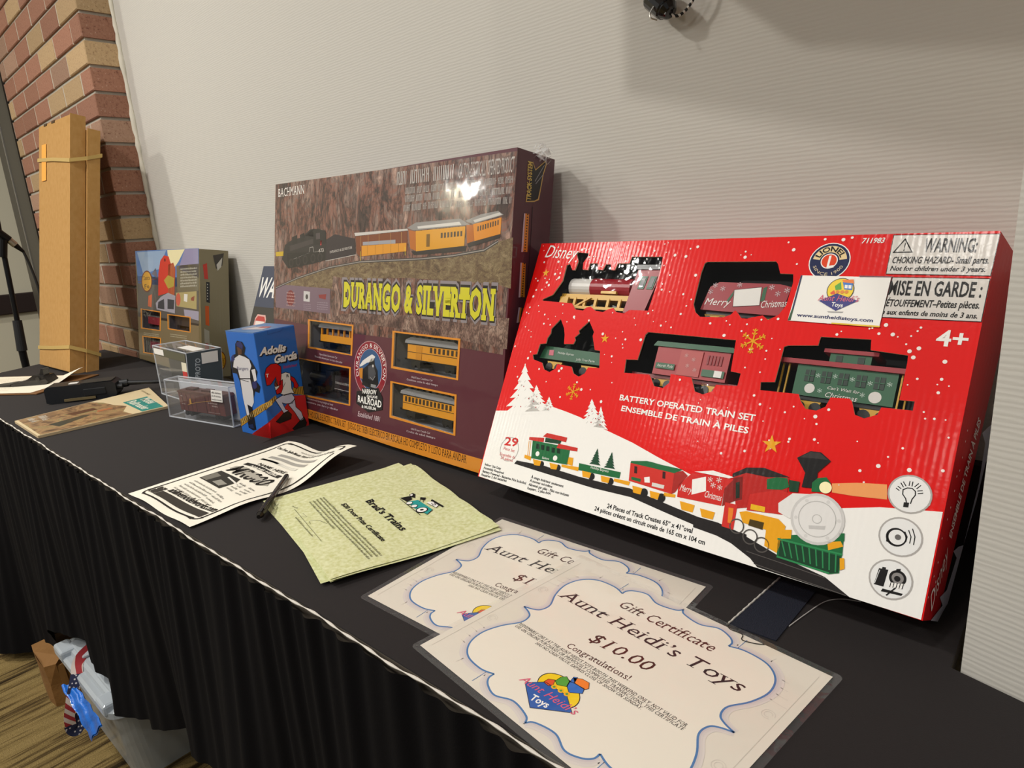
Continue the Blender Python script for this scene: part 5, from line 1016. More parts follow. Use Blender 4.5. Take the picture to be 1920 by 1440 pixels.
ART = ALLART['ART']; HOLES = ALLART['HOLES']
_chars = set('|')
def _scan(o):
    for e in o:
        if e[0] == 'T': _chars.update(e[4])
        if e[0] == 'AT': _chars.update(e[4])
for k in ART: _scan(ART[k])
_chars.update("abcdefghijklmnopqrstuvwxyzABCDEFGHIJKLMNOPQRSTUVWXYZ0123456789&$.!-*’"); _chars.discard(' ')
make_glyphs(sorted(_chars))

# ================================================================== THE ROOM
WYAW = math.atan2(-.0437, 1)                    # the wall runs 2.5 degrees off the table edge
def wall_y(x): return .80 - .0437 * (x + .06)
# carpet: stripes run away from the table front
m = mat('striped_carpet', '#8c7648', .95, spec=.1)
cv = coords(m, (1, .05, 1)); w1 = N(m, 'ShaderNodeTexNoise', i_Scale=42, i_Detail=4, i_Roughness=.7); K(m, cv, w1.inputs['Vector'])
f1 = N(m, 'ShaderNodeTexNoise', i_Scale=420, i_Detail=2); K(m, coords(m), f1.inputs['Vector'])
st = ramp(m, w1.outputs['Fac'], ((.36, '#2e2416'), (.44, '#5c4b2e'), (.5, '#826e45'), (.62, '#917c50'), (.7, '#6a5836')))
base(m, mix(m, .45, st, ramp(m, f1.outputs['Fac'], ((.3, '#4a3b22'), (.7, '#ffffff'))), 'MULTIPLY')); 
bp = N(m, 'ShaderNodeBump', i_Strength=.6, i_Distance=.003); K(m, f1.outputs['Fac'], bp.inputs['Height']); K(m, bp.outputs[0], m.node_tree.nodes['Principled BSDF'].inputs['Normal'])
struct(bx('floor', m, None, -7, 2.5, -5, 2.2, -.05, 0))
# ribbed vinyl wall covering
m = mat('ribbed_vinyl_wallcovering', '#c9c5bd', .75, spec=.25)
wv = N(m, 'ShaderNodeTexWave', wave_type='BANDS', bands_direction='Z', i_Scale=66, i_Distortion=2.6, i_Detail=2); wv.inputs['Detail Scale'].default_value = 3; K(m, coords(m, (.2, .2, 1)), wv.inputs['Vector'])
nf = N(m, 'ShaderNodeTexNoise', i_Scale=260, i_Detail=3); K(m, coords(m), nf.inputs['Vector'])
ad = N(m, 'ShaderNodeMath', operation='MULTIPLY_ADD'); ad.inputs[1].default_value = .5; K(m, nf.outputs['Fac'], ad.inputs[0]); K(m, wv.outputs['Fac'], ad.inputs[2])
bp = N(m, 'ShaderNodeBump', i_Strength=.15, i_Distance=.0012); K(m, ad.outputs[0], bp.inputs['Height']); K(m, bp.outputs[0], m.node_tree.nodes['Principled BSDF'].inputs['Normal'])
M_WALL = m
def wbox(name, mm, a0, a1, d0, d1, z0, z1, parent=None, bevel=0):
    """box along the back wall: a = distance along the wall from (-.06,.80), d = distance out of its face towards the room"""
    u = Vector((math.cos(WYAW), math.sin(WYAW), 0)); n = Vector((math.sin(WYAW), -math.cos(WYAW), 0)); o = Vector((-.06, .80, 0)); b = MB()
    q = lambda a, d, z: o + u * a + n * d + Vector((0, 0, z))
    b.hexa((q(a0, d1, z0), q(a1, d1, z0), q(a1, d1, z1), q(a0, d1, z1)), (q(a0, d0, z0), q(a1, d0, z0), q(a1, d0, z1), q(a0, d0, z1)))
    return b.build(name, mm, parent, bevel=bevel)
struct(wbox('wall_back', M_WALL, -2.31, .9, -.10, 0, 0, 2.8))
# pier at the right end of the table, clad with the same covering
b = MB(); fp = [(-.041, .575), (.62, .395), (.62, .77), (-.012, .795)]
b.hexa([(x, y, 0) for x, y in fp], [(x, y, 2.8) for x, y in fp]); struct(b.build('wall_right', M_WALL))
M_RAIL = mat('dark_stained_rail', '#2a1c18', .5)
struct(wbox('trim_1', M_RAIL, -2.30, .045, .0, .012, .70, .842, bevel=.003))
_o = Vector((-.06, .80, 0)); _uw = Vector((math.cos(WYAW), math.sin(WYAW), 0)); _nw = Vector((math.sin(WYAW), -math.cos(WYAW), 0)); b = MB()
_pl = [(-.43, 0), (-.43, .19), (.02, .32), (.6, .40), (.6, 0)]
b.tris([_o + _uw * a_ + _nw * d_ + Vector((0, 0, z)) for z in (1.47, 1.62) for a_, d_ in _pl], [(0, 1, 2, 3, 4), (9, 8, 7, 6, 5)] + [(i, 5 + i, 5 + (i + 1) % 5, (i + 1) % 5) for i in range(5)]); struct(b.build('shading_ledge', M_WALL))                # unseen ledge added and shaped to shade the wall; the cord hangs from it
# far wall with its chair rail, seen past the dark door post
M_FAR = mat('painted_beige_wall', '#d6cfb8', .8)
struct(bx('wall_left', M_FAR, None, -4.8, -4.7, -3.5, 2.2, 0, 2.8))
struct(bx('trim_2', M_RAIL, None, -4.70, -4.672, -3.5, 2.2, .765, .88, bevel=.006))
# dark steel door post
M_POST = mat('dark_bronze_metal', '#3c3832', .42, metal=.2)
post = struct(wbox('door_1', M_POST, -3.88, -3.505, .02, .10, 0, 2.8, bevel=.004))
wbox('door_stop', mat('dark_bronze_edge', '#26211c', .4), -3.505, -3.47, .02, .105, 0, 2.8, post)
wbox('highlight_strip', mat('painted_highlight', '#a8a49c', .35, metal=.6), -3.73, -3.722, .10, .104, 0, 2.8, post)  # pale strip paints in the vertical highlight on the post
# brick pier: mortar core plus single bricks
m = mat('grey_mortar', '#aca69a', .95, bump=(120, .5, .003), spec=.15)
ctr = Vector((-2.372, .8005, 0)); bu = Vector((math.cos(WYAW), math.sin(WYAW), 0)); bn = Vector((math.sin(WYAW), -math.cos(WYAW), 0))
def bq(a, d, z): return ctr + bu * a + bn * d + Vector((0, 0, z))
b = MB(); b.hexa((bq(-1.16, -.007, 0), bq(-.008, -.007, 0), bq(-.008, -.007, 2.8), bq(-1.16, -.007, 2.8)), (bq(-1.16, -.22, 0), bq(-.006, -.22, 0), bq(-.006, -.22, 2.8), bq(-1.16, -.22, 2.8)))
brickwall = struct(b.build('wall_brick', m))
def brick_mat(name, c0, c1, c2):
    m = mat(name, c1, .88, spec=.25)
    n = N(m, 'ShaderNodeTexNoise', i_Scale=170, i_Detail=6, i_Roughness=.75); K(m, coords(m, kind='Object'), n.inputs['Vector'])
    o = N(m, 'ShaderNodeObjectInfo'); c = ramp(m, n.outputs['Fac'], ((.34, c0), (.46, c1), (.6, c1), (.7, c2)))
    hv = N(m, 'ShaderNodeHueSaturation'); mr = N(m, 'ShaderNodeMapRange'); mr.inputs['To Min'].default_value = .82; mr.inputs['To Max'].default_value = 1.12
    K(m, o.outputs['Random'], mr.inputs[0]); K(m, mr.outputs[0], hv.inputs['Value']); K(m, c, hv.inputs['Color']); base(m, hv.outputs[0])
    bp = N(m, 'ShaderNodeBump', i_Strength=.7, i_Distance=.003); K(m, n.outputs['Fac'], bp.inputs['Height']); K(m, bp.outputs[0], m.node_tree.nodes['Principled BSDF'].inputs['Normal']); return m
BM = [brick_mat('red_brick', '#6c4236', '#a1745f', '#cfb2a0'), brick_mat('tan_brick', '#84664a', '#bb9e78', '#d6c0a2'), brick_mat('brown_brick', '#765042', '#ac8a74', '#ceb4a0')]
meshes = {}
def brick_mesh(L_, k, deep=.1):
    key = (round(L_, 3), k)
    if key not in meshes:
        b = MB(); g = .0025; h = .0325
        fr = [(-L_ / 2 + g, 0, -h + g), (L_ / 2 - g, 0, -h + g), (L_ / 2 - g, 0, h - g), (-L_ / 2 + g, 0, h - g)]
        md = [(-L_ / 2, g, -h), (L_ / 2, g, -h), (L_ / 2, g, h), (-L_ / 2, g, h)]; bk = [(x, deep, z) for x, y, z in md]
        vs = fr + md + bk; b.tris(vs, [(0, 1, 2, 3)] + [(i, 4 + i, 4 + (i + 1) % 4, (i + 1) % 4) for i in range(4)] + [(4 + i, 8 + i, 8 + (i + 1) % 4, 4 + (i + 1) % 4) for i in range(4)] + [(11, 10, 9, 8)])
        me = bpy.data.meshes.new('brick'); me.from_pydata([tuple(v) for v in b.v], [], b.f); me.materials.append(BM[k]); meshes[key] = me
    return meshes[key]
rb = random.Random(11); pitch = .0751; seq = [0, 1, 0, 1, 0, 0, 2, 0, 0, 0, 1, 0, 0, 0, 2, 1, 2, 2]
zc = 1.809 - .005 + pitch / 2 + pitch * 3; row = -3; joints = MB()
while zc > .70:
    kc = 0 if row < 0 else seq[min(row + 1, len(seq) - 1)]
    # corner brick shows its end on the return face; then stretchers to the left
    first = .10 if row % 2 else .205; a = 0.0; i = 0
    while a > -1.14:
        L_ = first if i == 0 else .205; L_ = min(L_, a + 1.155); k = kc if i == 0 else rb.choice((0, 0, 1, 2, 0, 1))
        if L_ < .03: break
        o = bpy.data.objects.new('brick', brick_mesh(L_, k)); COL.objects.link(o); o.parent = brickwall
        joints.hexa([bq(a - L_ - .010, -.0012, zc - .0325), bq(a - L_, -.0012, zc - .0325), bq(a - L_, -.0012, zc + .0325), bq(a - L_ - .010, -.0012, zc + .0325)], [bq(a - L_ - .010, -.02, zc - .0325), bq(a - L_, -.02, zc - .0325), bq(a - L_, -.02, zc + .0325), bq(a - L_ - .010, -.02, zc + .0325)])
        c = bq(a - L_ / 2, rb.uniform(-.001, .0012), zc); o.location = c; o.rotation_euler = (0, 0, WYAW); a -= L_ + .010; i += 1
    zc -= pitch; row += 1
_j = joints.build('mortar_joints', mat('pale_pointing', '#b9ad9c', .95), brickwall); _j['kind'] = 'stuff'
# mortar bead where the brick meets the wall covering
b = MB(); pts = []
for i in range(90):
    z = .72 + i * .0235; pts.append(bq(.004 + rb.uniform(-.002, .002), -.098, z))
b.tube(pts, [.008 + rb.uniform(-.002, .004) for _ in pts], 6); struct(b.build('trim_3', mat('white_caulk', '#d8d2c2', .8), smooth=True))

# ================================================================== TABLES, SKIRT
M_CLOTH = mat('black_tablecloth', '#242020', .85, spec=.2, sheen=.06, bump=(900, .25, .0006))
def slab(name, pts, z0, z1, m, parent=None, bevel=0):
    b = MB(); n = len(pts); vs = [(x, y, z0) for x, y in pts] + [(x, y, z1) for x, y in pts]
    b.tris(vs, [tuple(reversed(range(n))), tuple(range(n, 2 * n))] + [(i, (i + 1) % n, n + (i + 1) % n, n + i) for i in range(n)]); return b.build(name, m, parent, bevel=bevel)
M_LEG = mat('grey_steel_leg', '#4a4a4c', .4, metal=.8)
def table(name, label, pts, legs):
    t = thing(name, label, 'table', (pts[0][0], pts[0][1], 0))
    inv = Matrix.Translation((-pts[0][0], -pts[0][1], 0))
    for o in [slab('table_top', pts, TZ - .022, TZ - .002, mat('table_laminate', '#5a5248', .6), t), slab('black_cloth', pts, TZ - .002, TZ, M_CLOTH, t, .0008)]: o.data.transform(inv)
    for x, y in legs:
        b = MB(); b.cyl((x, y, 0), (x, y, TZ - .022), .014, n=10); o = b.build('leg', M_LEG, t); o.data.transform(inv)
    return t
table('folding_table', 'long folding table under a taut black cloth', [(-2.56, .297), (-.215, .297), (-.200, .775), (-2.75, .785)], ((-2.4, .36), (-2.5, .72), (-.4, .36), (-.4, .72)))
table('folding_table', 'second black-clothed table butted against the long one at right', [(-.2105, .297), (.60, .297), (.60, .393), (-.047, .568), (-.047, .79), (-.1965, .79)], ((-.15, .40), (-.12, .74), (.5, .36), (.5, .39)))
# gathered skirt
m = mat('black_skirt_fabric', '#0e0d0f', .9, spec=.12, sheen=.0, bump=(600, .3, .001))
def smooth01(a, b, x): t = max(0, min(1, (x - a) / (b - a))); return t * t * (3 - 2 * t)
def hem(x): return .03 + .225 * smooth01(-1.98, -1.74, x) + .10 * smooth01(-1.3, -.9, x) - .3 * smooth01(-.8, -.5, x)
rs = random.Random(5); ph = [rs.uniform(0, 6.28) for _ in range(12)]
def skirt_y(x, t):
    fine = math.sin(x * 190 + 2.2 * math.sin(x * 17 + ph[0])) * .0022 * (1 - .6 * t) + math.sin(x * 96 + ph[1] + 1.5 * math.sin(x * 9)) * .002
    big = math.sin(x * 31 + ph[2] + 1.3 * math.sin(x * 5.5)) * .010 * t + math.sin(x * 13 + ph[3]) * .012 * t * t
    return .2925 - .003 - fine - big - .012 * t - .05 * t * smooth01(-1.95, -2.15, x) * (1 + .4 * math.sin(x * 22))
xs = [-2.62 + i * .0034 for i in range(950)]; zt = 26; vs = []; fs = []
for x in xs:
    h = hem(x)
    for j in range(zt + 1):
        t = j / zt; vs.append((x, skirt_y(x, t), (TZ - .003) * (1 - t) + h * t))
for i in range(len(xs) - 1):
    for j in range(zt): a = i * (zt + 1) + j; fs.append((a, a + 1, a + zt + 2, a + zt + 1))
sk = thing('table_skirt', 'gathered black fabric skirt hanging from the table front', 'table skirt', (xs[0], .2925, 0))
def unshift(o, root):
    o.data.transform(Matrix.Translation(-root.location)); return o
b = MB(); b.tris(vs, fs); unshift(b.build('skirt_fabric', m, sk, smooth=True), sk)
pts = []
for i in range(700):
    x = -2.62 + i * .0046; pts.append((x, .2935 - .0012 + .0009 * math.sin(x * 31 + ph[5]) + .0006 * math.sin(x * 77), TZ + .0006 + .0008 * math.sin(x * 19 + ph[6])))
b = MB(); b.tube(pts, [.0010 + .0005 * math.sin(i * .9) for i in range(700)], 6); o = b.build('white_edge_binding', mat('white_cotton_binding', '#d8d2c8', .9), sk); o['label'] = 'white frayed edge along the skirt top'; unshift(o, sk)
# hook-and-loop strip at the seam between the tables
b = MB(); fp = [(-.2135, .5179), (-.1709, .5189), (-.1672, .6184), (-.2029, .6208)]
g = [];
b.hexa([(x, y, TZ + .0002) for x, y in fp], [(x, y, TZ + .0012) for x, y in fp])
vt = thing('hook_and_loop_strip', 'short navy hook-and-loop strip stuck on the black cloth beside the red box', 'fastener strip', (-.19, .55, TZ))
unshift(b.build('strip', mat('navy_hook_and_loop', '#191d2c', .95, bump=(900, .9, .002)), vt), vt)
b = MB(); b.tube([(-.2145 + .0106 * t / 30, .5165 + .106 * t / 30, TZ + .0014 + .0004 * math.sin(t * 2.2)) for t in range(31)], .0009, 6); unshift(b.build('frayed_edge', mat('white_thread', '#c8c4bc', .9), vt), vt)
def thread(label, pts, r=.0005, col='#b8b4b0'):
    b = MB(); b.tube(pts, r, 6); o = b.build('loose_thread', mat('thread_' + col[1:], col, .8)); return tag(o, label, 'thread')
def arcpts(P, n=8):
    out = []; P = [Vector(p) for p in P]
    for i in range(len(P) - 1):
        p0 = P[max(i - 1, 0)]; p1 = P[i]; p2 = P[i + 1]; p3 = P[min(i + 2, len(P) - 1)]
        for k in range(n):
            t = k / n; out.append(.5 * ((2 * p1) + (p2 - p0) * t + (2 * p0 - 5 * p1 + 4 * p2 - p3) * t * t + (3 * p1 - p0 - 3 * p2 + p3) * t ** 3))
    return out + [P[-1]]
thread('pale curved thread lying on the black cloth in front of the red box', arcpts([(-.169, .547, TZ + .0007), (-.163, .575, TZ + .0007), (-.155, .605, TZ + .0007), (-.143, .619, TZ + .0007), (-.128, .624, TZ + .0007)]))
thread('thin black wire bent over the top edge of the front gift certificate', arcpts([(-.2145, .517, TZ + .003), (-.2095, .509, TZ + .003), (-.197, .5075, TZ + .003), (-.194, .5, TZ + .003), (-.1835, .5015, TZ + .003), (-.176, .505, TZ + .003)]), .0004, '#2a2420')

# ================================================================== CARTONS
def boxroot(name, label, cat, O_, yaw, lean): return thing(name, label, cat, O_, (-R(lean), 0, R(yaw)))
def carton(root, w, h, d, bodymat, frontcol, frontmat, holes, sidecol, skew=0, trayc='#1a1a1b', pocket=.05):
    """hollow carton: local x = width, y = back, z = up the face; windows are real openings"""
    b = MB(); sc = lin(sidecol)
    A = [(0, 0, 0), (w, 0, 0), (w, 0, h), (0, 0, h)]; Bk = [(0, d, 0), (w, d, 0), (w + skew, d, h), (0, d, h)]
    vs = A + Bk; b.tris(vs, [(7, 6, 5, 4), (0, 4, 5, 1), (2, 6, 7, 3), (3, 7, 4, 0)], bodymat, sc); g = 8
    b.tris([(w + skew * (i / g) * (j / g), d * i / g, h * j / g) for j in range(g + 1) for i in range(g + 1)], [(j * (g + 1) + i, j * (g + 1) + i + 1, (j + 1) * (g + 1) + i + 1, (j + 1) * (g + 1) + i) for j in range(g) for i in range(g)], bodymat, sc)
    b.build('carton_body', bodymat, root)
    art = Art(lambda x, y, e: (x, -e, y), frontmat, 0, 0); art.poly(0, frontcol, [(0, 0), (w * 1000, 0), (w * 1000, h * 1000), (0, h * 1000)], [hp for _, hp in holes])
    for _, hp in holes:                                          # card thickness round each window
        n = len(hp); art.mb.tris([(x / 1000, 0, y / 1000) for x, y in hp] + [(x / 1000, .0018, y / 1000) for x, y in hp], [(i, (i + 1) % n, n + (i + 1) % n, n + i) for i in range(n)], frontmat, lin('#c8b8a0'))
    art.mb.build('front_panel', frontmat, root)
    tm = mat('tray_' + trayc[1:], trayc, .35)
    for _, hp in holes:
        x0 = min(p[0] for p in hp) / 1000 - .004; x1 = max(p[0] for p in hp) / 1000 + .004; z0 = min(p[1] for p in hp) / 1000 - .004; z1 = max(p[1] for p in hp) / 1000 + .004
        b = MB(); vs = [(x0, .003, z0), (x1, .003, z0), (x1, .003, z1), (x0, .003, z1), (x0, pocket, z0), (x1, pocket, z0), (x1, pocket, z1), (x0, pocket, z1)]
        b.tris(vs, [(4, 5, 6, 7), (0, 1, 5, 4), (1, 2, 6, 5), (2, 3, 7, 6), (3, 0, 4, 7)]); b.build('tray_pocket', tm, root)
        b = MB(); b.face([(x0, .0022, z0), (x1, .0022, z0), (x1, .0022, z1), (x0, .0022, z1)]); b.build('window_film', M_FILM, root)
def front_art(key, root, m, name='printed_artwork', extra=None):
    a = Art(lambda x, y, e: (x, -e, y), m)
    if key in ('bach_front', 'sf_front'): a.cut = [h for _, h in HOLES[key]]
    a.run(ART[key])
    if extra: extra(a)
    return a.mb.build(name, m, root)
def side_art(key, root, m, w, name='printed_side', skew=0, d=1, h=1):
    a = Art(lambda x, y, e: (w + e + skew * (x / d) * (y / h), x, y), m, .0006 if skew else .0003); a.run(ART[key]); return a.mb.build(name, m, root)
def inpoly(x, y, P):
    c = False; n = len(P)
    for i in range(n):
        (xa, ya), (xb, yb) = P[i], P[i - 1]
        if (ya > y) != (yb > y) and x < (xb - xa) * (y - ya) / (yb - ya) + xa: c = not c
    return c
# ---- red toy train carton
RO = (-.6076, .5929, .7744); RW, RH, RDp = .5383, .3455, .075
red = boxroot('toy_train_box', 'large red and white boxed toy train set with five windows, leaning on the wall', 'boxed toy', RO, -2.67, 27.34)
carton(red, RW, RH, RDp, M_RED, '#e00a06', M_RED, HOLES['red_front'], '#c2101a', .010)
def dots(a):
    r = random.Random(21); hs = [h for _, h in HOLES['red_front']]; snow = [e for e in ART['red_front'] if e[0] == 'P' and e[1] == 1][0][3]; n = 0
    avoid = [(455, 255, 540, 345), (372, 255, 462, 340), (190, 120, 370, 150), (10, 318, 72, 345), (505, 232, 535, 256), (425, 333, 450, 345)]
    while n < 900:
        x = r.uniform(3, 535); y = r.uniform(95, 343); n += 1
        dens = .25 + .75 * max(0, (y - 120) / 220) * (.5 + .5 * abs(x - 250) / 290)
        if r.random() > dens or any(inpoly(x + dx, y + dy, h) for h in hs for dx in (-2.5, 2.5) for dy in (-2.5, 2.5)) or inpoly(x, y, snow) or any(q[0] < x < q[2] and q[1] < y < q[3] for q in avoid): continue
        a.poly(2, '#f6ece6', earc(x, y, r.choice((.7, .9, 1.1, 1.4, 1.9)), n=10))
front_art('red_front', red, M_RED, extra=dots); side_art('red_side', red, M_RED, RW, skew=.010, d=RDp, h=RH)
# ---- shop card stuck over the carton front
bc = thing('business_card', 'small white shop card with a cartoon train logo, stuck on the red box', 'card', Matrix.Translation(RO) @ Euler((-R(27.34), 0, R(-2.67))).to_matrix().to_4x4() @ Vector((0, -.0009, 0)), (-R(27.34), 0, R(-2.67)))
cp = ART['card'][0][3]; b = MB(); b.prism([(x / 1000, y / 1000) for x, y in cp], 0, -.0004); b.build('card_stock', mat('white_card', '#f2efe9', .5), bc)
a = Art(lambda x, y, e: (x, -.0004 - e, y), M_PRINT, .0001); a.run(ART['card'][1:]); a.mb.build('printed_artwork', M_PRINT, bc)
# ---- narrow-gauge train set
BO = (-1.3042, .6678, .7546); BW, BH, BD = .6865, .467, .0816
bach = boxroot('model_train_box', 'tall maroon boxed model railway set in shrink wrap, yellow slab lettering', 'boxed train set', BO, -2.02, 10.34)
carton(bach, BW, BH, BD, M_WRAP, '#5a2a34', M_WRAP, HOLES['bach_front'], '#55303a', 0, '#83868c')
front_art('bach_front', bach, M_WRAP); side_art('bach_side', bach, M_WRAP, BW)
b = MB(); rr = random.Random(9)
for i in range(60):
    p = Vector((BW + rr.uniform(-.006, .012), .05 + rr.uniform(-.012, .012), BH + rr.uniform(-.008, .010))); q = [p + Vector((rr.uniform(-.009, .009), rr.uniform(-.009, .009), rr.uniform(-.009, .009))) for _ in range(2)]; b.face([p] + q)
b.build('shrink_wrap_gather', film('crumpled_film', fres=.2, rough=.08, haze=.3), bach)
# ---- southwestern streamliner set
SO = (-2.3193, .7577, .7512); SW, SH, SD = .5295, .3463, .077
sf = boxroot('model_train_box', 'olive boxed train set with a red streamliner and oval badge, beside the brick pier', 'boxed train set', SO, -2.95, 8.37)
carton(sf, SW, SH, SD, M_WRAP, '#6d6040', M_WRAP, HOLES['sf_front'], '#8b8164', 0, '#6a6870')
front_art('sf_front', sf, M_WRAP); side_art('sf_side', sf, M_WRAP, SW)
# ---- bobblehead box
bob = boxroot('bobblehead_box', 'upright blue and red collectible box with a cartoon ball player pulling a gold chain', 'box', (-1.2354, .5615, TZ), 6.13, 0)
pw, pd, ph_ = .0923, .0894, .2045
M_BLUE = print_mat('printed_blue_card', .36, coat=.3, coatr=.15)
b = MB(); b.box(0, pw, 0, pd, 0, ph_, M_BLUE, lin('#2b6cc4')); b.build('carton_body', M_BLUE, bob, bevel=.0012)
b = MB(); b.box(-.0004, pw - .002, -.0004, pd, ph_, ph_ + .0008, M_BLUE, lin('#4a78b0')); b.build('lid_flap', M_BLUE, bob)
b = MB(); b.prism([(.02, 0), (.068, 0), (.066, .0045), (.022, .0045)], 0, .0006, M_BLUE, lin('#2b6cc4')); o = b.build('lid_tab', M_BLUE, bob); o.location = (pw + .0001, 0, ph_ - .0046); o.rotation_euler = (0, 0, R(90))
a = Art(lambda x, y, e: (x, -e, y), M_BLUE, .0003); a.run(ART['bob_front']); a.mb.build('printed_player', M_BLUE, bob)
side_art('bob_side', bob, M_BLUE, pw, 'printed_scene')
a = Art(lambda x, y, e: (x, y, ph_ + .0009 + e), M_BLUE, .0002); a.run([('P', 0, '#c9bcc0', [(25, 18), (75, 30), (60, 62), (30, 50)]), ('P', 1, '#b03a3a', [(45, 40), (70, 48), (60, 62), (40, 56)]), ('P', 1, '#8a94b0', [(8, 30), (24, 20), (28, 48), (14, 60)])]); a.mb.build('printed_lid', M_BLUE, bob)

# ---- train toys seen through the windows
def inset(name, label, cat, O_, yaw, lean, x, y, z, group):
    p = Matrix.Translation(O_) @ Euler((-R(lean), 0, R(yaw))).to_matrix().to_4x4() @ Vector((x, y, z))
    return thing(name, label, cat, p, (-R(lean), 0, R(yaw)), group)
C = lambda h, r=.35: mat('toy_' + h[1:], h, r)
YEL, CRED, CGRN, CBLK, CWHT = C('#d9a62c'), C('#9c1c28'), C('#1d5a38'), C('#161616', .3), C('#dcd8d2')
def truck(root, x, z, w=.026, d=.024, y=0.004):
    t = MB(); t.prism([(x - w / 2, z), (x + w / 2, z), (x + w / 2 - .003, z - .007), (x + .004, z - .010), (x - .004, z - .010), (x - w / 2 + .003, z - .007)], y, y + d); o = t.build('truck', YEL, root)
    for s in (-.3, .3):
        q = MB(); q.cyl((x + w * s, y - .001, z - .008), (x + w * s, y + d + .001, z - .008), .0058, n=14); q.build('wheel', CBLK, o)
def lettering(root, m, items, y, name='lettering'):
    a = Art(lambda x, yy, e: (x, y - e, yy), m, .0003); a.run(items); return a.mb.build(name, m, root)
G5 = 'toy train inside the red box'
def redtoy(name, label, x, z): return inset(name, label, 'toy train', RO, -2.67, 27.34, x, .010, z, G5)
# locomotive
t = redtoy('toy_locomotive', 'red toy locomotive with white nose and gold rods in the upper left window', .031, .2485)
b = MB(); b.cyl((.030, .014, .040), (.066, .014, .040), .013, n=20); b.build('smokebox', CWHT, t, smooth=False)
b = MB(); b.cyl((.066, .014, .040), (.130, .014, .040), .0135, n=20); b.build('boiler', CRED, t)
b = MB(); b.prism([(.130, .004), (.160, .004), (.172, .062), (.137, .062)], 0, .030); cab = b.build('cab', CRED, t)
for x in (.143, .156): b = MB(); b.prism([(x, .036), (x + .009, .036), (x + .0115, .053), (x + .0025, .053)], -.0008, .001); o = b.build('cab_window', CGRN, cab); b = MB(); b.prism([(x + .002, .038), (x + .0075, .038), (x + .0095, .051), (x + .004, .051)], -.0012, .0005); b.build('pane', CBLK, o)
b = MB(); b.prism([(.132, .062), (.172, .062), (.174, .068), (.134, .068)], -.002, .032); b.build('cab_roof', CBLK, t)
b = MB(); b.cyl((.058, .014, .050), (.060, .014, .070), .005, .006, 14); b.cyl((.060, .014, .070), (.061, .014, .079), .011, .009, 14); b.build('smokestack', CBLK, t)
for x in (.085, .108): b = MB(); b.cyl((x, .014, .050), (x + .001, .014, .064), .007, .006, 14); b.build('dome', CBLK, t)
b = MB(); b.box(.022, .132, .002, .026, .020, .027); b.box(.022, .036, .0, .026, .006, .022)
for x in (.045, .062, .08, .1, .118): b.box(x, x + .004, .001, .004, .006, .022)
b.box(.036, .13, .0, .004, .006, .010); b.hexa(((.05, 0, .010), (.055, 0, .010), (.075, 0, .022), (.07, 0, .022)), ((.05, .004, .010), (.055, .004, .010), (.075, .004, .022), (.07, .004, .022))); b.build('running_gear', YEL, t)
for x in (.048, .078, .108): b = MB(); b.cyl((x, .006, .006), (x, .024, .006), .009, n=18); b.build('wheel', CBLK, t)
b = MB(); b.prism([(.003, .014), (.025, .022), (.028, .034), (.018, .030)], .002, .026); b.build('cowcatcher', CBLK, t)
b = MB(); b.box(.088, .112, -.0002, .004, .0285, .032); b.build('number_plate', YEL, t)
# tender
t = redtoy('toy_tender', 'dark red toy tender lettered Merry Christmas in the upper middle window', .262, .2502)
b = MB(); b.prism([(.004, .012), (.098, .009), (.103, .042), (.090, .045), (.020, .046), (.010, .040)], 0, .030); b.build('body', CRED, t)
b = MB(); b.box(.01, .100, .004, .026, .006, .012); b.build('underframe', CBLK, t)
for x in (.022, .082): truck(t, x, .008)
lettering(t, M_PRINT, [('P', 0, '#e8e4de', [(43, 17), (73, 20), (71, 41), (40, 37)]), ('L', 1, '#5a2024', .6, [(43, 17), (73, 20), (71, 41), (40, 37)], 1), ('T', 1, '#efe8e4', 'd', 'Merry', 7, 18, 38, 18, 8), ('T', 1, '#efe8e4', 'd', 'Christmas', 74, 17, 102, 20, 8), ('P', 0, '#1f5a34', [(36, 22), (40, 30), (40, 36), (34, 24)]), ('P', 0, '#1f5a34', [(73, 24), (77, 26), (77, 42), (73, 40)])] + [('F', 1, '#d8c8cc', x, y, 3.2) for x, y in ((12, 34), (26, 38), (45, 43), (82, 41), (90, 34), (16, 42), (99, 38))], 0)
# flat car with trees
t = redtoy('toy_flat_car', 'green toy flat car with gold trucks in the tree-shaped window', .040, .1603)
b = MB(); b.prism([(.004, .020), (.113, .020), (.113, .036), (.010, .038), (.006, .026)], 0, .030); b.build('body', CGRN, t)
for x in (.040, .082):
    b = MB()
    for k in range(3): b.cyl((x, .015, .036 + k * .010), (x, .015, .052 + k * .010), .011 - k * .0026, .001, 12)
    b.build('tree_load', C('#12201a', .6), t)
for x in (.030, .088): truck(t, x, .018)
lettering(t, M_PRINT, [('T', 1, '#dfe4da', 'd', 'Holiday Express', 34, 29, 62, 28.5, 3), ('T', 1, '#dfe4da', 'n', 'Jolly Tree Farm', 68, 23, 98, 23, 3), ('P', 1, '#c86070', [(20, 25), (28, 25.5), (27, 33), (19, 32.5)])], 0)
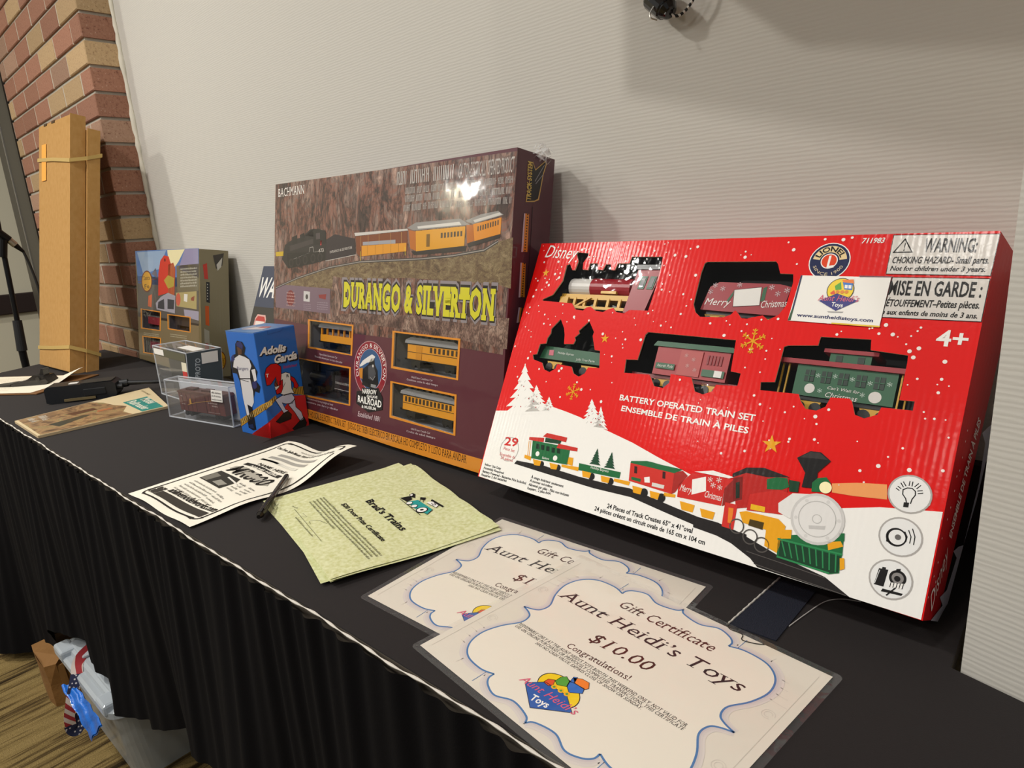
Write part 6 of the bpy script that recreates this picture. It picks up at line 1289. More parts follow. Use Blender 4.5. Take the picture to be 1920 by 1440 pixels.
# boxcar
t = redtoy('toy_boxcar', 'red toy boxcar with green roof in the lower middle window', .1903, .1613)
b = MB(); b.box(.034, .126, 0, .030, .018, .052); b.build('body', C('#a82a2e'), t)
b = MB(); b.prism([(.028, .052), (.132, .052), (.128, .058), (.032, .058)], -.002, .032); b.build('roof', CGRN, t)
b = MB(); b.box(.004, .142, .004, .026, .013, .018); b.build('underframe', C('#7c1c22'), t)
b = MB(); b.box(.066, .094, -.0012, .001, .020, .050); b.build('sliding_door', C('#b44440'), t)
for x in (.048, .110): truck(t, x, .015)
lettering(t, M_PRINT, [('P', 0, '#1f5a36', [(37, 25), (62, 25), (62, 32), (37, 32)]), ('T', 1, '#e0dcd4', 'd', 'North Pole', 39, 27, 60, 27, 3.4), ('P', 0, '#1f5a36', [(97, 22), (124, 22), (124, 30), (97, 30)]), ('P', 1, '#e6e2dc', [(112, 22.5), (121, 22.5), (121, 30), (112, 30)])] + [('F', 1, '#e0b8b4', x, y, 2.4) for x, y in ((74, 44), (84, 40), (78, 32), (88, 28))], -.0013)
for k in range(5): bx('louvre', C('#8a2026'), t, .100 + k * .004, .102 + k * .004, -.001, .001, .036, .047)
# caboose
t = redtoy('toy_caboose', 'green toy caboose with red roof and cupola in the lower right window', .3597, .1613)
b = MB(); b.box(.030, .122, 0, .030, .016, .048); body = b.build('body', CGRN, t)
b = MB(); b.box(.012, .132, -.003, .033, .048, .053); b.build('roof', CRED, t)
b = MB(); b.box(.058, .096, .002, .028, .053, .063); cup = b.build('cupola', CGRN, t)
b = MB(); b.box(.052, .102, 0, .030, .063, .067); b.build('cupola_roof', CRED, t)
def win(par, x, z, w, h):
    o = bx('window', C('#0f2a1c'), par, x, x + w, -.0006, .001, z, z + h); b = MB(); b.box(x + w / 2 - .0005, x + w / 2 + .0005, -.0011, 0, z, z + h); b.box(x, x + w, -.0011, 0, z + h / 2 - .0005, z + h / 2 + .0005); b.build('muntin', CGRN, o)
for x in (.039, .055, .071, .087, .103): win(body, x, .031, .009, .012)
for x in (.064, .084):
    o = bx('window', C('#0f2a1c'), cup, x, x + .006, .0014, .003, .0545, .061)
for x in (.014, .124): b = MB(); b.box(x, x + .0015, .002, .004, .012, .048); b.box(x + .006, x + .0075, .002, .004, .012, .048); b.build('end_ladder', YEL, t)
b = MB(); b.box(.006, .136, .003, .027, .012, .016); b.build('underframe', CBLK, t)
for x in (.046, .106): truck(t, x, .013)
lettering(t, M_PRINT, [('O', 0, '#d8d4ce', 46, 24, 5, 0), ('O', 0, '#d8d4ce', 106, 23, 5.6, 0), ('T', 1, '#e6e2dc', 'd', 'Can’t Wait for', 62, 25.5, 92, 24.5, 3), ('T', 1, '#e6e2dc', 'd', 'Christmas', 61, 17.5, 91, 16.5, 5)] + [('F', 1, '#cfe0d4', x, y, 2.4) for x, y in ((51.5, 38), (67.5, 39), (83.5, 38), (99.5, 36), (116, 37), (56, 23), (95, 24))], 0)

G4 = 'narrow-gauge model cars inside the maroon box'
def coach(label, x, z, L_, kind):
    t = inset('model_coach' if kind != 'loco' else 'model_locomotive', label, 'model train', BO, -2.02, 10.34, x, .012, z, G4); y_ = C('#d9921f')
    if kind == 'loco':
        b = MB(); b.cyl((.02, .016, .032), (.085, .016, .032), .012, n=18); b.build('boiler', CBLK, t); b = MB(); b.box(.085, .112, .002, .030, .012, .052); b.build('cab', CBLK, t)
        b = MB(); b.box(.118, .172, .002, .030, .016, .044); b.build('tender', C('#1d1b20'), t); b = MB(); b.box(.012, .176, .006, .026, .009, .015); b.build('underframe', CBLK, t)
        b = MB(); b.cyl((.032, .016, .042), (.032, .016, .058), .005, n=12); b.build('smokestack', CBLK, t)
        for xx in (.035, .055, .075, .13, .16): b = MB(); b.cyl((xx, .004, .008), (xx, .028, .008), .007, n=14); b.build('wheel', CBLK, t)
        lettering(t, M_PRINT, [('T', 0, '#c8c4c0', 's', 'DURANGO & SILVERTON', 121, 29, 170, 29, 4), ('L', 0, '#b8b4b0', .8, [(118, 19), (172, 19)], 0)], .002); return
    b = MB(); b.box(0, L_, 0, .032, .008, .021 if kind == 'open' else .034); body = b.build('body', y_, t)
    b = MB(); b.prism([(-.006, .0345), (L_ + .006, .0345), (L_ + .004, .040), (L_ - .01, .045), (.01, .045), (-.004, .040)], -.002, .034); b.build('roof', C('#8d8d8f', .5), t)
    if kind != 'open':
        b = MB()
        for k in range(int(L_ / .016)): b.box(.012 + k * .016, .021 + k * .016, -.0005, .01, .0455, .0475)
        b.build('clerestory', C('#5a5a5e'), t)
    xs_ = {'open': (), 'coach': [.006 + i * (L_ - .012) / 13 for i in range(13)], 'combine': [L_ * .46 + i * .0105 for i in range(7)]}[kind]
    for xx in xs_: bx('window', C('#3a2c1c'), body, xx, xx + .005, -.0005, .001, .0225, .031)
    if kind == 'open':
        for k in range(7): bx('roof_post', y_, t, k * (L_ - .003) / 6, k * (L_ - .003) / 6 + .003, .001, .004, .021, .035)
        bx('bench', C('#8a8a90'), t, .01, L_ - .01, .012, .02, .021, .026)
    else:
        bx('belt_rail', C('#4a3414'), body, .0, L_, -.0006, .0005, .0195, .0203); bx('letter_board', C('#2c2822'), body, 0, L_, -.0006, .0005, .0325, .034)
    if kind == 'combine': bx('baggage_door', C('#c88418'), body, L_ * .18, L_ * .3, -.0006, .001, .009, .031)
    b = MB(); b.box(-.012, L_ + .01, .004, .028, .005, .008); b.build('underframe', CBLK, t)
    for xx in (.02, L_ - .022):
        b = MB(); b.box(xx - .012, xx + .012, .002, .030, -.002, .005); b.cyl((xx - .007, .003, -.002), (xx - .007, .029, -.002), .005, n=12); b.cyl((xx + .007, .003, -.002), (xx + .007, .029, -.002), .005, n=12); b.build('truck', CBLK, t)
coach('open-sided yellow excursion car in the upper left window of the maroon box', .168, .150, .122, 'open')
coach('dark locomotive and tender in the lower left window of the maroon box', .103, .050, .12, 'loco')
coach('yellow combine car with few windows in the upper right window of the maroon box', .447, .142, .128, 'combine')
coach('yellow coach with a full window row, lower right in the maroon box', .440, .054, .136, 'coach')
G3 = 'model cars inside the olive box'
for lab, x, z, L_, c in (('small red car in the upper left window of the olive box', .055, .112, .12, '#8a2030'), ('dark numbered car in the right-hand window of the olive box', .298, .124, .13, '#2c2a2e'), ('crimson car in the lowest window of the olive box', .066, .034, .11, '#7a1c38')):
    t = inset('model_freight_car', lab, 'model train', SO, -2.95, 8.37, x, .014, z, G3)
    b = MB(); b.box(0, L_, 0, .03, .006, .030); b.build('body', C(c), t); b = MB(); b.prism([(-.002, .030), (L_ + .002, .030), (L_ - .004, .034), (.004, .034)], -.001, .031); b.build('roof', C('#5a5658'), t)
    for xx in (.02, L_ - .02): b = MB(); b.box(xx - .01, xx + .01, .002, .028, -.002, .006); b.build('truck', CBLK, t)

# ---- blue kit box behind the maroon one
wa = thing('bridge_kit_box', 'dark blue model kit box lettered in white and yellow, half hidden behind the maroon box', 'box', (-1.60, .72, TZ))
M_NAVY = mat('navy_carton', '#22304e', .4, coat=.4)
WO = Vector((-1.541, .690, TZ)); WU = Vector((1, -.0437, 0)).normalized(); WV = (Vector((-1.500, .8015, 1.046)) - WO); WHt = WV.length; WV.normalize(); WN = WU.cross(WV)
b = MB(); wl = .185
f0 = [WO, WO + WU * wl, WO + WU * wl + WV * WHt, WO + WV * WHt]; bk = [WO + Vector((-.085, .095, 0)), WO + WU * wl + Vector((-.02, .095, 0)), f0[2] - WN * .018, f0[3] - WN * .018]
b.hexa(f0, bk); unshift(b.build('carton_body', M_NAVY, wa), wa)
a = Art(lambda x, y, e: WO + WU * x + WV * y + WN * e, M_WRAP, .0004)
a.run([('P', 0, '#1c1a1c', [(2, 5), (wl * 1000, 5), (wl * 1000, WHt * 1000 - 100), (2, WHt * 1000 - 100)]), ('T', 2, '#eceae6', 'bi', 'WALTH', 4, WHt * 1000 - 75, 172, WHt * 1000 - 75, 46), ('P', 2, '#d8a8a0', [(22, 176), (30, 166), (70, 166), (78, 176), (78, 200), (70, 210), (30, 210), (22, 200)]), ('P', 3, '#b82a28', [(26, 178), (34, 170), (66, 170), (74, 178), (74, 198), (66, 206), (34, 206), (26, 198)]), ('P', 4, '#e6d8d0', [(28, 183), (72, 183), (72, 194), (28, 194)]), ('T', 2, '#e9b32a', 'b', 'DOUBLE', 10, 128, 96, 128, 28), ('T', 2, '#e9b32a', 'b', 'TRUSS BRIDGE', 10, 94, 176, 94, 28), ('B', 2, '#c8c4c0', 10, 80, 80, 80, 7, 1)])
unshift(a.mb.build('printed_artwork', M_WRAP, wa), wa)

# ---- clear jewel cases
def case(name, label, A, Bk, group, edge=.0016):
    t = thing(name, label, 'display case', A[0], (0, 0, 0), group); A = [Vector(p) for p in A]; Bk = [Vector(p) for p in Bk]
    b = MB(); b.hexa(A, Bk); unshift(b.build('clear_shell', M_ACR, t), t)
    b = MB()
    for q in (A, Bk):
        for i in range(4): b.cyl(q[i], q[(i + 1) % 4], edge, n=6)
    for i in range(4): b.cyl(A[i], Bk[i], edge, n=6)
    unshift(b.build('moulded_edges', M_ACRE, t), t); return t
def frame3(O_, yaw):
    u = Vector((math.cos(R(yaw)), math.sin(R(yaw)), 0)); n = Vector((-math.sin(R(yaw)), math.cos(R(yaw)), 0)); O_ = Vector(O_)
    return lambda x, y, z: O_ + u * x + n * y + Vector((0, 0, z))
q = frame3((-1.498, .5263, TZ + .002), 10.2); w, h, d = .222, .083, .036
ca = case('jewel_case', 'clear plastic case holding a brown model boxcar, in front', [q(0, 0, 0), q(w, 0, 0), q(w, .003, h), q(0, .003, h)], [q(0, d, 0), q(w, d, 0), q(w, d, h), q(0, d, h)], 'clear model cases')
b = MB(); b.hexa([q(.003, .0325, .003), q(w - .003, .0325, .003), q(w - .003, .0325, h - .003), q(.003, .0325, h - .003)], [q(.003, .034, .003), q(w - .003, .034, .003), q(w - .003, .034, h - .003), q(.003, .034, h - .003)]); unshift(b.build('grey_insert', mat('grey_card_insert', '#c4c8d0', .6), ca), ca)
b = MB(); b.hexa([q(.163, -.0006, .050), q(.200, -.0006, .050), q(.200, .002, .074), q(.163, .002, .074)], [q(.163, -.0002, .050), q(.200, -.0002, .050), q(.200, .0024, .074), q(.163, .0024, .074)]); o = unshift(b.build('price_sticker', mat('white_sticker', '#dedad4', .6), ca), ca)
a = Art(lambda x, y, e: q(.163 + x, -.0008 - e + y * .11, .050 + y), M_PAPER, .0003); a.run([('B', 1, '#4a4644', 3, 3 + 7 * i, 34, 3 + 7 * i, 3.4, 1) for i in range(3)]); unshift(a.mb.build('sticker_print', M_PAPER, ca), ca)
bc_ = thing('model_boxcar', 'brown model boxcar with gold arrow emblem inside the clear case', 'model train', q(.040, .005, .010), (0, 0, R(10.2)))
BRN = C('#5a221c', .5)
body = bx('body', BRN, bc_, 0, .155, 0, .026, .008, .048); b = MB(); b.prism([(-.002, .048), (.157, .048), (.153, .053), (.002, .053)], -.001, .027); b.build('roof', C('#4a1c18', .5), bc_)
for x in (.02, .075): bx('roof_hatch', C('#44181a', .5), bc_, x, x + .028, .006, .02, .053, .057)
bx('sliding_door', C('#52201c', .5), body, .062, .094, -.0012, .001, .009, .046)
for k in range(9): bx('body_rib', C('#4c1e1a', .5), body, .012 + k * .0155, .0128 + k * .0155, -.0006, .0004, .009, .047)
lettering(bc_, M_PRINT, [('L', 1, '#b8862a', .9, [(30, 22), (62, 30), (150, 44)], 0), ('P', 1, '#c8922a', [(38, 24), (46, 26), (44, 38), (40, 36)]), ('B', 1, '#c8b8b0', 104, 32, 136, 32, 3, 1), ('B', 1, '#c8b8b0', 116, 26, 134, 26, 3, 1), ('B', 1, '#c8b8b0', 10, 22, 22, 22, 3, 1), ('B', 1, '#c8b8b0', 10, 40, 16, 40, 3, 1), ('B', 1, '#b0a09a', 100, 12, 140, 12, 2, 1)], -.0014)
for x in (.025, .130):
    b = MB(); b.box(x - .014, x + .014, .002, .024, 0, .008); o = b.build('truck', CBLK, bc_)
    for s in (-.008, .008): b = MB(); b.cyl((x + s, .001, .002), (x + s, .025, .002), .0055, n=12); b.build('wheel', CBLK, o)
# rear case
A = [(-1.748, .606, TZ + .002), (-1.575, .606, TZ + .002), (-1.587, .620, .858), (-1.7875, .620, .8615)]; Bk = [(-1.728, .676, TZ + .002), (-1.556, .676, TZ + .002), (-1.566, .694, .860), (-1.766, .694, .863)]
cb = case('jewel_case', 'taller clear plastic case with a grey end label, standing behind the boxcar case', A, Bk, 'clear model cases')
Av = [Vector(p) for p in A]; Bv = [Vector(p) for p in Bk]
def bil(P, Q, S, T_, x, y): return P * (1 - x) * (1 - y) + Q * x * (1 - y) + S * x * y + T_ * (1 - x) * y
def quadpatch(name, m, P, Q, S, T_, x0, x1, y0, y1, off, root, th=.0004):
    n = (Q - P).cross(T_ - P).normalized(); c = [bil(P, Q, S, T_, x, y) + n * off for x, y in ((x0, y0), (x1, y0), (x1, y1), (x0, y1))]
    b = MB(); b.hexa(c, [k - n * th for k in c]); return unshift(b.build(name, m, root), root)
quadpatch('end_label', mat('slate_label', '#3e474c', .6), Av[1], Bv[1], Bv[2], Av[2], .0, 1, .0, 1, .0016, cb)
quadpatch('end_logo', mat('white_sticker', '#dedad4', .6), Av[1], Bv[1], Bv[2], Av[2], .42, .9, .74, .96, .0022, cb)
quadpatch('black_insert', mat('black_card_insert', '#2b2a28', .5), Av[0], Av[1], Av[2], Av[3], .03, .97, .03, .97, -.030, cb)
quadpatch('header_label', mat('olive_label', '#55523f', .6), Av[0], Av[1], Av[2], Av[3], .02, .97, .82, .97, .0014, cb)
quadpatch('name_plate', mat('white_sticker', '#dedad4', .6), Av[0], Av[1], Av[2], Av[3], .04, .34, .84, .96, .0020, cb)
quadpatch('red_label', mat('red_label', '#b8302c', .6), Av[0], Av[1], Av[2], Av[3], .86, .99, .1, .62, .0018, cb)
quadpatch('cream_label', mat('cream_label', '#d8d0b8', .6), Av[0], Av[1], Av[2], Av[3], .85, .99, .62, .80, .0018, cb)
quadpatch('top_label', mat('white_sticker', '#dedad4', .6), Av[3], Av[2], Bv[2], Bv[3], .5, .95, .25, .6, .0016, cb)
P_, Q_, S_, T_ = Av[1], Bv[1], Bv[2], Av[2]; nn = (Q_ - P_).cross(T_ - P_).normalized()
a = Art(lambda x, y, e: bil(P_, Q_, S_, T_, x * 10, y * 10) + nn * (.0026 + e), M_PAPER); a.run([('T', 1, '#c8ccd0', 'b', 'WALTHERS', 28, 8, 33, 44, 14), ('T', 1, '#aab2b8', 'b', 'PROTO', 33, 47, 38, 86, 14)]); unshift(a.mb.build('end_lettering', M_PAPER, cb), cb)

# ---- long kraft boxes and rubber bands
M_KRAFT = mat('kraft_cardboard', '#a97f48', .85, spec=.2)
_n = N(M_KRAFT, 'ShaderNodeTexNoise', i_Scale=90, i_Detail=5); K(M_KRAFT, coords(M_KRAFT, (1, 1, .6)), _n.inputs['Vector']); base(M_KRAFT, ramp(M_KRAFT, _n.outputs['Fac'], ((.3, '#b0854c'), (.7, '#ba9058')))); add_bump(M_KRAFT, 300, .2, .0008)
M_KDARK = mat('cardboard_core', '#4a3418', .9)
CO = Vector((-2.596, .5438, .748)); crot = (-R(11.48), 0, R(2.49)); cw, ch, cd = .2814, .768, .0403
cmat = Matrix.Translation(CO) @ Euler(crot).to_matrix().to_4x4()
def kraft(label, x, y, z, w, h, d):
    t = thing('cardboard_box', label, 'box', cmat @ Vector((x, y, z)), crot, 'long kraft boxes strapped together')
    bx('carton_body', M_KRAFT, t, 0, w, 0, d, 0, h, bevel=.0015); bx('top_opening', M_KDARK, t, .004, w - .004, .004, d - .001, h, h + .0012)
    bx('edge_flap', M_KRAFT, t, w - .0022, w + .0004, -.001, d * .98, -.004, h + .003)
    for x0 in (.05, .12): bx('lid_slot', M_KDARK, t, x0, x0 + .028, -.0012, .006, h - .006, h + .001)
    return t
kraft('long front cardboard box with an orange label, leaning upright against the brick', 0, 0, 0, cw, ch, cd)
kraft('slightly shorter cardboard box strapped behind the labelled one', .010, cd + .0015, -.004, cw + .002, ch - .030, .034)
o = tag(bx('orange_label', mat('orange_sticker', '#f0a43c', .6), None, .034, .075, -.0022, -.0016, ch - .175, ch - .062), 'narrow orange sticker on the front cardboard box', 'sticker'); o.matrix_world = cmat
for z0, lab, sag in ((ch - .125, 'upper tan rubber band around the two cardboard boxes', -.024), (.062, 'lower tan rubber band around the two cardboard boxes', .018)):
    b = MB(); D2 = cd + .0385; ring = [(-.0022, -.0022, -.6 * sag), (cw * .5, -.0024, -.1 * sag), (cw + .0018, -.0024, sag * .6), (cw + .0135, cd, 0), (cw + .0142, D2, -.7 * sag), (cw * .5, D2 + .001, 0), (-.0022, D2 + .001, -.5 * sag)]
    n = len(ring); vs = []
    for x, y, z in ring:
        nx = -1 if x < .01 else (1 if x > cw * .9 else 0); ny = -1 if y < .01 else (1 if y > cd + .01 else 0)
        vs += [(x, y, z0 + z), (x, y, z0 + z + .011), (x + nx * .0012, y + ny * .0012, z0 + z + .011), (x + nx * .0012, y + ny * .0012, z0 + z)]
    fs = []
    for i in range(n):
        for k in range(4): fs.append((i * 4 + k, i * 4 + (k + 1) % 4, ((i + 1) % n) * 4 + (k + 1) % 4, ((i + 1) % n) * 4 + k))
    b.tris(vs, fs); o = tag(b.build('rubber_band', mat('tan_rubber', '#b89a58', .6)), lab, 'rubber band', 'rubber bands on the cardboard boxes'); o.matrix_world = cmat

# ================================================================== PAPERS
def sheet_thing(name, label, cat, loc, yaw, group=None): return thing(name, label, cat, loc, (0, 0, R(yaw)), group)
# laminated gift certificates: origin = top left corner of the pouch, y negative down the page
LW, LH, BRD = 292.1, 228.6, 6.4
def scroll():
    # one quarter of the frame curve about the page centre, mirrored four ways
    q = [(0, 103), (5, 97.5), (24, 94), (40, 100.5), (53, 97), (59.5, 91), (60, 84.5), (74, 88.5), (95, 86), (108.6, 74), (113, 56), (108, 36.5), (98.5, 19.5), (99.5, 8), (106, 3), (115.7, 0)]
    out = [(x, y) for x, y in q] + [(x, -y) for x, y in reversed(q[:-1])] + [(-x, -y) for x, y in q[1:]] + [(-x, y) for x, y in reversed(q[1:-1])]
    return out
def smooth_closed(P, cusp, n=6):
    out = []; L_ = len(P)
    for i in range(L_):
        p1 = Vector(P[i]); p2 = Vector(P[(i + 1) % L_]); p0 = Vector(P[i - 1]) if i not in cusp else p1; p3 = Vector(P[(i + 2) % L_]) if (i + 1) % L_ not in cusp else p2
        for k in range(n):
            t = k / n; v = .5 * ((2 * p1) + (p2 - p0) * t + (2 * p0 - 5 * p1 + 4 * p2 - p3) * t * t + (3 * p1 - p0 - 3 * p2 + p3) * t ** 3); out.append((v.x, v.y))
    return out
def gift(label, loc, yaw, lift, tilt=(0, 0)):
    t = sheet_thing('gift_certificate', label, 'certificate', loc, yaw, 'laminated gift certificates'); lf = lambda x, y: lift + tilt[0] * x / 1000 + tilt[1] * y / 1000
    fn = lambda x, y, e: (x, y, lf(x * 1000, y * 1000) + e)
    rc = lambda i, r, : earc(LW - i - r, -i - r, r, 90, 0, 5) + earc(LW - i - r, -LH + i + r, r, 0, -90, 5) + earc(i + r, -LH + i + r, r, 270, 180, 5) + earc(i + r, -i - r, r, 180, 90, 5)
    for nm, i, r, z, m in (('laminate_pouch', 0, 5, .0003, M_POUCH),):
        a = Art(fn, m, z, 0); a.poly(0, '#ffffff', list(reversed(rc(i, r)))); a.mb.build(nm, m, t)
    a = Art(fn, M_LAM, .0006, 0); a.poly(0, '#ded6c8', [(BRD, -LH + BRD), (LW - BRD, -LH + BRD), (LW - BRD, -BRD), (BRD, -BRD)]); a.mb.build('paper', M_LAM, t)
    a = Art(fn, M_LAM, .0007, .00003); cx, cy = LW / 2, -LH / 2; P0 = scroll()
    cusp = {i for i, (x, y) in enumerate(P0) if (abs(x), abs(y)) in ((0, 103), (60, 84.5), (115.7, 0))}
    P1 = [(cx + x * 1.0, cy + y) for x, y in smooth_closed(P0, cusp)]
    cuts = sorted(i * 6 for i in cusp); segs = [P1[cuts[i]:cuts[i + 1] + 1] if i + 1 < len(cuts) else P1[cuts[i]:] + P1[:cuts[0] + 1] for i in range(len(cuts))]
    for sg in segs:
        a.line(3, '#4a78ac', 1.7, sg)
        for k, c in enumerate(('#c9bfc0', '#d1c8c4', '#d7cec8')): a.line(2 - k * .5, c, 2.2 + 2.2 * k, [(cx + (x - cx) * (1.012 + .008 * k), cy + (y - cy) * (1.014 + .010 * k)) for x, y in sg[2:-2]])
    a.poly(2.6, '#e9e1d2', list(reversed(P1)))
    for sx in (-1, 1):                                     # pale paisley swirls in the corners
        for sy in (-1, 1):
            for k in range(4):
                cx2 = cx + sx * (118 + k * 4); cy2 = cy + sy * (92 - k * 6); a.line(1, '#d2c9be', .5, [(cx2 - sx * 22 * math.cos(R(v)) * (1 + .25 * k), cy2 - sy * 16 * math.sin(R(v)) * (1 + .2 * k)) for v in range(-20, 100, 8)])
            for r in (3, 5): a.line(1, '#d2c9be', .5, earc(cx + sx * 124, cy + sy * 34, r, 0, 300, 16))
    for x in (cx - 67, cx + 67):
        for sy in (-1, 1): a.line(2, '#4a78ac', .6, [(x, cy + sy * 88), (x, cy + sy * 103)])
    a.line(1, '#cfc6ba', .5, [(LW - 14, -14), (LW - 14, -LH + 14)]); a.line(1, '#cfc6ba', .5, [(14, -14), (14, -LH + 14)])
    a.off += .00012; a.run([e for e in ART['gift'] if e[0] not in ('SCR',) and not (e[0] == 'L' and e[1] == 2)]); a.mb.build('printed_artwork', M_LAM, t)
gift('rear laminated gift certificate, partly under the other one', (-.5434, .5677, TZ), .50, .0005)
gift('front laminated gift certificate with blue scroll border, on top, overhanging the table edge', (-.3999, .5437, TZ), -8.04, .0018, (0, 0))
# parchment certificates: a fanned stack, the top one printed
M_PB = mat('pale_parchment', '#cfd0a0', .85)
def sheetmesh(name, root, w, h, fn, m, col=None, nx=16, ny=12):
    b = MB(); vs = [fn(w * i / nx, h * j / ny, 0) for j in range(ny + 1) for i in range(nx + 1)]; fs = [(j * (nx + 1) + i, j * (nx + 1) + i + 1, (j + 1) * (nx + 1) + i + 1, (j + 1) * (nx + 1) + i) for j in range(ny) for i in range(nx)]
    b.tris(vs, fs, m, lin(col) if col else None); return b.build(name, m, root, smooth=True)
stack = [(-13.2, -.012, -.011, .0), (-15.0, -.020, -.006, .0006), (-19.6, -.006, .006, .0012), (-15.8, -.004, -.004, .0018), (-18.2, .003, .004, .0024), (-16.94, 0, 0, .0034)]
pos = ['lowest parchment sheet, its corner showing under the pen', 'second parchment sheet from the bottom of the stack', 'third parchment sheet from the bottom, fanned to the back', 'fourth parchment sheet from the bottom of the stack', 'parchment sheet directly under the printed one', 'top pale green door prize certificate with a teal engine drawing']
for i, (yw, dx, dy, z) in enumerate(stack):
    t = sheet_thing('parchment_certificate', pos[i], 'certificate', (-.8512 + dx, .4146 + dy, TZ), yw, 'stack of door prize certificates')
    def fn(x, y, e, z=z, i=i):
        c = .006 * smooth01(.10, .2794, x) * smooth01(.13, 0, y) * (1 if i > 3 else .4) + .0025 * smooth01(.185, .2159, y) * math.sin(x * 30 + i)**2 + .0002 * math.sin(x * 20 + y * 14 + i) ** 2
        return (x, y, z + c + e + .0004)
    sheetmesh('paper', t, .2794, .2159, fn, M_PARCH, '#dfe0b8' if i % 2 else '#dcdeb4', 56, 44)
    if i == 5: a = Art(fn, M_PAPER, .0004, .00012); a.run(ART['brad']); a.mb.build('printed_artwork', M_PAPER, t)
# raffle flyer with a curled corner
fl_ = sheet_thing('flyer', 'white flyer with a black border and curled corner, near the table edge', 'flyer', (-1.0875, .2998, TZ), .86)
def ffn(x, y, e):
    c = .030 * smooth01(.10, .2159, x) * smooth01(.13, .2794, y) ** 1.5 + .004 * smooth01(.22, .2794, y) * math.sin(x * 26 + .6) ** 2 + .0035 * smooth01(.06, 0, y) * math.sin(x * 24) ** 2 + .006 * smooth01(.15, .2159, x) * math.sin(y * 21) ** 2
    return (x, y, .0008 + c + e)
sheetmesh('paper', fl_, .2159, .2794, ffn, M_PAPER, '#f1ebdc', 60, 76)
a = Art(ffn, M_PAPER, .0004, .00006)
def dense(P, n=10): return [(P[i][0] + (P[i + 1][0] - P[i][0]) * k / n, P[i][1] + (P[i + 1][1] - P[i][1]) * k / n) for i in range(len(P) - 1) for k in range(n)] + [P[-1]]
r_ = earc(195, 260, 8, 0, 90, 5) + dense([(195, 268), (22, 268)]) + earc(22, 260, 8, 90, 180, 5) + dense([(14, 260), (14, 24)]) + earc(24, 24, 10, 180, 270, 5) + dense([(24, 14), (193, 14)]) + earc(193, 24, 10, 270, 360, 5) + dense([(203, 24), (203, 260)])
a.line(1, '#2a2622', 3.2, r_, 1)
def tdense(*e): a.text(*e)
a.run([('T', 1, '#2a2622', 'b', 'One Free Split-Mouse World Custom Laser-Cut Kit', 20, 243, 198, 243, 7), ('B', 1, '#5a5650', 80, 255, 140, 255, 4, 1)])
def wave(y, h, x0, x1, c): a.mb.tris([a.p3(1, x0 + (x1 - x0) * i / 16, y + 3 * math.sin(i / 16 * 5) + s * h) for s in (0, 1) for i in range(17)], [(i, i + 1, 18 + i, 17 + i) for i in range(16)], M_PAPER, lin(c))
wave(224, 8, 55, 175, '#a8a49c'); wave(210, 8, 48, 168, '#a8a49c'); wave(197, 7, 42, 160, '#d8d4c8'); wave(198, 5, 44, 158, '#f1ebdc')
a.run([('T', 2, '#4a4640', 'b', 'NAME HERE', 62, 182, 150, 180, 7)]); wave(168, 9, 40, 156, '#33302c'); a.run([('T', 3, '#e8e2d4', 'b', 'NAME HERE', 60, 169, 146, 168, 6)])
a.poly(1, '#b0aa9e', [(38, 158), (60, 164), (110, 160), (160, 150), (170, 140), (150, 132), (100, 138), (60, 140), (36, 146)]); a.run([('T', 2, '#2a2622', 'bi', 'MR800', 38, 138, 160, 132, 26)])
a.poly(1, '#3a3732', [(34, 96), (110, 92), (112, 118), (104, 130), (36, 132)]); a.poly(2, '#7a766c', [(36, 98), (56, 97), (60, 120), (38, 124)]); a.poly(2, '#9a968c', [(70, 100), (98, 97), (104, 108), (76, 112)]); a.line(3, '#e8e4da', 3, [(76, 124), (110, 118), (126, 112), (134, 118)])
for i in range(4): a.bars(1, '#5a5650', 118, 120 - i * 7, 140, 118 - i * 7, 4, 1); a.bars(1, '#5a5650', 150, 118 - i * 7, 172, 116 - i * 7, 4, 1)
for i in range(5): a.bars(1, '#6a665e', 40, 84 - i * 8, 122, 80 - i * 8, 4, 1); a.bars(1, '#6a665e', 128, 78 - i * 8, 160 + 8 * (i % 2), 74 - i * 8, 4, 1)
a.mb.tris([a.p3(1, 42 + 155 * i / 16, 21 + s * 15) for s in (0, 1) for i in range(17)], [(i, i + 1, 18 + i, 17 + i) for i in range(16)], M_PAPER, lin('#3f3a34'))
a.poly(1, '#3f3a34', [(19, 22), (40, 22), (40, 44), (19, 44)]); a.star(2, '#f1ebdc', 30, 33, 13); a.run([('T', 2, '#2a2622', 'bi', 'abilinemodelworks.com', 46, 40, 198, 40, 13)])
a.mb.build('printed_artwork', M_PAPER, fl_)
# ball pen
def along(p, q): p = Vector(p); q = Vector(q); return p, (q - p)
pn = thing('ballpoint_pen', 'clear-barrelled black ballpoint pen lying across the flyer and parchment stack', 'pen', (-.807, .3689, TZ + .008))
p, dv = along((-.8085, .3695, TZ + .0085), (-.9160, .4745, TZ + .008)); b = MB(); b.cyl(p + dv * .36, p + dv * .97, .0042, .0040, 12); unshift(b.build('barrel', film('smoky_clear_plastic', tint='#9a9490', fres=.15, haze=.3, hazecol='#6a6460'), pn), pn)
b = MB(); b.cyl(p + dv * .36, p + dv * .97, .0012, n=8); unshift(b.build('ink_refill', CBLK, pn), pn)
b = MB(); b.cyl(p, p + dv * .05, .0028, .0048, 12); b.cyl(p + dv * .05, p + dv * .38, .0052, .0050, 12); unshift(b.build('cap', mat('black_gloss_plastic', '#1c1816', .25), pn), pn)
b = MB(); b.cyl(p + dv * .97, p + dv, .0042, .0034, 12); unshift(b.build('end_plug', mat('black_gloss_plastic', '#1c1816', .25), pn), pn)
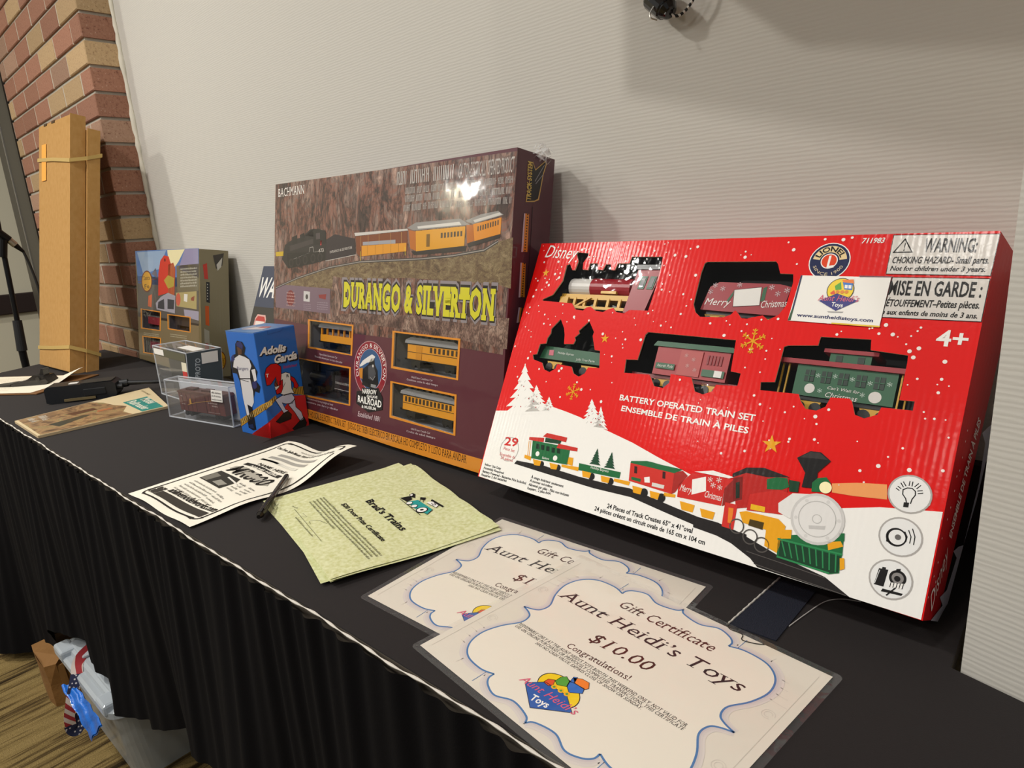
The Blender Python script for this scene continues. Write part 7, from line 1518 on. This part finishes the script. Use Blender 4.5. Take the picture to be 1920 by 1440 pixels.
b = MB(); sd = Vector((.003, .003, .006)); b.cyl(p + dv * .08 + sd, p + dv * .34 + sd, .0012, n=8); unshift(b.build('clip', mat('black_gloss_plastic', '#1c1816', .25), pn), pn)
# magazine
mg = [(-1.7901, .3032), (-1.5924, .301), (-1.5803, .5567), (-1.84, .6089)]
mt = thing('magazine', 'model railway magazine with a teal masthead and canyon cover', 'magazine', (mg[0][0], mg[0][1], TZ))
mp = [Vector((x, y, 0)) for x, y in mg]
b = MB(); b.hexa([(x, y, TZ + .0005) for x, y in mg], [(x, y, TZ + .006) for x, y in mg]); unshift(b.build('pages', mat('magazine_paper', '#cbb48e', .7), mt), mt)
M_MAG = print_mat('printed_magazine_cover', .45, coat=.25, coatr=.15)
m = mat('canyon_cover_print', '#8a6a4a', .45, coat=.25, coatr=.15); n = N(m, 'ShaderNodeTexNoise', i_Scale=24, i_Detail=8, i_Roughness=.65, i_Distortion=1.4); K(m, coords(m), n.inputs['Vector']); base(m, ramp(m, n.outputs['Fac'], ((.34, '#4a3626'), (.45, '#86684a'), (.53, '#a9855c'), (.6, '#7c7a50'), (.7, '#c0a078'))))
a = Art(lambda x, y, e: bil(mp[0], mp[1], mp[2], mp[3], x * 10, y * 10) + Vector((0, 0, TZ + .006 + e)), M_MAG, .0002, .00006)
a.run([('P', 0, '#dcc8a0', [(0, 0), (100, 0), (100, 100), (0, 100)]), ('M', 1, 'canyon_cover_print', [(1, 2), (99, 2), (99, 70), (80, 66), (60, 72), (40, 64), (20, 60), (1, 52)]), ('P', 2, '#2c8a80', [(40, 72), (98, 78), (98, 96), (40, 92)]), ('T', 3, '#e6e2d0', 'b', 'Model', 46, 85, 74, 88, 8), ('T', 3, '#e6e2d0', 'b', 'Railroader', 44, 75, 92, 80, 7), ('B', 2, '#8a7a5a', 6, 92, 36, 94, 2.5, 1), ('P', 2, '#5a3a2a', [(30, 30), (45, 34), (44, 52), (32, 50)]), ('P', 2, '#b06a44', [(50, 50), (56, 50), (56, 62), (50, 60)]), ('P', 2, '#3a3a30', [(60, 14), (80, 18), (62, 44), (54, 40)]), ('B', 3, '#d8d0c0', 8, 14, 34, 14, 5, 1), ('B', 3, '#d8d0c0', 8, 7, 30, 7, 5, 1)])
unshift(a.mb.build('cover_print', M_MAG, mt), mt)

# ---- handheld radio
rd = thing('handheld_radio', 'black handheld two-way radio with stub antenna lying on its side', 'radio', (-1.965, .425, TZ), (0, 0, R(58)))
M_RB = mat('black_radio_plastic', '#1c1e22', .42)
b = MB(); b.prism([(0, .004), (.012, 0), (.150, 0), (.158, .008), (.158, .036), (.150, .042), (.006, .044), (0, .038)], -.052, .004); b.build('body', M_RB, rd, bevel=.003)
bx('side_button', mat('dark_grey_rubber', '#14161a', .6), rd, .085, .135, -.054, -.051, .012, .030, bevel=.002); bx('grille', mat('charcoal_grille', '#2c2a26', .6), rd, .08, .15, -.048, 0, .0435, .0446)
bx('white_sticker', mat('white_sticker', '#dedad4', .6), rd, .050, .070, -.036, -.020, .0432, .0448)
b = MB(); b.cyl((.157, -.014, .026), (.178, -.014, .027), .011, .010, 14); b.build('antenna_base', M_RB, rd); b = MB(); b.cyl((.176, -.014, .027), (.290, -.012, .016), .0062, .0042, 12); b.build('antenna', M_RB, rd)
b = MB(); b.box(.04, .110, -.056, -.052, .004, .010); b.build('belt_clip', mat('tan_metal', '#8a7a58', .4, metal=.5), rd)
b = MB(); b.cyl((.158, -.036, .024), (.170, -.036, .024), .007, n=12); b.build('volume_knob', M_RB, rd)
# ---- clipboard with papers and a bulldog clip
cb_ = thing('clipboard', 'brown clipboard with papers at the left end of the table', 'clipboard', (-2.30, .42, TZ), (0, 0, R(32)))
bx('board', mat('brown_hardboard', '#7a5430', .6), cb_, -.16, .175, -.115, .105, .0005, .004, bevel=.001)
t = cb_
def pf(x, y, e): return (x - .165, y - .108, .0048 + .030 * smooth01(.22, .33, x) * smooth01(.06, .20, y) + e)
sheetmesh('papers', t, .315, .205, pf, mat('white_paper', '#e9e0cc', .8), None, 24, 12)
a = Art(pf, M_PAPER, .0006, .00004)
for i in range(9): a.bars(1, '#b8ae98', 20, 30 + i * 18, 210, 30 + i * 18, 5, 1)
a.mb.build('faint_print', M_PAPER, t)
cl = thing('clear_clip', 'smoky clear plastic clip gripping papers on the clipboard', 'clip', (-2.245, .445, TZ + .006), (0, 0, R(40)))
SM = film('smoky_plastic', tint='#77736e', fres=.18, rough=.06, haze=.42, hazecol='#4a4744')
b = MB(); b.prism([(-.05, 0), (.055, 0), (.060, .008), (.050, .024), (.022, .028), (.0, .016), (-.05, .006)], -.022, .022); b.build('clip_body', SM, cl, bevel=.002)
b = MB(); b.hexa(((-.11, -.018, 0), (-.05, -.024, 0), (-.05, -.024, .006), (-.11, -.014, .002)), ((-.11, .018, 0), (-.05, .024, 0), (-.05, .024, .006), (-.11, .014, .002))); b.build('clip_jaw', SM, cl)
b = MB(); b.cyl((.035, -.026, .018), (.035, .026, .018), .006, n=12); b.build('hinge_pin', mat('grey_pin', '#55524e', .3, metal=.7), cl)
b = MB(); b.prism([(.03, .02), (.04, .044), (.046, .044), (.044, .02)], -.012, .012); b.build('thumb_lever', SM, cl)

# ================================================================== BEHIND AND ABOVE
# microphone stand past the end of the table
ms = thing('microphone_stand', 'black microphone stand beyond the left end of the table', 'microphone stand', (-2.9, .568, 0))
M_BK = mat('satin_black_metal', '#151517', .35, metal=.4)
def msb(name, m, *cy, **k): b = MB(); b.cyl(*cy, **k); return unshift(b.build(name, m, ms), ms)
msb('upper_tube', M_BK, (-2.9, .572, .84), (-2.9, .588, 1.24), .0085); msb('clutch', mat('black_rubber_grip', '#1c1c1e', .6), (-2.9, .566, .765), (-2.9, .573, .875), .0165, .0145); msb('lower_tube', M_BK, (-2.9, .560, .03), (-2.9, .566, .77), .0125)
msb('base', M_BK, (-2.9, .560, 0), (-2.9, .560, .022), .13, .12, 28); msb('boom_joint', M_BK, (-2.9, .575, 1.10), (-2.9, .588, 1.16), .016)
mc = thing('microphone', 'dark microphone with silver cable connector above the stand', 'microphone', (-2.9, .585, 1.20))
b = MB(); b.cyl((-2.9, .50, 1.27), (-2.9, .608, 1.158), .019, .013, 14); unshift(b.build('body', M_BK, mc), mc); b = MB(); b.cyl((-2.9, .605, 1.161), (-2.9, .622, 1.139), .0115, n=14); o = unshift(b.build('connector_ring', mat('brushed_silver', '#b8b4a8', .3, metal=.9), mc), mc); o['label'] = 'silver connector collar'
b = MB(); b.cyl((-2.9, .622, 1.139), (-2.9, .642, 1.114), .010, .005, 14); unshift(b.build('strain_relief', M_BK, mc), mc)
b = MB(); b.cyl((-2.9, .47, 1.30), (-2.9, .502, 1.268), .024, .02, 16); unshift(b.build('grille', mat('grey_mesh', '#5a5a5c', .5, metal=.6), mc), mc)
b = MB(); b.tube(arcpts([(-2.9, .641, 1.116), (-2.9, .652, 1.06), (-2.9, .660, .98), (-2.9, .658, .90), (-2.88, .65, .78), (-2.86, .64, .6), (-2.84, .62, .3), (-2.82, .6, .01)]), .0045, 8); tag(b.build('microphone_cable', mat('black_cable', '#1e1d1c', .6), smooth=True), 'black cable curving down from the microphone connector', 'cable')
# black cord end hanging in front of the wall at the top of the picture
ct = thing('cord_toggle', 'black plastic cord toggle with dotted cord hanging high on the wall', 'cord toggle', (-.428, .806, 1.34))
u_ = Vector((math.cos(WYAW), math.sin(WYAW), 0)); out = Vector((math.sin(WYAW), -math.cos(WYAW), 0))
def cp_(a_, d_, z): return Vector((-.43, wall_y(-.43), 0)) + u_ * a_ + out * d_ + Vector((0, 0, z))
GB = mat('glossy_black_plastic', '#121214', .2, coat=.6)
b = MB(); b.cyl(cp_(-.012, .022, 1.372), cp_(.010, .024, 1.352), .0145, .014, 18); unshift(b.build('barrel', GB, ct, bevel=.003), ct)
b = MB(); b.cyl(cp_(.010, .024, 1.353), cp_(.016, .025, 1.346), .0138, .008, 18); unshift(b.build('end_cap', GB, ct, bevel=.002), ct)
b = MB(); b.tube(arcpts([cp_(.000, .037, 1.356), cp_(-.004, .039, 1.349), cp_(-.002, .040, 1.343), cp_(.004, .036, 1.340)]), .0009, 6); unshift(b.build('wire_loop', mat('steel_wire', '#c8c4bc', .3, metal=.8), ct), ct)
m = mat('black_white_cord', '#161616', .7); wv = N(m, 'ShaderNodeTexWave', wave_type='BANDS', bands_direction='DIAGONAL', i_Scale=70); K(m, coords(m), wv.inputs['Vector']); base(m, ramp(m, wv.outputs['Fac'], ((.45, '#141414'), (.6, '#141414'), (.66, '#d0ccc4'))))
b = MB(); b.tube(arcpts([cp_(.016, .024, 1.345), cp_(.024, .02, 1.343), cp_(.036, .018, 1.350), (cp_(.046, .018, 1.365)), cp_(.052, .018, 1.40), cp_(.055, .02, 1.44), cp_(.055, .02, 1.472)]), .0018, 8); unshift(b.build('cord', m, ct, smooth=True), ct)
b = MB(); b.tube([cp_(-.014, .02, 1.374), cp_(-.022, .02, 1.40), cp_(-.015, .02, 1.44), cp_(-.01, .02, 1.472)], .0025, 8); unshift(b.build('hanger_strap', GB, ct), ct)
b = MB(); b.cyl(cp_(.022, .02, 1.462), cp_(.022, .02, 1.47), .04, n=14); unshift(b.build('wall_hook', GB, ct), ct)

# ================================================================== UNDER THE TABLE
def rrect(x0, x1, y0, y1, r, n=6):
    return [(p[0], p[1]) for p in earc(x1 - r, y1 - r, r, 0, 90, n) + earc(x0 + r, y1 - r, r, 90, 180, n) + earc(x0 + r, y0 + r, r, 180, 270, n) + earc(x1 - r, y0 + r, r, 270, 360, n)]
def loft(b, rings, cap0=True, cap1=True):
    n = len(rings[0]); vs = [v for g in rings for v in g]; fs = [(j * n + i, j * n + (i + 1) % n, (j + 1) * n + (i + 1) % n, (j + 1) * n + i) for j in range(len(rings) - 1) for i in range(n)]
    if cap0: fs.append(tuple(reversed(range(n))))
    if cap1: fs.append(tuple(range((len(rings) - 1) * n, len(rings) * n)))
    b.tris(vs, fs)
bn_ = thing('storage_bin', 'translucent plastic storage bin with clear lid, half under the skirt', 'storage bin', (-1.52, .40, 0))
X0, X1, Y0, Y1 = -1.745, -1.365, .257, .54
def ringz(i, z, r=.035): return [(x, y, z) for x, y in rrect(X0 + i, X1 - i, Y0 + i, Y1 - i, r)]
b = MB(); loft(b, [ringz(.034, .002), ringz(.022, .10), ringz(.012, .195)], True, False); unshift(b.build('bin_body', M_BIN, bn_, smooth=False), bn_)
b = MB(); loft(b, [ringz(.004, .185), ringz(0, .190), ringz(0, .204), ringz(.006, .208), ringz(.016, .208), ringz(.019, .216), ringz(.026, .219)]); unshift(b.build('lid', M_LID, bn_), bn_)
for x, y in ((X0 + .10, Y0 + .03), (X1 - .10, Y0 + .03)):
    b = MB(); b.box(x - .045, x + .045, y - .006, y + .022, .219, .226); unshift(b.build('lid_rib', M_LID, bn_, bevel=.003), bn_)
b = MB(); b.box(X1 - .07, X1 - .02, Y0 - .003, Y0 + .03, .195, .222); unshift(b.build('lid_latch', M_LID, bn_, bevel=.006), bn_)
b = MB(); b.box(X0 + .02, X0 + .08, Y0 - .003, Y0 + .03, .195, .222); unshift(b.build('lid_latch', M_LID, bn_, bevel=.006), bn_)
b = MB(); b.box(X0 + .09, X0 + .13, Y0 + .03, Y0 + .06, .219, .2215); unshift(b.build('lid_stamp', mat('grey_stamp', '#8a8c8a', .5), bn_), bn_)
# blue packet hanging beside the bin
m = mat('blue_plastic_packet', '#1568c8', .3, coat=.5, bump=(60, .6, .006))
b = MB(); vs = []; nx, ny = 14, 10
_q = [Vector(p) for p in ((-1.59, .231, .190), (-1.445, .236, .128), (-1.405, .2530, .176), (-1.575, .2535, .192))]
for j in range(ny + 1):
    for i in range(nx + 1):
        u0, v0 = i / nx, j / ny; p = _q[0] * (1 - u0) * (1 - v0) + _q[1] * u0 * (1 - v0) + _q[2] * u0 * v0 + _q[3] * (1 - u0) * v0
        vs.append((p.x, p.y - .003 * math.sin(i * .8) ** 2, p.z + .003 * math.sin(j * 1.1 + i * .4)))
fs = [(j * (nx + 1) + i, j * (nx + 1) + i + 1, (j + 1) * (nx + 1) + i + 1, (j + 1) * (nx + 1) + i) for j in range(ny) for i in range(nx)]
b.tris(vs + [(x, y + .001, z - .004) for x, y, z in vs], fs + [tuple(len(vs) + q for q in reversed(f)) for f in fs]); tag(b.build('plastic_packet', m, smooth=True), 'glossy blue plastic packet tucked against the storage bin', 'packet')
# stars-and-stripes strap
m = mat('stars_and_stripes_webbing', '#b8a8a0', .8)
st_ = thing('patterned_strap', 'red, white and navy stars-and-stripes strap draped over the bin lid', 'strap', (-1.5, .23, .1))
def ribbon(name, pts, w, m, root):
    P = arcpts(pts, 8); vs = []
    for i, p in enumerate(P):
        d = (P[min(i + 1, len(P) - 1)] - P[max(i - 1, 0)]).normalized(); s = d.cross(Vector((.85, -.15, .5))).normalized() * w / 2
        nrm = d.cross(s).normalized() * .0012
        vs += [p - s - nrm, p + s - nrm, p + s + nrm, p - s + nrm]
    fs = []
    for i in range(len(P) - 1):
        for k in range(4): fs.append((i * 4 + k, i * 4 + (k + 1) % 4, i * 4 + 4 + (k + 1) % 4, i * 4 + 4 + k))
    b = MB(); b.tris(vs, fs); return unshift(b.build(name, m, root), root)
m1 = mat('navy_star_webbing', '#232846', .8); v = N(m1, 'ShaderNodeTexVoronoi', i_Scale=150); K(m1, coords(m1), v.inputs['Vector']); base(m1, ramp(m1, v.outputs['Distance'], ((.22, '#cfc8c8'), (.32, '#232846'))))
m2 = mat('red_white_stripe_webbing', '#a03030', .8); wv = N(m2, 'ShaderNodeTexWave', wave_type='BANDS', bands_direction='DIAGONAL', i_Scale=26); K(m2, coords(m2), wv.inputs['Vector']); base(m2, ramp(m2, wv.outputs['Fac'], ((.45, '#9c2a30'), (.55, '#cbbdb4'))))
ribbon('striped_end', [(-1.63, .311, .226), (-1.61, .285, .226), (-1.59, .268, .221), (-1.572, .260, .208)], .022, m2, st_)
ribbon('starred_band', [(-1.572, .259, .210), (-1.562, .249, .193), (-1.557, .240, .175)], .022, m1, st_)
ribbon('striped_band', [(-1.557, .239, .176), (-1.552, .231, .155), (-1.552, .224, .130), (-1.552, .223, .112)], .020, m2, st_)
ribbon('starred_loop', [(-1.552, .222, .114), (-1.552, .224, .100), (-1.552, .231, .094), (-1.553, .240, .105), (-1.556, .242, .130)], .022, m1, st_)
# brown paper sack / carton corner below the skirt
kb = thing('paper_sack', 'creased brown kraft paper sack standing on the carpet under the skirt', 'paper bag', (-1.86, .33, 0))
M_SACK = mat('brown_kraft_paper', '#7c5628', .8, bump=(30, .5, .006))
rp = [(-1.98, .252), (-1.92, .246), (-1.87, .242), (-1.83, .246), (-1.82, .268), (-1.826, .285), (-1.82, .32), (-1.83, .40), (-1.97, .41)]
b = MB(); loft(b, [[(x, y, 0) for x, y in rp], [(x - .004, y, .06) for x, y in rp], [(x + (-.012 if i % 2 else .0), y - .003, .112 + .006 * (i % 3)) for i, (x, y) in enumerate(rp)]], True, True); unshift(b.build('sack_body', M_SACK, kb), kb)
b = MB(); b.hexa([(-1.8165, .270, .0), (-1.8165, .284, 0), (-1.822, .280, .11), (-1.823, .266, .11)], [(-1.8195, .270, .0), (-1.8195, .284, 0), (-1.825, .280, .11), (-1.826, .266, .11)]); unshift(b.build('side_pleat', mat('brown_kraft_fold', '#8c6434', .8), kb), kb)
